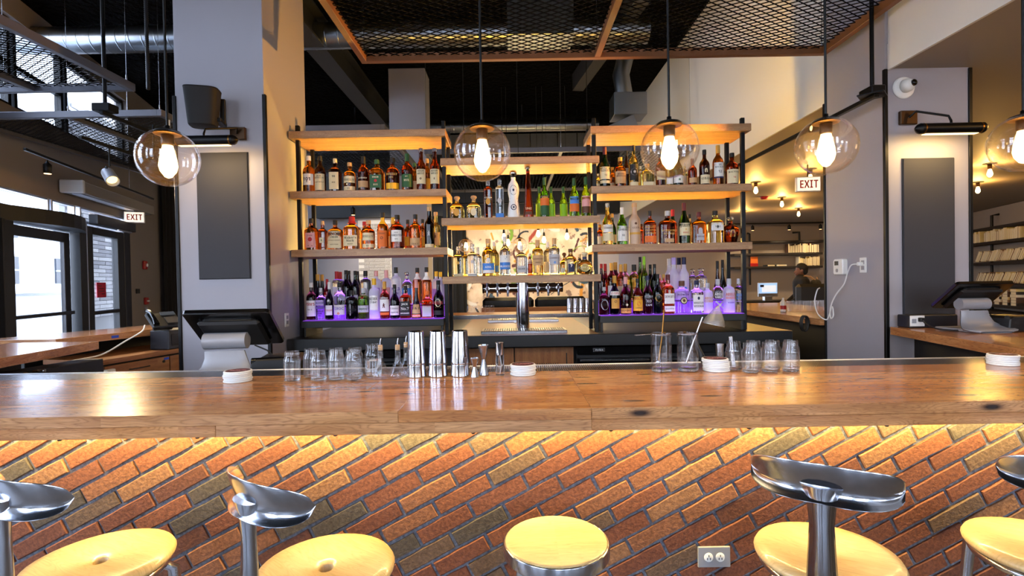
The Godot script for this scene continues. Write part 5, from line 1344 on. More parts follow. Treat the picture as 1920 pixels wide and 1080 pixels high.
func globe_lamp(label: String, at: Vector3, rod: float, e: float, group: String, r := 0.104) -> void:
	var k := r / 0.104
	var p := thing("globe_pendant", label, "pendant lamp", at, 0, group)
	var pr := []
	for i in 21:
		var a := lerpf(-PI / 2, PI / 2 - 0.42, i / 20.0)
		pr.append(Vector2(maxf(0.104 * cos(a), 0.0), 0.104 * sin(a)))
	var shell := MB.new().lathe(pr, 36)
	var inner := []
	for q in pr:
		inner.append(q * 0.975)
	shell.lathe(inner, 36)
	part(p, "glass_globe", shell.done(), mats.globe_glass).scale = Vector3.ONE * k
	part(p, "cap", lat([Vector2(0.0, 0.09), Vector2(0.041, 0.09), Vector2(0.044, 0.0945), Vector2(0.04, 0.0975), Vector2(0.024, 0.103), Vector2(0.009, 0.106), Vector2(0.008, 0.118), Vector2(0.0, 0.12)], 24), mats.black_metal).scale = Vector3.ONE * k
	part(p, "inner_disc", lat([Vector2(0.0, 0.082), Vector2(0.044, 0.0845), Vector2(0.046, 0.0875), Vector2(0.03, 0.0895), Vector2(0.0, 0.0895)], 24), mats.brass).scale = Vector3.ONE * k
	part(p, "socket", lat([Vector2(0.0, 0.045), Vector2(0.019, 0.045), Vector2(0.021, 0.05), Vector2(0.021, 0.088), Vector2(0.0, 0.09)], 20), mats.bronze).scale = Vector3.ONE * k
	part(p, "bulb", lat([Vector2(0.0, -0.075), Vector2(0.012, -0.07), Vector2(0.026, -0.05), Vector2(0.031, -0.03), Vector2(0.028, -0.005), Vector2(0.02, 0.03), Vector2(0.016, 0.048), Vector2(0, 0.049)], 20), glow("bulb_glow", Color(1.0, 0.86, 0.6), 7.0)).scale = Vector3.ONE * k
	part(p, "rod", cyl(0.0045, rod, 8), mats.black_metal, V(0, 0.115 * k, 0))
	omni(p, "bulb_light", V(0, -0.025 * k, 0), Color(1.0, 0.87, 0.66), e, 0.025)


func pendants() -> void:
	var w := ["by the grey left pillar", "before the centre shelves", "before the right shelves", "left of the right pillar", "cut off at the right edge"]
	var x := [-1.25, -0.1, 0.585, 1.158, 1.88]
	for i in 5:
		globe_lamp("clear glass globe pendant lamp over the bar, " + w[i], V(x[i], 1.902, -1.88), 3.18, 0.32, "globe pendants over the bar")


func tin(label: String, at: Vector3, group: String, s := 1.0) -> void:
	var o := thing("shaker_tin", label, "shaker", at, 0, group)
	part(o, "tin", lat([Vector2(0, 0), Vector2(0.0385, 0), Vector2(0.039, 0.002), Vector2(0.0385, 0.004), Vector2(0.0355, 0.045), Vector2(0.0355, 0.052), Vector2(0.0, 0.052)], 28), mats.chrome).scale = Vector3.ONE * s
	part(o, "upper_tin", lat([Vector2(0, 0.048), Vector2(0.037, 0.048), Vector2(0.0378, 0.051), Vector2(0.037, 0.054), Vector2(0.030, 0.172), Vector2(0.028, 0.176), Vector2(0.026, 0.176), Vector2(0.025, 0.173), Vector2(0, 0.172)], 28), mats.chrome).scale = Vector3.ONE * s


func jar_mesh(r: float, h: float) -> ArrayMesh:
	var t := 0.0028
	return lat([Vector2(0, 0), Vector2(r * 0.85, 0), Vector2(r * 0.97, h * 0.03), Vector2(r, h * 0.08), Vector2(r, h * 0.66), Vector2(r * 0.96, h * 0.75), Vector2(r * 0.8, h * 0.83), Vector2(r * 0.8, h * 0.87), Vector2(r * 0.87, h * 0.885), Vector2(r * 0.81, h * 0.9), Vector2(r * 0.81, h * 0.985), Vector2(r * 0.78, h), Vector2(r * 0.74, h * 0.985), Vector2(r * 0.73, h * 0.84), Vector2(r * 0.9, h * 0.73), Vector2(r - t, h * 0.66), Vector2(r - t, h * 0.12), Vector2(r * 0.8, h * 0.07), Vector2(0, h * 0.06)], 24)


func coasters(label: String, at: Vector3, n: int) -> void:
	var m := cyl(0.05, 0.0068, 32, 0.0022)
	for i in n:
		var top := i == n - 1
		var o := thing("coaster", (label + ", topmost with maroon print") if top else "%s, %s from bottom" % [label, ORD[i]], "coaster", at + V(rng.randf_range(-0.0025, 0.0025), i * 0.0069, rng.randf_range(-0.002, 0.002)), rng.randf() * 3, label)
		part(o, "board", m, mats.white_plastic)
		if top:
			var pr := part(o, "print", cyl(0.043, 0.0004, 32), mat("print_maroon", Color(0.28, 0.05, 0.12), 0.6), V(0, 0.0068, 0))
			o.rotation.y = 0.1
			for k in 9:
				part(pr, "printed_stroke", bx(V(0.0055, 0.0002, 0.012 if k % 2 else 0.009)), ink("pink"), V(-0.028 + k * 0.007, 0.0006, 0.002 * (k % 3 - 1)), V(0, 0.3 * (k % 3 - 1), 0))


func bar_items() -> void:
	var Y := 1.0663
	for q in [[-0.376, -1.985, "left"], [-0.293, -1.985, "middle"], [-0.206, -1.985, "right"]]:
		tin("tall polished shaker tin on the bar, %s one of three" % q[2], V(q[0], Y, q[1]), "shaker tins on the bar")
	var jm := jar_mesh(0.031, 0.113)
	var js := [[-0.838, -1.935], [-0.79, -2.0], [-0.738, -1.935], [-0.695, -2.005], [-0.672, -1.94], [-0.62, -2.005], [-0.607, -1.935]]
	for i in js.size():
		var o := thing("mason_jar", "clear glass mason jar, number %s from left in the left jar group" % ["one", "two", "three", "four", "five", "six", "seven"][i], "jar", V(js[i][0], Y, js[i][1]), 0, "mason jars at the left")
		part(o, "glass", jm, mats.jar_glass)
		part(o, "base", lat([Vector2(0, 0.001), Vector2(0.026, 0.001), Vector2(0.029, 0.006), Vector2(0.027, 0.012), Vector2(0, 0.0125)], 20), mats.solid_glass)
	var o := thing("mason_jar", "taller glass jar half full of water, right of the left jar group", "jar", V(-0.545, Y, -1.99))
	part(o, "glass", jar_mesh(0.034, 0.128), mats.jar_glass)
	part(o, "water", lat([Vector2(0, 0.009), Vector2(0.03, 0.009), Vector2(0.0308, 0.02), Vector2(0.0308, 0.066), Vector2(0.0308, 0.066), Vector2(0, 0.066)], 20), mats.water)
	js = [[0.863, -2.0], [0.90, -1.94], [0.945, -2.01], [0.975, -1.945], [1.02, -2.01], [1.055, -1.945], [1.09, -2.005]]
	for i in js.size():
		o = thing("mason_jar", "clear glass mason jar, number %s from left in the right jar group" % ["one", "two", "three", "four", "five", "six", "seven"][i], "jar", V(js[i][0], Y, js[i][1]), 0, "mason jars at the right")
		part(o, "glass", jm, mats.jar_glass)
		part(o, "base", lat([Vector2(0, 0.001), Vector2(0.026, 0.001), Vector2(0.029, 0.006), Vector2(0.027, 0.012), Vector2(0, 0.0125)], 20), mats.solid_glass)
	o = thing("bar_tool", "flat steel tongs standing in the first right-hand jar", "tongs", V(0.863, Y + 0.012, -2.0))
	part(o, "blade", bx(V(0.014, 0.12, 0.002), 0.0006), mats.steel, V(-0.006, 0.06, 0.0), V(0, 0, 0.1))
	part(o, "blade", bx(V(0.014, 0.12, 0.002), 0.0006), mats.steel, V(-0.004, 0.06, -0.006), V(0.06, 0, 0.1))
	# cruets
	for q in [[-0.508, -1.955, "left cruet"], [-0.442, -1.955, "middle cruet"], [-0.425, -2.03, "rear cruet"]]:
		o = thing("glass_cruet", "clear onion-shaped glass bottle with pour spout, " + q[2], "cruet", V(q[0], Y, q[1]), 0, "cruets beside the shaker tins")
		part(o, "glass", lat([Vector2(0, 0), Vector2(0.03, 0), Vector2(0.036, 0.006), Vector2(0.035, 0.02), Vector2(0.018, 0.048), Vector2(0.011, 0.07), Vector2(0.0105, 0.118), Vector2(0.012, 0.121), Vector2(0.0095, 0.122), Vector2(0.008, 0.07), Vector2(0.015, 0.047), Vector2(0.032, 0.019), Vector2(0.03, 0.007), Vector2(0, 0.006)], 24), mats.jar_glass)
		part(o, "cork", cyl(0.0088, 0.02, 12, 0.001), ink("tan"), V(0, 0.108, 0))
		part(o, "spout", tub([V(0, 0.125, 0), V(0.001, 0.14, 0), V(0.004, 0.153, 0)], 0.0028, 8), mats.steel)
	# jiggers, atomiser
	for q in [[-0.148, -1.95, 0.75, "small"], [-0.115, -1.985, 1.0, "tall"]]:
		o = thing("jigger", "%s hourglass steel jigger beside the shaker tins" % q[3], "jigger", V(q[0], Y, q[1]))
		part(o, "cup", lat([Vector2(0, 0), Vector2(0.019, 0), Vector2(0.0195, 0.002), Vector2(0.008, 0.058), Vector2(0.0075, 0.062), Vector2(0.0075, 0.062), Vector2(0.009, 0.066), Vector2(0.021, 0.116), Vector2(0.021, 0.118), Vector2(0.0195, 0.118), Vector2(0.008, 0.07), Vector2(0, 0.069)], 24), mats.steel).scale = V(1, q[2], 1) if q[2] == 1.0 else V(0.8, 0.62, 0.8)
	o = thing("atomizer", "small glass spray bottle with silver cap on the bar", "spray bottle", V(-0.052, Y, -1.98))
	part(o, "glass", lat([Vector2(0, 0), Vector2(0.0155, 0), Vector2(0.0165, 0.003), Vector2(0.0165, 0.078), Vector2(0.0165, 0.078), Vector2(0, 0.079)], 20), mats.solid_glass)
	part(o, "cap", cyl(0.0168, 0.048, 20, 0.001), mats.chrome, V(0, 0.079, 0))
	part(o, "dip_tube", tub([V(0, 0.01, 0.0), V(0.004, 0.04, 0), V(0, 0.078, 0)], 0.0015, 6), mats.white_plastic)
	coasters("white round coaster in the stack left of the jars", V(-1.052, Y, -1.95), 6)
	coasters("white round coaster in the stack in the bar middle", V(0.037, Y, -1.985), 6)
	coasters("white round coaster in the stack beside the mixing glasses", V(0.792, Y, -2.0), 7)
	coasters("white round coaster in the stack at the far right", V(1.935, Y, -2.02), 6)
	# mixing glasses and tools
	for q in [[0.58, "left"], [0.683, "right"]]:
		o = thing("mixing_glass", "straight clear mixing glass with thick base, %s of two" % q[1], "glass", V(q[0], Y, -2.0), 0, "mixing glasses")
		part(o, "glass", lat([Vector2(0, 0), Vector2(0.038, 0), Vector2(0.04, 0.003), Vector2(0.04, 0.138), Vector2(0.039, 0.14), Vector2(0.037, 0.138), Vector2(0.0365, 0.024), Vector2(0.032, 0.018), Vector2(0, 0.018)], 32), mats.jar_glass)
		part(o, "base", lat([Vector2(0, 0.001), Vector2(0.037, 0.001), Vector2(0.0385, 0.006), Vector2(0.037, 0.017), Vector2(0, 0.0175)], 24), mats.solid_glass)
	o = thing("bar_spoon", "twisted bar spoon standing in left mixing glass", "spoon", V(0.58, Y + 0.02, -2.0))
	part(o, "shaft", tub([V(-0.012, 0.012, 0), V(0.004, 0.12, 0), V(0.012, 0.21, 0)], 0.0028, 8), mats.brass)
	part(o, "bowl", lat([Vector2(0, -0.016), Vector2(0.008, -0.008), Vector2(0.009, 0.0), Vector2(0.005, 0.01), Vector2(0, 0.013)], 12, 0.4), mats.steel, V(-0.013, 0.0165, 0))
	part(o, "finial", lat([Vector2(0, -0.006), Vector2(0.005, -0.002), Vector2(0.0055, 0.003), Vector2(0, 0.008)], 10), mats.brass, V(0.0125, 0.215, 0))
	o = thing("strainer", "coiled cocktail strainer lying on the left mixing glass", "strainer", V(0.58, Y + 0.143, -2.0))
	part(o, "plate", cyl(0.036, 0.002, 24), mats.steel)
	part(o, "handle", bx(V(0.075, 0.003, 0.014), 0.001), mats.steel, V(-0.068, 0.002, 0.0), V(0, 0.2, 0.03))
	var coil := []
	for i in 97:
		var a := TAU * i / 96
		coil.append(V((0.034 + 0.003 * cos(a * 24)) * cos(a), 0.005 + 0.003 * sin(a * 24), (0.034 + 0.003 * cos(a * 24)) * sin(a)))
	part(o, "coil", tub(coil, 0.0009, 5), mats.chrome)
	part(o, "knob", lat([Vector2(0, 0.002), Vector2(0.006, 0.004), Vector2(0.007, 0.01), Vector2(0, 0.015)], 10), mats.bronze, V(0.01, 0, 0.01))
	o = thing("strainer", "coiled cocktail strainer lying on the right mixing glass", "strainer", V(0.683, Y + 0.143, -2.0))
	part(o, "plate", cyl(0.034, 0.002, 24), mats.steel)
	part(o, "coil", tub(coil, 0.0009, 5), mats.chrome)
	part(o, "knob", lat([Vector2(0, 0.002), Vector2(0.006, 0.004), Vector2(0.007, 0.01), Vector2(0, 0.015)], 10), mats.bronze, V(-0.015, 0, 0.01))
	o = thing("fine_strainer", "fine mesh cone strainer standing with its handle in the right glass", "strainer", V(0.69, Y + 0.02, -2.005))
	part(o, "handle", tub([V(-0.012, 0.01, 0.0), V(0.02, 0.1, 0), V(0.055, 0.19, 0)], [0.004, 0.0045, 0.003], 8), mats.steel)
	var cone := MB.new()
	cone.xf = Transform3D(Basis(V(0, 0, 1), deg_to_rad(-14)), V(0.098, 0.158, 0))
	cone.lathe([Vector2(0.039, 0), Vector2(0.041, 0.003), Vector2(0.036, 0.022), Vector2(0.018, 0.055), Vector2(0.004, 0.078), Vector2(0, 0.08)], 24)
	var net := mat("net", Color(0.62, 0.62, 0.62, 0.45), 0.5, 0.7)
	net.transparency = BaseMaterial3D.TRANSPARENCY_ALPHA
	part(o, "mesh_cone", cone.done(), net)
	var rim := []
	for i in 33:
		rim.append(Transform3D(Basis(V(0, 0, 1), deg_to_rad(-14)), V(0.098, 0.158, 0)) * V(0.041 * cos(TAU * i / 32), 0, 0.041 * sin(TAU * i / 32)))
	part(o, "rim", tub(rim, 0.0018, 6), mats.steel)
	o = thing("muddler", "black muddler leaning behind the coaster stack", "muddler", V(0.79, Y, -2.09))
	part(o, "shaft", tub([V(0, 0, 0), V(-0.02, 0.05, -0.01), V(-0.045, 0.115, -0.025)], [0.013, 0.012, 0.011], 12), mats.black)
	o = thing("small_shaker", "short steel cup behind the coaster stack", "cup", V(0.845, Y, -2.09))
	part(o, "cup", lat([Vector2(0, 0), Vector2(0.014, 0), Vector2(0.016, 0.09), Vector2(0.016, 0.092), Vector2(0.0145, 0.092), Vector2(0.0125, 0.004), Vector2(0, 0.004)], 20), mats.steel)


# a till screen on a curved silver foot, seen from behind
func till(label: String, at: Vector3, turn: float, s := 1.0) -> void:
	var p := thing("till_terminal", label, "till", at, turn)
	var scr := MB.new()
	scr.xf = Transform3D(Basis(V(1, 0, 0), deg_to_rad(52)), V(0, 0.225, 0.03))
	scr.prism(rrect(0.37, 0.27, 0.018), 0.022, 0.004)
	part(p, "screen_housing", scr.done(), mats.black_gloss).scale = Vector3.ONE * s
	var bk := MB.new()
	bk.xf = Transform3D(Basis(V(1, 0, 0), deg_to_rad(52)), V(0, 0.215, 0.04))
	bk.prism(rrect(0.26, 0.19, 0.05), 0.03, 0.0)
	bk.xf = Transform3D(Basis(V(1, 0, 0), deg_to_rad(52)), V(0, 0.225, 0.03))
	bk.box(V(0, -0.01, 0.012), V(0.27, 0.2, 0.026), 0.012)
	part(p, "back_shell", bk.done(), mats.black).scale = Vector3.ONE * s
	var prof := [Vector2(0.2, 0.004), Vector2(0.19, 0.014), Vector2(0.15, 0.022), Vector2(0.11, 0.034), Vector2(0.085, 0.06), Vector2(0.075, 0.1), Vector2(0.075, 0.135)]
	var wide := [0.1, 0.15, 0.155, 0.13, 0.105, 0.09, 0.085]
	var rows := []
	for i in prof.size():
		var row := []
		var q: Vector2 = prof[i]
		var t: Vector2 = (prof[mini(i + 1, prof.size() - 1)] - prof[maxi(i - 1, 0)]).normalized()
		var nn := Vector2(t.y, -t.x) * 0.007
		for e in [[-1, 1], [-0.6, 1.3], [0, 1.4], [0.6, 1.3], [1, 1], [1, -1], [0.6, -1], [0, -1], [-0.6, -1], [-1, -1]]:
			row.append(V(wide[i] * e[0] - 0.03 * i / 6.0, q.y + nn.y * e[1], q.x + nn.x * e[1]))
		rows.append(row)
	var silver := mat("till_silver", Color(0.55, 0.55, 0.57), 0.45, 0.2)
	part(p, "foot", MB.new().grid(rows, true).done(), silver).scale = Vector3.ONE * s
	part(p, "hinge_hub", tub([V(-0.12, 0.178, 0.062), V(0.065, 0.178, 0.062)], 0.038, 24), silver).scale = Vector3.ONE * s
	part(p, "base", bx(V(0.24, 0.016, 0.3), 0.006), mats.grey_plastic, V(0, 0.008, 0.02)).scale = Vector3.ONE * s
	var pr := MB.new()
	pr.prism(PackedVector2Array([Vector2(-0.11, 0), Vector2(0.11, 0), Vector2(0.11, 0.085), Vector2(0.08, 0.1), Vector2(-0.075, 0.1), Vector2(-0.1, 0.085)]), 0.2, 0.006)
	var r := part(p, "receipt_printer", pr.done(), mats.black, V(0.215, 0.0, 0.16), V(0, 0.1, 0))
	part(r, "printer_lid", tub([V(-0.1, 0.088, -0.02), V(0.1, 0.088, -0.02)], 0.018, 12), mats.black_gloss)
	part(p, "cable", tub([V(0.08, 0.15, 0.02), V(0.13, 0.12, 0.0), V(0.16, 0.09, 0.0)], 0.004, 6), mats.black)


func plate_outlet(label: String, at: Vector3, turn: float, kind := "switch") -> Node3D:
	var o := thing("light_switch" if kind == "switch" else "wall_outlet", label, "switch" if kind == "switch" else "outlet", at, turn)
	part(o, "plate", bx(V(0.075, 0.118, 0.007), 0.002), mats.white_plastic, V(0, 0, 0.0036))
	if kind == "switch":
		part(o, "toggle", bx(V(0.01, 0.024, 0.016), 0.002), mats.grey_plastic, V(0, 0.004, 0.012), V(-0.4, 0, 0))
		for y in [-0.04, 0.04]:
			part(o, "screw", cyl(0.003, 0.002, 8), mats.steel, V(0, y, 0.007), V(PI / 2, 0, 0))
	else:
		for y in [-0.022, 0.022]:
			part(o, "socket", bx(V(0.034, 0.03, 0.004), 0.001), mats.grey_plastic, V(0, y, 0.008))
	return o


func picture_light(label: String, at: Vector3, w: float, plate: Vector3, turn := 0.0) -> void:
	var p := thing("picture_light", label, "wall lamp", at, turn)
	part(p, "shade", tub([V(-w / 2, 0, 0), V(w / 2, 0, 0)], 0.036, 20), mats.black_metal)
	for s in [-1, 1]:
		part(p, "end_band", tub([V(s * w * 0.44, 0, 0), V(s * w * 0.46, 0, 0)], 0.0375, 20), mats.brass)
		part(p, "end_cap", lat([Vector2(0.037, 0), Vector2(0.03, 0.014), Vector2(0.012, 0.03), Vector2(0, 0.034)], 20), mats.black_metal, V(s * w / 2, 0, 0), V(0, 0, -s * PI / 2))
	part(p, "lamp_slot", bx(V(w * 0.85, 0.004, 0.035)), glow("picture_lamp", Color(1.0, 0.85, 0.6), 3.0), V(0, -0.036, -0.01))
	part(p, "arm", tub([plate + V(0, 0.0, 0.01), plate + V(0.02, 0.03, 0.05), V(0.0, 0.09, -0.02), V(0, 0.05, 0.0), V(0, 0.03, 0)], 0.008, 8), mats.black_metal)
	part(p, "wall_plate", bx(V(0.125, 0.1, 0.03), 0.006), mats.bronze, plate)
	area(p, "picture_lamp_light", V(0, -0.042, -0.012), V(0, -1, -0.45), Vector2(w * 0.85, 0.035), Color(1.0, 0.82, 0.52), 0.65)


func pillars_gear() -> void:
	one("wall_board", "tall charcoal panel on the left pillar", "panel", MB.new().box(Vector3.ZERO, V(0.405, 1.0, 0.014), 0.002).box(V(0, 0, -0.006), V(0.415, 1.01, 0.006), 0.001).done(), mats.chalk, V(-2.291, 1.99, -4.09))
	one("wall_board", "tall charcoal panel on the right pillar", "panel", MB.new().box(Vector3.ZERO, V(0.37, 1.14, 0.014), 0.002).box(V(0, 0, -0.006), V(0.38, 1.15, 0.006), 0.001).done(), mats.chalk, V(3.04, 1.697, -3.73))
	picture_light("black tube picture lamp on the left pillar below the speaker", V(-2.27, 2.515, -3.82), 0.44, V(0.12, 0.12, -0.255))
	picture_light("black tube picture lamp on the right pillar with bronze plate", V(3.035, 2.427, -3.53), 0.43, V(-0.145, 0.135, -0.195))
	var s := thing("wall_speaker", "black tapered loudspeaker on a bracket on the left pillar", "speaker", V(-2.32, 2.64, -3.9), 0.25)
	part(s, "cabinet", lat([Vector2(0, 0), Vector2(0.088, 0), Vector2(0.094, 0.01), Vector2(0.118, 0.27), Vector2(0.116, 0.282), Vector2(0, 0.284)], 32, 0.8, 4.0), mat("speaker_black", Color(0.03, 0.03, 0.035), 0.75))
	part(s, "rim", lat([Vector2(0.112, 0), Vector2(0.12, 0), Vector2(0.12, 0.006), Vector2(0.112, 0.006)], 32, 0.8, 4.0), mats.iron, V(0, 0.276, 0))
	part(s, "bracket", bx(V(0.04, 0.2, 0.03), 0.004), mats.black_metal, V(0.11, 0.15, -0.1))
	part(s, "bracket_arm", bx(V(0.05, 0.03, 0.16), 0.004), mats.black_metal, V(0.1, 0.06, -0.07))
	part(s, "wall_plate", bx(V(0.115, 0.075, 0.012), 0.002), mats.black_metal, V(0.13, 0.27, -0.185), V(0, -0.25, 0))
	plate_outlet("white light switch low on the left pillar", V(-2.295, 1.18, -4.1), 0)
	plate_outlet("white sensor plate on the side of the left pillar", V(-1.949, 1.13, -4.41), PI / 2, "socket")
	# right pillar, side face
	var o := plate_outlet("white wall outlet with plugged-in cable on the right pillar", V(2.739, 1.506, -3.985), -PI / 2, "socket")
	part(o, "plug", bx(V(0.03, 0.03, 0.04), 0.005), mats.white_plastic, V(0.0, 0.01, 0.028))
	var t := thing("thermostat", "white smart sensor box with dark window on the right pillar", "thermostat", V(2.739, 1.5, -4.24), -PI / 2)
	part(t, "case", MB.new().prism(rrect(0.125, 0.13, 0.02), 0.04, 0.006).done(), mats.white_plastic, V(0, 0, 0.04))
	part(t, "window", bx(V(0.05, 0.035, 0.003), 0.001), mats.black_gloss, V(-0.015, 0.03, 0.041))
	part(t, "button", MB.new().prism(rrect(0.03, 0.03, 0.012), 0.004, 0.001).done(), mats.grey_plastic, V(-0.01, -0.03, 0.043))
	var cb := [V(2.70, 1.515, -3.985), V(2.68, 1.51, -4.04), V(2.69, 1.45, -4.1), V(2.7, 1.36, -4.16), V(2.69, 1.28, -4.24), V(2.68, 1.2, -4.29), V(2.67, 1.12, -4.3), V(2.66, 1.07, -4.27), V(2.66, 1.1, -4.24), V(2.67, 1.17, -4.27), V(2.67, 1.1, -4.31), V(2.66, 1.055, -4.34), V(2.64, 1.1, -4.42), V(2.66, 1.2, -4.5), V(2.7, 1.3, -4.53), V(2.74, 1.32, -4.56)]
	var cv := Curve3D.new()
	for i in cb.size():
		var d: Vector3 = (cb[mini(i + 1, cb.size() - 1)] - cb[maxi(i - 1, 0)]) / 6.0
		cv.add_point(cb[i], -d, d)
	var pts := []
	for i in 90:
		pts.append(cv.sample_baked(cv.get_baked_length() * i / 89.0, true))
	one("white_cable", "white power cable looping down from the right pillar outlet", "cable", tub(pts, 0.005, 8), mats.white_plastic)
	var c := thing("dome_camera", "white dome security camera high on the right pillar", "camera", V(2.868, 2.783, -3.74))
	part(c, "base", lat([Vector2(0, 0), Vector2(0.078, 0), Vector2(0.08, 0.004), Vector2(0.07, 0.02), Vector2(0, 0.022)], 28), mats.white_plastic, V(0, 0, 0), V(PI / 2, 0, 0))
	part(c, "turret", lat([Vector2(0, 0), Vector2(0.048, 0), Vector2(0.046, 0.03), Vector2(0.034, 0.052), Vector2(0, 0.06)], 24), mats.white_plastic, V(0.0, 0.005, 0.018), V(PI / 2, 0.2, 0))
	part(c, "lens", lat([Vector2(0.0, 0), Vector2(0.024, 0.0), Vector2(0.022, 0.012), Vector2(0.012, 0.02), Vector2(0, 0.022)], 20), mats.black_gloss, V(0.022, 0.012, 0.068), V(PI / 2 - 0.1, 0.35, 0))


func top_slab(p: PackedVector2Array, y: float, th: float, mt: String, grain := 2) -> ArrayMesh:
	var b := MB.new()
	b.xf = Transform3D(Basis(V(1, 0, 0), -PI / 2), V(0, y, 0))
	b.prism(p, th, 0.002)
	for i in b.uv.size():
		var q := b.v[i]
		b.uv[i] = Vector2(q.z, q.x) if absf(b.n[i].y) > 0.5 else Vector2(q.z + q.x, q.y)
	return b.done()


func left_side() -> void:
	till("black till screen on a silver foot left behind the bar", V(-1.3, 1.0, -2.42), 0.12)
	var pd := thing("till_stand", "black stand carrying the left till behind the bar", "stand", V(-1.3, 0, -2.4))
	part(pd, "shelf_top", bx(V(0.75, 0.03, 0.44), 0.004), mats.dark_grey, V(0.08, 0.985, 0.01))
	part(pd, "post", bx(V(0.12, 0.97, 0.12), 0.004), mats.black, V(0, 0.485, 0))
	# prism outlines are (x, -z)
	var c := thing("side_counter", "glossy wooden side counter at the left edge, near piece", "counter")
	part(c, "counter_top", top_slab(PackedVector2Array([Vector2(-2.77, 2.2), Vector2(-2.965, 3.66), Vector2(-3.6, 3.66), Vector2(-3.42, 2.2)]), 1.05, 0.055, ""), mats.oak_1)
	part(c, "front_panel", bx(V(0.16, 0.99, 1.2), 0.003), mats.black, V(-3.4, 0.495, -2.85))
	c = thing("side_counter", "wooden side counter behind the phone at left, far piece", "counter")
	part(c, "counter_top", top_slab(PackedVector2Array([Vector2(-3.46, 3.87), Vector2(-3.18, 4.91), Vector2(-2.9, 6.4), Vector2(-3.4, 6.4), Vector2(-3.75, 4.91), Vector2(-4.1, 3.87)]), 1.05, 0.055, ""), mats.oak_3)
	part(c, "front_panel", bx(V(0.12, 0.99, 2.3), 0.003), mats.black, V(-3.62, 0.495, -5.15), V(0, -0.25, 0))
	part(c, "tape", bx(V(0.004, 0.022, 0.06)), mats.blue_tape, V(-3.345, 1.02, -4.3), V(0, -0.26, 0))
	var k := thing("chest_cooler", "black cooler with two chrome latches below the left counter", "cooler", V(-3.06, 0, -3.0), -0.1)
	part(k, "body", bx(V(0.16, 0.93, 1.3), 0.006), mats.dark_grey, V(0, 0.465, 0))
	for z in [-0.08, 0.03]:
		var l := part(k, "latch", MB.new().box(V(0.02, 0, 0), V(0.05, 0.03, 0.05), 0.006).box(V(0.05, -0.07, 0), V(0.014, 0.16, 0.022), 0.004).done(), mats.chrome, V(0.08, 0.915, -0.1 + z))
		part(l, "knob", lat([Vector2(0, -0.012), Vector2(0.012, -0.008), Vector2(0.012, 0.008), Vector2(0, 0.012)], 12), mats.steel, V(0.052, 0.01, 0))
	# drawers, local +z is the face
	var d := thing("drawer_cabinet", "oak cabinet with two drawers and an open niche, left of the pillar", "cabinet", V(-3.08, 0, -4.42), PI / 2 - 0.21)
	part(d, "body", bx(V(0.98, 0.83, 0.5), 0.003, Vector3.ZERO, 0), mats.black, V(0, 0.415, -0.27))
	part(d, "cabinet_top", bx(V(1.02, 0.04, 0.56), 0.003, Vector3.ZERO, 0), mats.cabinet_oak, V(0, 0.855, -0.26))
	for q in [[-0.17, 0.735, 0.58, 0.17], [-0.02, 0.555, 0.88, 0.17], [-0.02, 0.33, 0.88, 0.26]]:
		var dr := part(d, "drawer", bx(V(q[2], q[3], 0.022), 0.002, Vector3.ZERO, 0, Vector2(q[0], q[1])), mats.cabinet_oak, V(q[0], q[1], -0.008))
		part(dr, "handle", tub([V(-0.09, 0.0, 0.012), V(-0.08, 0, 0.03), V(0.08, 0, 0.03), V(0.09, 0, 0.012)], 0.005, 8), mats.black, V(0, 0.03, 0))
	part(d, "lock", cyl(0.012, 0.006, 12), mats.black, V(0.06, 0.78, 0.004), V(PI / 2, 0, 0))
	part(d, "end_panel", bx(V(0.12, 0.4, 0.022), 0.002, Vector3.ZERO, 1), mats.cabinet_oak, V(0.43, 0.64, -0.008))
	part(d, "niche", bx(V(0.22, 0.15, 0.02), 0.002), mats.cabinet_oak, V(0.25, 0.74, -0.018))
	part(d, "tape", bx(V(0.05, 0.02, 0.001)), mats.blue_tape, V(0.09, 0.8, 0.004))
	part(d, "tape", bx(V(0.06, 0.02, 0.001)), mats.blue_tape, V(0.3, 0.59, 0.004))
	part(d, "outlet_box", bx(V(0.07, 0.07, 0.04), 0.005), mats.white_plastic, V(-0.43, 0.76, 0.012))
	var bxo := thing("equipment_box", "black equipment box under the desk phone", "box", V(-3.05, 0.876, -4.62), PI / 2 - 0.21)
	part(bxo, "case", bx(V(0.42, 0.17, 0.2), 0.008), mats.dark_grey, V(0.1, 0.085, -0.06))
	part(bxo, "front_plate", bx(V(0.36, 0.1, 0.004), 0.001), mats.black_gloss, V(0.1, 0.085, 0.042))
	var ph := thing("desk_phone", "black desk phone tilted on its stand, on a black box", "phone", V(-3.12, 1.046, -4.58), 1.0)
	part(ph, "body", bx(V(0.24, 0.03, 0.2), 0.008), mats.black, V(0, 0.085, 0), V(0.62, 0, 0))
	part(ph, "handset", tub([V(-0.09, 0.17, -0.085), V(-0.09, 0.155, -0.03), V(-0.09, 0.11, 0.03), V(-0.09, 0.06, 0.075)], [0.024, 0.016, 0.016, 0.024], 10), mats.black_gloss)
	part(ph, "keypad", bx(V(0.1, 0.006, 0.09), 0.002), mats.dark_grey, V(0.05, 0.09, 0.03), V(0.62, 0, 0))
	part(ph, "screen", bx(V(0.12, 0.005, 0.05), 0.002), mat("phone_screen", Color(0.3, 0.33, 0.36), 0.15), V(0.05, 0.145, -0.05), V(0.62, 0, 0))
	part(ph, "stand", bx(V(0.16, 0.08, 0.02), 0.004), mats.black, V(0, 0.04, -0.04), V(-0.4, 0, 0))
	var cv := Curve3D.new()
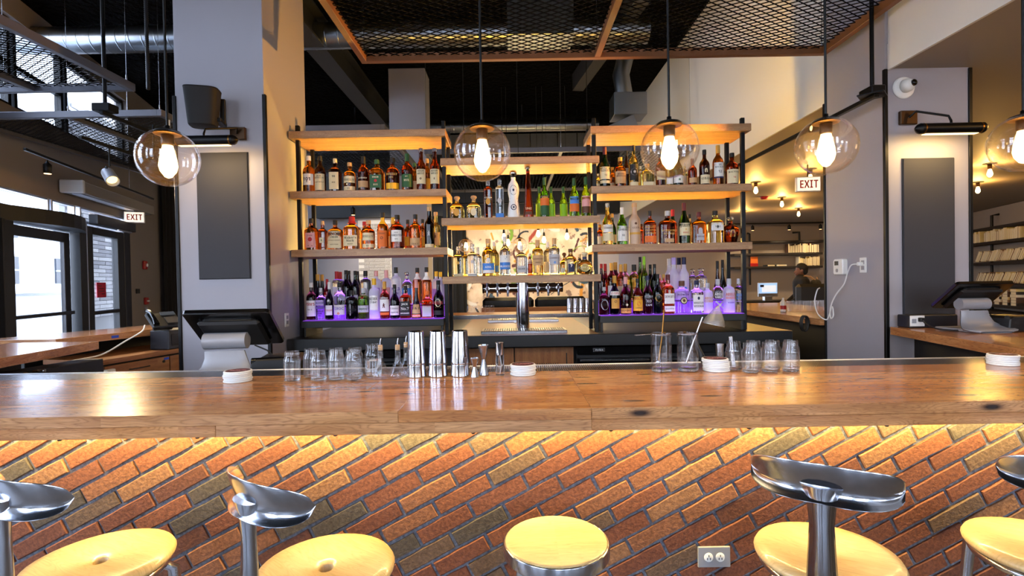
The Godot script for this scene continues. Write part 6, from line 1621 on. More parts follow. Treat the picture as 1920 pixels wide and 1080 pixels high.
	for p in [V(-3.2, 1.1, -4.45), V(-3.12, 1.06, -4.3), V(-3.14, 1.0, -4.15), V(-3.22, 0.91, -4.0), V(-3.3, 0.89, -3.85), V(-3.3, 0.88, -3.7)]:
		cv.add_point(p, V(0.01, 0.02, -0.06), V(-0.01, -0.02, 0.06))
	var pts := []
	for i in 40:
		pts.append(cv.sample_baked(cv.get_baked_length() * i / 39.0, true))
	one("phone_cord", "white cord running from the desk phone across the oak cabinet", "cable", tub(pts, 0.006, 8), mats.white_plastic)


func right_side() -> void:
	var c := thing("side_counter", "wooden side counter in front of the right pillar", "counter")
	part(c, "counter_top", top_slab(PackedVector2Array([Vector2(2.74, 3.71), Vector2(2.45, 2.2), Vector2(3.4, 2.2), Vector2(3.75, 3.71)]), 1.05, 0.055, ""), mats.oak_1)
	part(c, "front_panel", bx(V(0.1, 0.99, 1.3), 0.003), mats.black, V(2.78, 0.495, -2.98), V(0, -0.18, 0))
	c = thing("side_counter", "wooden side counter behind the right pillar carrying glasses", "counter")
	part(c, "counter_top", top_slab(PackedVector2Array([Vector2(2.69, 4.48), Vector2(2.67, 7.4), Vector2(3.8, 7.4), Vector2(3.8, 4.48)]), 1.05, 0.055, ""), mats.oak_3)
	part(c, "front_panel", bx(V(0.1, 0.99, 2.9), 0.003), mats.black, V(2.84, 0.495, -5.94))
	till("black till screen on a silver foot on the right counter", V(3.03, 1.051, -3.4), 0.0, 1.0)
	var s := thing("power_box", "black cable box with white outlet on the right counter", "power box", V(2.93, 1.051, -3.64))
	part(s, "case", bx(V(0.34, 0.09, 0.12), 0.006), mats.dark_grey, V(0.02, 0.045, 0))
	var pl := part(s, "outlet_plate", bx(V(0.1, 0.075, 0.008), 0.002), mats.white_plastic, V(-0.1, 0.05, 0.063))
	part(pl, "socket", bx(V(0.03, 0.03, 0.004), 0.001), mats.grey_plastic, V(-0.025, 0, 0.005))
	part(pl, "plug", bx(V(0.03, 0.03, 0.03), 0.004), mats.black, V(0.015, 0.01, 0.018))
	var cv := Curve3D.new()
	for p in [V(2.845, 1.11, -3.55), V(2.84, 1.08, -3.5), V(2.85, 1.058, -3.4), V(2.95, 1.057, -3.32), V(3.02, 1.057, -3.3)]:
		cv.add_point(p, V(-0.02, 0.01, -0.03), V(0.02, -0.01, 0.03))
	var pts := []
	for i in 30:
		pts.append(cv.sample_baked(cv.get_baked_length() * i / 29.0, true))
	one("black_cable", "black power cable lying on the right counter", "cable", tub(pts, 0.005, 8), mats.black)
	pts = []
	for i in 60:
		var a := i * 0.33
		pts.append(V(2.64 + 0.03 * cos(a), 1.0 + 0.07 * sin(a), -4.6 - i * 0.001))
	one("black_cable", "tangle of black cables hanging over the counter behind the pillar", "cable", tub(pts, 0.006, 8), mats.black)
	# glasses on the far counter
	var g := lat([Vector2(0, 0), Vector2(0.03, 0), Vector2(0.032, 0.004), Vector2(0.036, 0.11), Vector2(0.0345, 0.11), Vector2(0.03, 0.012), Vector2(0, 0.012)], 16)
	for i in 9:
		for r in 2:
			var o := thing("tumbler", "clear tumbler behind the pillar, %s from left, %s row" % [ORD[i], ["front", "back"][r]], "glass", V(2.97 + i * 0.078 + r * 0.02, 1.051, -5.5 - r * 0.09), 0, "tumblers behind the right pillar")
			part(o, "glass", g, mats.jar_glass)
	var sp := thing("spray_bottle", "small white bottle with red label beside the tumblers", "bottle", V(2.87, 1.051, -5.42))
	part(sp, "body", lat([Vector2(0, 0), Vector2(0.028, 0), Vector2(0.03, 0.01), Vector2(0.03, 0.1), Vector2(0.012, 0.13), Vector2(0.012, 0.15), Vector2(0, 0.152)], 16), mats.white_plastic)
	part(sp, "label", lat([Vector2(0.0305, 0.03), Vector2(0.0306, 0.07)], 16), mats.red_plastic)
	var bk := thing("card_terminal", "black device stack behind the right pillar edge", "device", V(2.95, 1.051, -4.62))
	part(bk, "body", bx(V(0.2, 0.28, 0.1), 0.01), mats.black, V(0, 0.14, 0))
	part(bk, "panel", bx(V(0.15, 0.06, 0.004), 0.001), mats.dark_grey, V(0, 0.2, 0.052))
	# lamps in the lowered ceiling
	var spots := [[5.25, -11.56], [3.87, -8.09], [5.12, -9.68], [6.32, -11.26], [4.2, -7.18], [7.69, -8.44], [6.57, -7.03], [5.3, -4.2], [7.6, -5.4], [4.6, -2.2]]  # last three out of view, placed to light the ceiling at right
	for i in spots.size():
		var b := thing("bare_bulb", "bare glowing bulb on the lowered ceiling, %s from left" % ORD[i], "ceiling lamp", V(spots[i][0], 2.925, spots[i][1]), 0, "bare bulbs on the lowered ceiling")
		part(b, "ceiling_plate", lat([Vector2(0, -0.012), Vector2(0.075, -0.01), Vector2(0.08, -0.001), Vector2(0, 0)], 20), mats.black_metal)
		part(b, "socket", lat([Vector2(0, -0.075), Vector2(0.024, -0.075), Vector2(0.026, -0.07), Vector2(0.026, -0.01), Vector2(0, -0.009)], 14), mats.bronze)
		part(b, "bulb", lat([Vector2(0.0, -0.19), Vector2(0.014, -0.186), Vector2(0.03, -0.165), Vector2(0.034, -0.145), Vector2(0.028, -0.115), Vector2(0.018, -0.08), Vector2(0, -0.075)], 16), mats.bulb_glow)
		omni(b, "bulb_light", V(0, -0.145, 0), Color(1.0, 0.76, 0.40), 0.9, 0.03)
	exit_sign("lit exit sign with red letters under the lowered ceiling", V(4.0, 2.56, -6.9), -0.12, 0.165)
	one("smoke_detector", "red fire detector on the lowered ceiling among the bulbs", "alarm", lat([Vector2(0, -0.05), Vector2(0.05, -0.045), Vector2(0.07, -0.02), Vector2(0.07, 0), Vector2(0, 0)], 20), mats.red_plastic, V(4.75, 2.925, -9.6))
	var tr := thing("track_rail", "black track rail with three spot heads before the library wall", "track light", V(7.6, 2.8, -14.0))
	part(tr, "rail", bx(V(3.6, 0.03, 0.035), 0.003), mats.black_metal, V(0, 0.08, 0))
	for x in [-1.0, 0.0, 0.85]:
		part(tr, "spot_head", lat([Vector2(0, -0.1), Vector2(0.04, -0.1), Vector2(0.042, 0.0), Vector2(0.02, 0.02), Vector2(0, 0.06)], 14), mats.black_metal, V(x, 0, 0))
		part(tr, "lamp_face", cyl(0.034, 0.004, 14), glow("spot_face", Color(1.0, 0.8, 0.55), 4.0), V(x, -0.106, 0))
		spot(tr, "spot_light", V(x, -0.115, 0), V(x, -1.2, -0.6), Color(1.0, 0.88, 0.7), 2.0, 45)
	library()
	# stretch of track beside the right pillar
	var t := thing("track_rail", "black track rail on a rod beside the right pillar, with an unseen spot head", "track light", V(2.6, 2.7, -3.68))
	part(t, "rail", bx(V(0.035, 0.03, 4.6), 0.003), mats.black_metal, V(0, 0, -2.25))
	part(t, "feed_box", bx(V(0.1, 0.06, 0.14), 0.006), mats.black_metal, V(0, 0.035, 0))
	part(t, "feed_plate", bx(V(0.16, 0.01, 0.16), 0.002), mats.black_metal, V(0, 0.01, 0), V(0, 0.8, 0))
	part(t, "rod", cyl(0.014, 2.44, 10), mats.black_metal, V(0, 0.06, 0))
	var hd := MB.new()
	hd.xf = Transform3D(Basis(V(0, 0, 1), PI / 2), V(-0.06, -0.05, -0.57))
	hd.lathe([Vector2(0, -0.06), Vector2(0.03, -0.055), Vector2(0.035, 0.05), Vector2(0.035, 0.05), Vector2(0.03, 0.05), Vector2(0.028, 0.03), Vector2(0, 0.028)], 16)
	part(t, "spot_head", hd.done(), mats.black_metal)  # unseen spot head behind a globe, placed to light the left pillar side
	var fc := MB.new()
	fc.xf = hd.xf
	fc.lathe([Vector2(0, 0.03), Vector2(0.027, 0.03), Vector2(0.02, 0.044), Vector2(0, 0.046)], 16)
	part(t, "lamp_face", fc.done(), glow("spot_warm", Color(1.0, 0.84, 0.55), 3.0))
	spot(t, "spot_light", V(-0.12, -0.05, -0.57), V(-4.5, 0.35, -0.75), Color(1.0, 0.70, 0.28), 20.0, 22)  # warm light from the unseen spot onto the left pillar side


func book(label: String, at: Vector3, size: Vector3, col: Color, turn: float, tilt: float, group: String) -> void:
	var o := thing("book", label, "book", at, turn, group)
	var k := "book_%d_%d_%d" % [int(col.r * 20), int(col.g * 20), int(col.b * 20)]
	part(o, "cover", bx(size, 0.002, V(0, size.y / 2, 0)), mat(k, col, 0.7), Vector3.ZERO, V(0, 0, tilt))
	part(o, "pages", bx(V(size.x * 0.7, size.y * 0.94, size.z * 0.02), 0.0, V(0, size.y / 2, size.z * 0.5)), mat("pages", Color(0.85, 0.79, 0.64), 0.8), Vector3.ZERO, V(0, 0, tilt))


func library() -> void:
	var cols := [Color(0.85, 0.76, 0.5), Color(0.9, 0.84, 0.66), Color(0.72, 0.55, 0.2), Color(0.3, 0.2, 0.14), Color(0.16, 0.13, 0.12), Color(0.8, 0.7, 0.35), Color(0.55, 0.42, 0.3), Color(0.9, 0.87, 0.78), Color(0.45, 0.12, 0.1)]
	var s := thing("library_shelf", "dark three-board wall shelf on the far library wall", "shelf", V(7.7, 0, -14.62))
	for y in [2.44, 2.09, 1.72]:
		part(s, "shelf_board", bx(V(2.5, 0.06, 0.28), 0.004), mat("shelf_dark", Color(0.13, 0.1, 0.08), 0.6), V(-0.05 if y > 2.2 else -0.15, y - 0.03, 0))
	part(s, "pipe_bracket", tub([V(0.52, 2.44, 0.0), V(0.52, 2.68, 0.0), V(0.38, 2.68, -0.1)], 0.03, 8), mats.black_metal)
	part(s, "pipe_bracket", tub([V(-0.9, 1.2, 0.0), V(-0.9, 2.66, 0.0), V(-0.9, 2.68, -0.1)], 0.03, 8), mats.black_metal)
	for r in 2:
		var x: float = [7.85, 8.15][r]
		var i := 0
		while x < 8.72:
			var w := rng.randf_range(0.025, 0.055)
			book("book on the far library shelf, %s board, %s from left" % [["middle", "lower"][r], ORD[i]], V(x + w / 2, [2.091, 1.721][r], -14.62), V(w, rng.randf_range(0.2, 0.27), 0.17), cols[rng.randi_range(3, 4) if r == 0 and x < 8.3 else rng.randi_range(0, 8)], 0, 0, "books on the far library shelf")
			x += w + 0.003
			i += 1
	var bo := thing("red_box", "red and orange box on the far library shelf", "box", V(6.9, 1.721, -14.62))
	part(bo, "carton", bx(V(0.2, 0.28, 0.14), 0.004, V(0, 0.14, 0)), ink("orange"))
	part(bo, "band", bx(V(0.21, 0.09, 0.145), 0.004, V(0, 0.05, 0)), mats.red_plastic)
	for i in 2:
		book("flat %s book lying on the far library shelf" % ["black", "white"][i], V(7.35 + i * 0.3, 1.721, -14.6), V(0.28, 0.04, 0.2), [Color(0.1, 0.1, 0.1), Color(0.85, 0.84, 0.8)][i], 0, 0, "flat books on the far library shelf")
	# shelves along the right wall; local +z faces the room
	var A := V(11.05, 0, -12.3)
	var u := V(-0.65, 0, 1.9).normalized()
	var th := atan2(-u.z, u.x)
	var L := thing("library_shelf", "tall dark wall shelf full of books at the right", "shelf", A, th)
	for y in [2.44, 2.12, 1.66, 1.18, 0.74]:
		part(L, "shelf_board", bx(V(3.2, 0.06, 0.3), 0.004), mats.shelf_dark, V(1.4, y - 0.03, 0.0))
	for x in [0.75, 2.2]:
		part(L, "pipe_bracket", tub([V(x, 0.2, -0.05), V(x, 2.72, -0.05), V(x, 2.74, -0.2)], 0.03, 8), mats.black_metal)
	part(L, "cupboard", bx(V(3.2, 0.5, 0.36), 0.006), mats.shelf_dark, V(1.4, 0.35, 0.0))
	part(L, "back_panel", bx(V(4.2, 2.9, 0.04)), mats.paint_taupe, V(1.4, 1.46, -0.2))
	var tx := Transform3D(Basis(Vector3.UP, th), A)
	var x := 0.02
	var no := 0
	while x < 2.6:
		var w := rng.randf_range(0.03, 0.075)
		if absf(x + w / 2 - 0.75) > 0.08 and absf(x + w / 2 - 2.2) > 0.08:
			var cc: Color = cols[rng.randi_range(0, 8)] if x < 0.8 else cols[[0, 1, 5, 7, 6][rng.randi_range(0, 4)]]
			book("upright book, %s from left, top row of right wall shelf" % ORD[no], tx * V(x + w / 2, 2.121, 0.03), V(w, rng.randf_range(0.2, 0.26), 0.18), cc, th, 0, "upright books on the right wall shelf")
			no += 1
		x += w + 0.004
	for r in 2:
		x = 0.5
		no = 0
		while x < 2.55:
			var w := rng.randf_range(0.03, 0.05)
			book("slanting book, %s from left, %s leaning row, right wall shelf" % [ORD[no], ["upper", "lower"][r]], tx * V(x, [1.69, 1.21][r], 0.05), V(w, rng.randf_range(0.24, 0.28), 0.18), cols[[0, 1, 7, 6, 3, 1][rng.randi_range(0, 5)]], th, -0.62, "slanting books on the right wall shelf")
			no += 1
			x += w * 1.24 + 0.012
	for st in 5:
		for k in 6:
			book("flat book, %s from bottom in %s stack, right wall shelf foot" % [ORD[k], ORD[st]], tx * V(0.75 + st * 0.3, 0.741 + k * 0.058, 0.04), V(0.24, 0.055, 0.2), cols[[3, 4, 6, 3, 0, 7][rng.randi_range(0, 5)]], th, 0, "stacked books on the right wall shelf")
	# desk with a computer, a dark sofa, a person
	var d := thing("reading_desk", "dark desk carrying a computer near the library wall", "desk", V(5.4, 0, -11.0))
	part(d, "desk_top", bx(V(1.6, 0.04, 0.6), 0.004), mats.black, V(0, 0.9, 0))
	for sx in [-0.7, 0.7]:
		part(d, "leg", bx(V(0.06, 0.88, 0.5), 0.004), mats.black, V(sx, 0.44, 0))
	var m := thing("desktop_computer", "silver all-in-one computer with bright screen on desk", "computer", V(5.47, 0.921, -10.95))
	part(m, "housing", bx(V(0.42, 0.3, 0.02), 0.004), mats.alu, V(0, 0.23, 0))
	var scr := part(m, "screen", bx(V(0.39, 0.22, 0.003)), glow("computer_screen", Color(0.6, 0.75, 0.95), 0.9), V(0, 0.26, 0.012))
	part(scr, "page", bx(V(0.3, 0.14, 0.002)), glow("computer_screen_page", Color(0.85, 0.9, 0.95), 0.8), V(0.02, -0.01, 0.003))
	part(scr, "badge", bx(V(0.08, 0.05, 0.002)), mats.black, V(-0.13, 0.05, 0.005))
	part(m, "stand", bx(V(0.16, 0.09, 0.1), 0.006), mats.alu, V(0, 0.045, -0.02))
	var so := thing("dark_sofa", "dark high-backed seat beside the computer desk", "seat", V(5.05, 0, -8.3))
	part(so, "backrest", bx(V(0.9, 0.7, 0.14), 0.05), mats.black, V(0, 0.95, 0.0))
	part(so, "seat", bx(V(0.9, 0.3, 0.6), 0.05), mats.black, V(0, 0.5, -0.35))
	for sx in [-0.38, 0.38]:
		part(so, "leg", bx(V(0.05, 0.36, 0.05), 0.004), mats.black, V(sx, 0.18, -0.3))
	person()


# tapered capsules joined smoothly and meshed as surface nets
func body_mesh(bones: Array, cell: float, kk := 45.0) -> ArrayMesh:
	var lo := Vector3.INF
	var hi := -Vector3.INF
	for b in bones:
		for e in 2:
			var r: float = b[2 + e] + 0.05
			lo = lo.min(b[e] - Vector3.ONE * r)
			hi = hi.max(b[e] + Vector3.ONE * r)
	var n := Vector3i(((hi - lo) / cell).ceil()) + Vector3i.ONE
	var f := PackedFloat32Array()
	f.resize(n.x * n.y * n.z)
	for b in bones:
		var pa: Vector3 = b[0]
		var ba: Vector3 = b[1] - pa
		var L2 := maxf(ba.length_squared(), 1e-9)
		var rm: float = maxf(b[2], b[3]) + 0.07
		var l0 := Vector3i(((pa.min(b[1]) - Vector3.ONE * rm - lo) / cell).floor()).max(Vector3i.ZERO)
		var h0 := Vector3i(((pa.max(b[1]) + Vector3.ONE * rm - lo) / cell).ceil()).min(n - Vector3i.ONE)
		for x in range(l0.x, h0.x + 1):
			for y in range(l0.y, h0.y + 1):
				for z in range(l0.z, h0.z + 1):
					var p := lo + Vector3(x, y, z) * cell - pa
					var t := clampf(p.dot(ba) / L2, 0, 1)
					f[(x * n.y + y) * n.z + z] += exp(-kk * ((p - ba * t).length() - lerpf(b[2], b[3], t)))
	var id := {}
	var mb := MB.new()
	var st := [n.y * n.z, n.z, 1]
	for x in n.x - 1:
		for y in n.y - 1:
			for z in n.z - 1:
				var i := (x * n.y + y) * n.z + z
				var acc := Vector3.ZERO
				var cnt := 0
				var any := 0
				for c in 8:
					if f[i + (st[0] if c & 1 else 0) + (st[1] if c & 2 else 0) + (st[2] if c & 4 else 0)] > 1.0:
						any += 1
				if any == 0 or any == 8:
					continue
				for c in 8:
					for ax in 3:
						if c & (1 << ax):
							continue
						var a := f[i + (st[0] if c & 1 else 0) + (st[1] if c & 2 else 0) + (st[2] if c & 4 else 0)]
						var d := c | (1 << ax)
						var e := f[i + (st[0] if d & 1 else 0) + (st[1] if d & 2 else 0) + (st[2] if d & 4 else 0)]
						if (a > 1.0) != (e > 1.0):
							var da := -log(maxf(a, 1e-12))
							var de := -log(maxf(e, 1e-12))
							var q := Vector3(c & 1, (c >> 1) & 1, (c >> 2) & 1)
							q[ax] += clampf(da / (da - de), 0, 1)
							acc += q
							cnt += 1
				id[i] = mb.put(lo + (Vector3(x, y, z) + acc / cnt) * cell, Vector3.UP, Vector2.ZERO)
	for i in id:
		for ax in 3:
			var s1: int = st[(ax + 1) % 3]
			var s2: int = st[(ax + 2) % 3]
			var inside: bool = f[i] > 1.0
			if inside == (f[i + st[ax]] > 1.0) or not (id.has(i - s1) and id.has(i - s2) and id.has(i - s1 - s2)):
				continue
			var q := [id[i], id[i - s1], id[i - s1 - s2], id[i - s2]]
			if not inside:
				q.reverse()
			mb.ix.append_array([q[0], q[2], q[1], q[0], q[3], q[2]])
	for i in mb.n.size():
		mb.n[i] = Vector3.ZERO
	for i in range(0, mb.ix.size(), 3):
		var fn := (mb.v[mb.ix[i + 2]] - mb.v[mb.ix[i]]).cross(mb.v[mb.ix[i + 1]] - mb.v[mb.ix[i]])
		for e in 3:
			mb.n[mb.ix[i + e]] += fn
	for i in mb.n.size():
		mb.n[i] = mb.n[i].normalized()
	return mb.done()


func person() -> void:
	# faces -x in the room: local +z is forward
	var p := thing("person", "person in dark jacket with a backpack, seen from behind by the library", "person", V(5.66, 0, -10.0), -1.9)
	var bones := [
		[V(0, 0.95, 0), V(0, 1.28, 0.01), 0.145, 0.15], [V(-0.09, 1.32, 0.0), V(0.09, 1.32, 0.0), 0.1, 0.1], [V(0, 1.36, 0.01), V(0, 1.45, 0.03), 0.058, 0.052],
		[V(-0.09, 0.9, 0), V(-0.1, 0.5, 0.02), 0.095, 0.06], [V(-0.1, 0.5, 0.02), V(-0.1, 0.08, -0.01), 0.06, 0.042], [V(-0.1, 0.05, -0.02), V(-0.11, 0.04, 0.15), 0.042, 0.035],
		[V(0.09, 0.9, 0), V(0.1, 0.5, 0.02), 0.095, 0.06], [V(0.1, 0.5, 0.02), V(0.1, 0.08, -0.01), 0.06, 0.042], [V(0.1, 0.05, -0.02), V(0.11, 0.04, 0.15), 0.042, 0.035],
		[V(-0.18, 1.33, 0), V(-0.24, 1.08, 0.03), 0.062, 0.048], [V(-0.24, 1.08, 0.03), V(-0.2, 0.93, 0.22), 0.048, 0.034],
		[V(0.18, 1.33, 0), V(0.24, 1.08, 0.03), 0.062, 0.048], [V(0.24, 1.08, 0.03), V(0.2, 0.93, 0.22), 0.048, 0.034],
	]
	part(p, "jacket_and_trousers", body_mesh(bones, 0.02), mat("cloth_dark", Color(0.06, 0.055, 0.06), 0.85))
	var skin := mat("skin", Color(0.42, 0.27, 0.19), 0.55)
	var head := [[V(0, 1.52, 0.02), V(0, 1.57, 0.015), 0.078, 0.085], [V(0, 1.46, 0.07), V(0, 1.5, 0.06), 0.035, 0.05], [V(0, 1.52, 0.105), V(0, 1.5, 0.122), 0.012, 0.014], [V(-0.085, 1.52, 0.01), V(-0.087, 1.54, 0.005), 0.014, 0.016], [V(0.085, 1.52, 0.01), V(0.087, 1.54, 0.005), 0.014, 0.016], [V(-0.02, 1.465, 0.098), V(0.02, 1.465, 0.098), 0.01, 0.01], [V(0, 1.38, 0.0), V(0, 1.48, 0.01), 0.05, 0.05]]
	part(p, "head", body_mesh(head, 0.009, 90.0), skin)
	for s in [-1, 1]:
		part(p, "eye", lat([Vector2(0, -0.008), Vector2(0.008, 0), Vector2(0, 0.008)], 8), mats.black, V(s * 0.032, 1.535, 0.088))
		var hb := [[V(s * 0.2, 0.93, 0.22), V(s * 0.19, 0.92, 0.29), 0.03, 0.028]]
		for k in 4:
			hb.append([V(s * (0.165 + k * 0.017), 0.92, 0.29), V(s * (0.163 + k * 0.017), 0.9, 0.34 + 0.006 * sin(k)), 0.0095, 0.0085])
			hb.append([V(s * (0.163 + k * 0.017), 0.9, 0.34 + 0.006 * sin(k)), V(s * (0.163 + k * 0.017), 0.875, 0.355), 0.0085, 0.0075])
		hb.append([V(s * 0.17, 0.92, 0.25), V(s * 0.14, 0.91, 0.3), 0.011, 0.009])
		part(p, "hand", body_mesh(hb, 0.006, 130.0), skin)
	part(p, "hair", body_mesh([[V(0, 1.575, -0.005), V(0, 1.6, 0.01), 0.095, 0.085], [V(0, 1.52, -0.04), V(0, 1.58, -0.02), 0.07, 0.09]], 0.012, 80.0), mat("hair", Color(0.03, 0.025, 0.025), 0.8))
	part(p, "collar", lat([Vector2(0.062, 0), Vector2(0.075, 0.0), Vector2(0.07, 0.05), Vector2(0.06, 0.05)], 20), ink("maroon"), V(0, 1.385, 0.012))
	var tf := Transform3D(Basis(Vector3.UP, -1.9), V(5.66, 0, -10.0))
	var b := thing("backpack", "olive backpack with pale straps worn by the person", "backpack", tf * V(0, 0.98, -0.25), -1.9)
	part(b, "sack", body_mesh([[V(-0.07, 0.08, 0), V(-0.06, 0.3, 0.01), 0.09, 0.08], [V(0.07, 0.08, 0), V(0.06, 0.3, 0.01), 0.09, 0.08], [V(0, 0.1, -0.05), V(0, 0.18, -0.05), 0.08, 0.07]], 0.014, 40.0), mat("canvas_olive", Color(0.16, 0.15, 0.11), 0.85))
	for s in [-1, 1]:
		part(b, "strap", tub([V(s * 0.08, 0.36, 0.02), V(s * 0.1, 0.44, 0.12), V(s * 0.11, 0.45, 0.22), V(s * 0.12, 0.36, 0.34)], 0.012, 6), mat("strap_pale", Color(0.7, 0.55, 0.4), 0.8))
	part(b, "grab_loop", tub([V(-0.03, 0.37, -0.02), V(0, 0.42, -0.01), V(0.03, 0.37, -0.02)], 0.008, 6), mats.strap_pale)


# expanded metal: zigzag strands that touch at their knuckles
func expanded(w: float, d: float, lw: float, sw: float, t := 0.0035) -> ArrayMesh:
	var mb := MB.new()
	var cols := int(w / (lw / 2))
	var rows := int(d / (sw / 2))
	var off := [V(0, t, 0.6 * t), V(0, 0, t), V(0, -t, -0.6 * t), V(0, 0, -t)]
	var nr := [V(0, 1, 0.3), V(0, 0.2, 1), V(0, -1, -0.3), V(0, -0.2, -1)]
	for j in rows:
		var s := mb.v.size()
		for i in cols + 1:
			var p := V(-w / 2 + i * lw / 2, 0, -d / 2 + (j + (i + j) % 2) * sw / 2)
			for k in 4:
				mb.v.append(p + off[k])
				mb.n.append(nr[k].normalized())
				mb.uv.append(Vector2.ZERO)
		for i in cols:
			for k in 4:
				var a := s + i * 4 + k
				var b := s + i * 4 + (k + 1) % 4
				mb.ix.append_array([a, b, a + 4, b, b + 4, a + 4])
	return mb.done()


func mesh_panel(label: String, x0: float, x1: float, z0: float, z1: float, y: float, rails: Array, frame: String, lw := 0.1, sw := 0.062) -> void:
	var w := x1 - x0
	var d := z1 - z0
	var o := thing("mesh_panel", label, "mesh panel", V((x0 + x1) / 2, y, (z0 + z1) / 2))
	for s in [-1, 1]:
		part(o, "frame_bar", bx(V(0.05, 0.07, d), 0.003), mats[frame], V(s * (w / 2 - 0.025), 0.035, 0))
		part(o, "frame_bar", bx(V(w - 0.1, 0.07, 0.05), 0.003), mats[frame], V(0, 0.035, s * (d / 2 - 0.025)))
	for r in rails:
		part(o, "frame_bar", bx(V(0.05, 0.068, d - 0.1), 0.003), mats[frame], V(r - (x0 + x1) / 2, 0.036, 0))
	tag(part(o, "expanded_metal", expanded(w - 0.08, d - 0.08, lw, sw), mats.black_metal, V(0, 0.045, 0)), "", "", "", "stuff")


func overhead() -> void:
	mesh_panel("large hanging expanded metal panel with brown frame above the bar", -1.23, 2.67, -4.34, 0.6, 3.28, [0.745], "frame_brown")
	mesh_panel("hanging expanded metal panel in dark frame, upper left near piece", -5.8, -3.52, -4.86, 0.2, 3.28, [-4.45], "frame_dark")
	mesh_panel("hanging expanded metal panel in dark frame, left far piece by the entrance", -6.0, -3.75, -9.0, -5.55, 3.28, [-4.8], "frame_dark")
	mesh_panel("hanging expanded metal panel on the far side behind the shelves", -1.23, 2.67, -10.6, -7.4, 3.28, [0.745], "frame_dark", 0.12, 0.075)
	mesh_panel("hanging expanded metal panel far left behind the shelves", -3.4, -1.5, -8.9, -6.2, 3.28, [], "frame_dark", 0.12, 0.075)
	# ducts
	for q in [["silver spiral duct running across under the black ceiling", -6.6, 1.9, 4.8, -7.0, 0.17], ["thin silver spiral duct far back under the black ceiling", -4.6, 1.9, 4.74, -11.0, 0.12]]:
		var pr := [Vector2(0, 0)]
		var L: float = q[2] - q[1]
		var n := int(L / 0.17)
		for i in n + 1:
			var y := L * i / n
			for e in [[0.0, -0.012], [0.0, -0.005], [0.005, 0.0], [0.0, 0.005], [0.0, 0.012]]:
				pr.append(Vector2(q[5] + e[0], clampf(y + e[1], 0, L)))
		pr.append(Vector2(0, L))
		var o := thing("spiral_duct", q[0], "duct", V(q[2], q[3], q[4]), 0.0)
		part(o, "pipe", lat(pr, 28), mats.galv, Vector3.ZERO, V(0, 0, PI / 2))
		for x in [0.25, 0.55, 0.8]:
			part(o, "hanger", bx(V(0.03, 5.2 - q[3] - q[5], 0.004)), mats.iron, V(-L * x, (5.2 - q[3] + q[5]) / 2, 0))
		if q[5] > 0.15:
			part(o, "plenum_box", bx(V(0.85, 0.44, 0.5), 0.006), mats.galv, V(-1.48, -0.02, 0.2))
			part(o, "grille", bx(V(0.35, 0.1, 0.01), 0.002), mats.dark_grey, V(-3.2, 0.0, 0.172))
	var vd := thing("drop_duct", "silver drop duct hanging beside the white fascia", "duct", V(1.85, 3.9, -8.0))
	part(vd, "box", bx(V(0.5, 0.34, 0.4), 0.006), mats.galv, V(0, 0.2, 0))
	part(vd, "flex", tub([V(-0.05, 0.36, 0), V(-0.1, 0.7, 0), V(-0.02, 1.0, 0), V(0.05, 1.3, 0)], 0.13, 14), mats.galv)
	part(vd, "lower_box", bx(V(0.42, 0.22, 0.3), 0.006), mats.galv, V(-0.1, -0.14, 0), V(0, 0, 0.4))
	# beams
	var b := struct("beam_left", MB.new().box(V(0, 0, 0), V(0.05, 0.42, 7.6)).box(V(0, 0.2, 0), V(0.28, 0.03, 7.6)).box(V(0, -0.2, 0), V(0.28, 0.03, 7.6)).done(), mat("beam_grey", Color(0.16, 0.16, 0.17), 0.6), V(-2.62, 4.85, -9.2), Vector3.ZERO, "dark steel roof beam running away above left shelves")
	struct("beam_right", MB.new().box(V(0, 0, 0), V(0.2, 0.3, 9)).done(), mats.beam_grey, V(1.9, 5.05, -5.0), V(0, 0.14, 0))
	# support cables
	var xs := [[-4.7, -4.8], [-3.56, -4.8], [-3.56, -2.0], [-3.8, -5.6], [-4.8, -5.6], [-3.8, -8.8], [-1.2, -4.3], [-1.2, -2.8], [0.745, -4.3], [0.745, -2.6], [2.62, -4.3], [2.62, -2.6], [-1.2, -7.45], [0.745, -7.45], [2.62, -7.45], [-1.2, -10.5], [0.745, -10.5], [-3.35, -6.25]]
	xs.sort()
	var ci := -1
	for q in xs:
		ci += 1
		var o := thing("support_cable", "thin steel cable holding up a hanging mesh panel, %s from left" % ORD[ci], "cable", V(q[0], 3.345, q[1]), 0, "support cables of the mesh panels")
		part(o, "wire", cyl(0.0022, 1.85, 6), mats.steel)
		part(o, "turnbuckle", lat([Vector2(0, 0.0), Vector2(0.006, 0.01), Vector2(0.007, 0.06), Vector2(0.003, 0.08), Vector2(0, 0.081)], 8), mats.steel)
	# left track with spots
	var t := thing("track_rail", "black track rail with two lit spot heads left of the pillar", "track light", V(-4.05, 2.86, -4.85))
	part(t, "rail", bx(V(0.036, 0.032, 3.4), 0.003), mats.black_metal, V(0, 0, -1.7))
	part(t, "rod", cyl(0.01, 0.41, 8), mats.black_metal, V(0, 0.01, -1.0))
	for q in [[-0.35, -0.30], [-1.55, -0.30]]:
		part(t, "stem", cyl(0.008, 0.2, 8), mats.black_metal, V(0, -0.2, q[0]))
		var hd := MB.new()
		hd.xf = Transform3D(Basis.looking_at(V(0.62, -0.55, 0.45).normalized(), Vector3.UP) * Basis(V(1, 0, 0), -PI / 2), V(0.0, q[1], q[0]))
		hd.lathe([Vector2(0, -0.1), Vector2(0.05, -0.095), Vector2(0.056, -0.085), Vector2(0.06, 0.1), Vector2(0.06, 0.1), Vector2(0.054, 0.1), Vector2(0.05, 0.04), Vector2(0, 0.035)], 24)
		var sh := part(t, "spot_head", hd.done(), mats.grey_plastic)
		var fc := MB.new()
		fc.xf = hd.xf
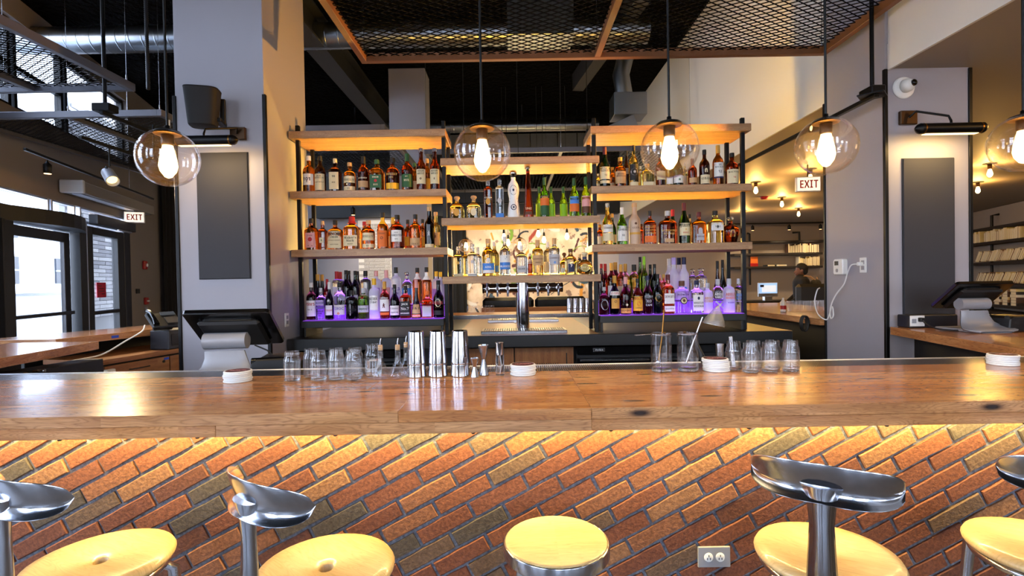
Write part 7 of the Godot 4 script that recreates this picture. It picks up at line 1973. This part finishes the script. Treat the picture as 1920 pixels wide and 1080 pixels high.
		fc.lathe([Vector2(0, 0.045), Vector2(0.046, 0.045), Vector2(0.048, 0.06), Vector2(0.03, 0.075), Vector2(0, 0.08)], 20)
		part(sh, "lamp_face", fc.done(), glow("spot_warm", Color(1.0, 0.84, 0.55), 3.0))
		part(t, "yoke", bx(V(0.02, 0.13, 0.015), 0.003), mats.black_metal, V(-0.02, q[1] + 0.04, q[0]), V(0, 0, 0.3))
		var dv := V(0.62, -0.55, 0.45).normalized()
		spot(t, "spot_light", V(0, q[1], q[0]) + dv * 0.125, V(0, q[1], q[0]) + dv * 2.0, Color(1.0, 0.87, 0.66), 4.0, 40)
	var t2 := thing("track_rail", "short black track rail on a tall rod, upper left", "track light", V(-3.64, 3.0, -4.64))
	part(t2, "rail", bx(V(0.036, 0.032, 1.2), 0.003), mats.black_metal, V(0, 0, -0.55))
	part(t2, "feed_box", bx(V(0.16, 0.07, 0.12), 0.006), mats.black_metal, V(0, 0.05, 0))
	part(t2, "rod", cyl(0.016, 2.12, 10), mats.black_metal, V(0, 0.08, 0))
	var t3 := thing("conduit", "corrugated black conduit hanging beside the left pillar", "conduit", V(-3.5, 3.35, -5.0))
	var pr := [Vector2(0, 0)]
	for i in 90:
		pr.append(Vector2(0.014, i * 0.02))
		pr.append(Vector2(0.018, i * 0.02 + 0.01))
	pr.append(Vector2(0, 1.8))
	part(t3, "hose", lat(pr, 10), mats.iron)
	var ap := thing("ceiling_disc", "white round disc device hanging under the left mesh panel", "detector", V(-3.77, 3.1, -5.7))
	part(ap, "disc", lat([Vector2(0, 0), Vector2(0.07, 0.005), Vector2(0.12, 0.03), Vector2(0.12, 0.035), Vector2(0, 0.04)], 28), mats.white_plastic)
	part(ap, "stem", cyl(0.012, 0.15, 8), mats.white_plastic, V(0, 0.04, 0))
	var t4 := thing("track_rail", "thin track rail with small spot near the entrance header", "track light", V(-5.7, 2.95, -7.2), 0.27)
	part(t4, "rail", bx(V(0.03, 0.03, 3.4), 0.003), mats.black_metal)
	part(t4, "spot_head", lat([Vector2(0, -0.1), Vector2(0.04, -0.1), Vector2(0.042, 0.0), Vector2(0.02, 0.02), Vector2(0, 0.06)], 14), mats.black_metal, V(0, -0.08, 1.3))
	part(t4, "lamp_face", cyl(0.034, 0.004, 14), glow("spot_face", Color(1.0, 0.8, 0.55), 4.0), V(0, -0.186, 1.3))
	part(t4, "wire", cyl(0.003, 2.25, 6), mats.steel, V(0, 0.0, -0.8))


func far_side() -> void:
	# far bar
	var c := thing("far_bar_counter", "steel-edged wooden counter on the far side of the island", "counter", V(0.1, 0, -7.4))
	part(c, "counter_top", bx(V(4.6, 0.04, 0.6), 0.003), mats.cabinet_oak, V(0, 0.945, -0.05))
	part(c, "steel_edge", bx(V(4.6, 0.07, 0.03), 0.004), mats.steel, V(0, 0.93, 0.26))
	part(c, "front_panel", bx(V(4.6, 0.9, 0.1)), mats.black, V(0, 0.45, 0.1))
	var jm := jar_mesh(0.034, 0.12)
	for i in 6:
		var o := thing("mason_jar", "small clear jar on the far counter, %s from left" % ORD[i], "jar", V(-0.62 + i * 0.066, 0.966, -7.3 - 0.08 * (i % 2)), 0, "jars on the far counter")
		part(o, "glass", jm, mats.jar_glass)
	for i in 4:
		tin("shaker tin on the far counter beside the right shelf post, %s" % ["first", "second", "third", "fourth"][i], V(0.82 + i * 0.085, 0.966, -7.32), "shaker tins on the far counter", 1.15)
	var x := [-0.64, 0.12, 1.1]
	for i in 3:
		globe_lamp("small-looking glass globe pendant over the far counter, %s" % ["left", "middle", "right"][i], V(x[i], 1.94, -7.25), 3.1, 0.6, "globe pendants over the far counter")
	var bi := -1
	for q in [[-0.14, 2.31], [-0.06, 2.2], [0.53, 2.36], [0.64, 2.24], [1.09, 2.3]]:
		bi += 1
		var o := thing("bare_bulb", "bare pendant bulb before the painted far wall, %s from left" % ORD[bi], "pendant lamp", V(q[0], q[1], -10.0), 0, "bare pendant bulbs at the far wall")
		part(o, "socket", lat([Vector2(0, 0.05), Vector2(0.024, 0.05), Vector2(0.026, 0.06), Vector2(0.02, 0.12), Vector2(0, 0.14)], 12), mats.black)
		part(o, "bulb", lat([Vector2(0.0, -0.09), Vector2(0.03, -0.07), Vector2(0.045, -0.03), Vector2(0.03, 0.02), Vector2(0.018, 0.05), Vector2(0, 0.051)], 14), mats.bulb_glow)
		part(o, "cord", cyl(0.004, 5.2 - q[1] - 0.13, 6), mats.black, V(0, 0.13, 0))
		omni(o, "bulb_light", V(0, -0.03, 0), Color(1.0, 0.87, 0.62), 0.6, 0.03)
	# painted wall: paint on plaster
	var im := Image.create(512, 384, false, Image.FORMAT_RGB8)
	im.fill(Color(0.76, 0.66, 0.54))
	var nz := FastNoiseLite.new()
	nz.seed = 4
	nz.frequency = 0.012
	for yy in 384:
		for xx in 512:
			var k := nz.get_noise_2d(xx, yy)
			var c2 := Color(0.76, 0.66, 0.54).lerp(Color(0.86, 0.78, 0.68), clampf(k * 1.5 + 0.4, 0, 1))
			c2 = c2.lerp(Color(0.45, 0.36, 0.32), clampf((nz.get_noise_2d(xx * 2 + 900, yy * 2) - 0.32) * 5, 0, 0.8))
			im.set_pixel(xx, yy, c2)
	var r2 := RandomNumberGenerator.new()
	r2.seed = 23
	var paints := [Color(0.14, 0.18, 0.22), Color(0.2, 0.3, 0.36), Color(0.6, 0.25, 0.18), Color(0.8, 0.55, 0.2), Color(0.45, 0.6, 0.2), Color(0.85, 0.82, 0.78), Color(0.3, 0.15, 0.15)]
	for i in 60:
		var p := Vector2(r2.randf() * 512, r2.randf() * 384)
		var a := r2.randf() * TAU
		var bend := r2.randf_range(-0.12, 0.12)
		var col: Color = paints[r2.randi_range(0, 6)]
		var th := r2.randf_range(2, 9)
		for k in r2.randi_range(10, 40):
			for yy in range(int(p.y - th), int(p.y + th)):
				for xx in range(int(p.x - th), int(p.x + th)):
					if xx >= 0 and yy >= 0 and xx < 512 and yy < 384 and Vector2(xx, yy).distance_to(p) < th * (0.8 + 0.2 * sin(xx * 1.7 + yy)):
						im.set_pixel(xx, yy, col)
			p += Vector2(cos(a), sin(a)) * 2.5
			a += bend
	var mw := mat("painted_plaster", Color.WHITE, 0.75)
	mw.albedo_texture = ImageTexture.create_from_image(im)
	mw.uv1_scale = V(1 / 3.3, -1 / 2.7, 1)
	struct("wall_painted", bx(V(3.3, 2.7, 0.06), 0.0), mw, V(0.45, 1.75, -13.16), Vector3.ZERO, "plaster wall covered in loose paint strokes")
	var bl := wall_box("wall_back_dark", V(-4.9, 3.1, -13.19), V(2.75, 4.7, -12.9), "black")
	for i in 6:
		part(bl, "panel", bx(V(0.66, 0.4, 0.03), 0.004), mat("concrete_dark", Color(0.36, 0.36, 0.36), 0.85), V(-0.1 + i * 0.68, 1.02, 0.14))
	var cu := MB.new()
	for i in 24:
		var z := 0.03 * sin(i * 1.3)
		cu.box(V(i * 0.035, 1.55, z), V(0.04, 3.1, 0.03), 0.008)
	one("dark_curtain", "dark curtain at the far wall left of the painted wall", "curtain", cu.done(), mats.curtain, V(-1.98, 0.01, -13.05))
	# white brick strip
	var wb := struct("wall_white_brick", bx(V(0.84, 3.0, 0.04)), mats.paint_white, V(-3.5, 1.55, -13.16), Vector3.ZERO, "white painted brick strip")
	var sh := [bx(V(0.262, 0.066, 0.02), 0.004), bx(V(0.128, 0.066, 0.02), 0.004)]
	for k in 38:
		for i in 3:
			var xx := -0.28 + i * 0.272
			if k % 2:
				xx += 0.136
			if xx + 0.131 < 0.43:
				part(wb, "brick", sh[0], mats["pale_brick_2"], V(xx, -1.42 + k * 0.0755, 0.026))
			else:
				part(wb, "brick", sh[1], mats["pale_brick_2"], V(0.345, -1.42 + k * 0.0755, 0.026))
	struct("column_far", bx(V(0.64, 5.2, 0.5), 0.004), mats.paint_grey, V(-1.79, 2.6, -9.3), Vector3.ZERO, "grey column behind the left shelves")
	var b := thing("leather_bench", "long black leather bench before the painted far wall", "bench", V(0.44, 0, -10.2))
	for i in 2:
		part(b, "backrest", bx(V(1.02, 0.24, 0.16), 0.06), mats.black_gloss, V(-0.52 + i * 1.04, 0.985, 0))
		part(b, "seat", bx(V(1.02, 0.16, 0.5), 0.05), mats.black_gloss, V(-0.52 + i * 1.04, 0.6, -0.35))
	part(b, "base", bx(V(2.0, 0.52, 0.4)), mats.black, V(0, 0.26, -0.25))
	part(b, "back_board", bx(V(2.1, 0.9, 0.04), 0.004), mats.cabinet_oak, V(0, 0.46, 0.1))
	# spots chosen in kind and place to wash the far wall
	var t := thing("track_rail", "far track rail with four spot heads washing the painted wall", "track light", V(-0.5, 3.05, -11.4))
	part(t, "rail", bx(V(6.4, 0.03, 0.035), 0.003), mats.black_metal, V(0, 0.12, 0))
	part(t, "rod", cyl(0.01, 2.03, 8), mats.black_metal, V(-2.0, 0.12, 0))
	part(t, "rod", cyl(0.01, 2.03, 8), mats.black_metal, V(2.0, 0.12, 0))
	for xx in [-3.0, -1.4, 0.2, 1.9]:
		part(t, "spot_head", lat([Vector2(0, -0.09), Vector2(0.045, -0.09), Vector2(0.048, 0.05), Vector2(0.02, 0.08), Vector2(0, 0.12)], 14), mats.black_metal, V(xx, 0, 0))
		part(t, "lamp_face", cyl(0.038, 0.004, 14), mats.spot_face, V(xx, -0.096, 0))
		spot(t, "spot_light", V(xx, -0.105, 0), V(xx + 0.3, -1.5, -2.1), Color(1.0, 0.92, 0.82), 7.0, 50)
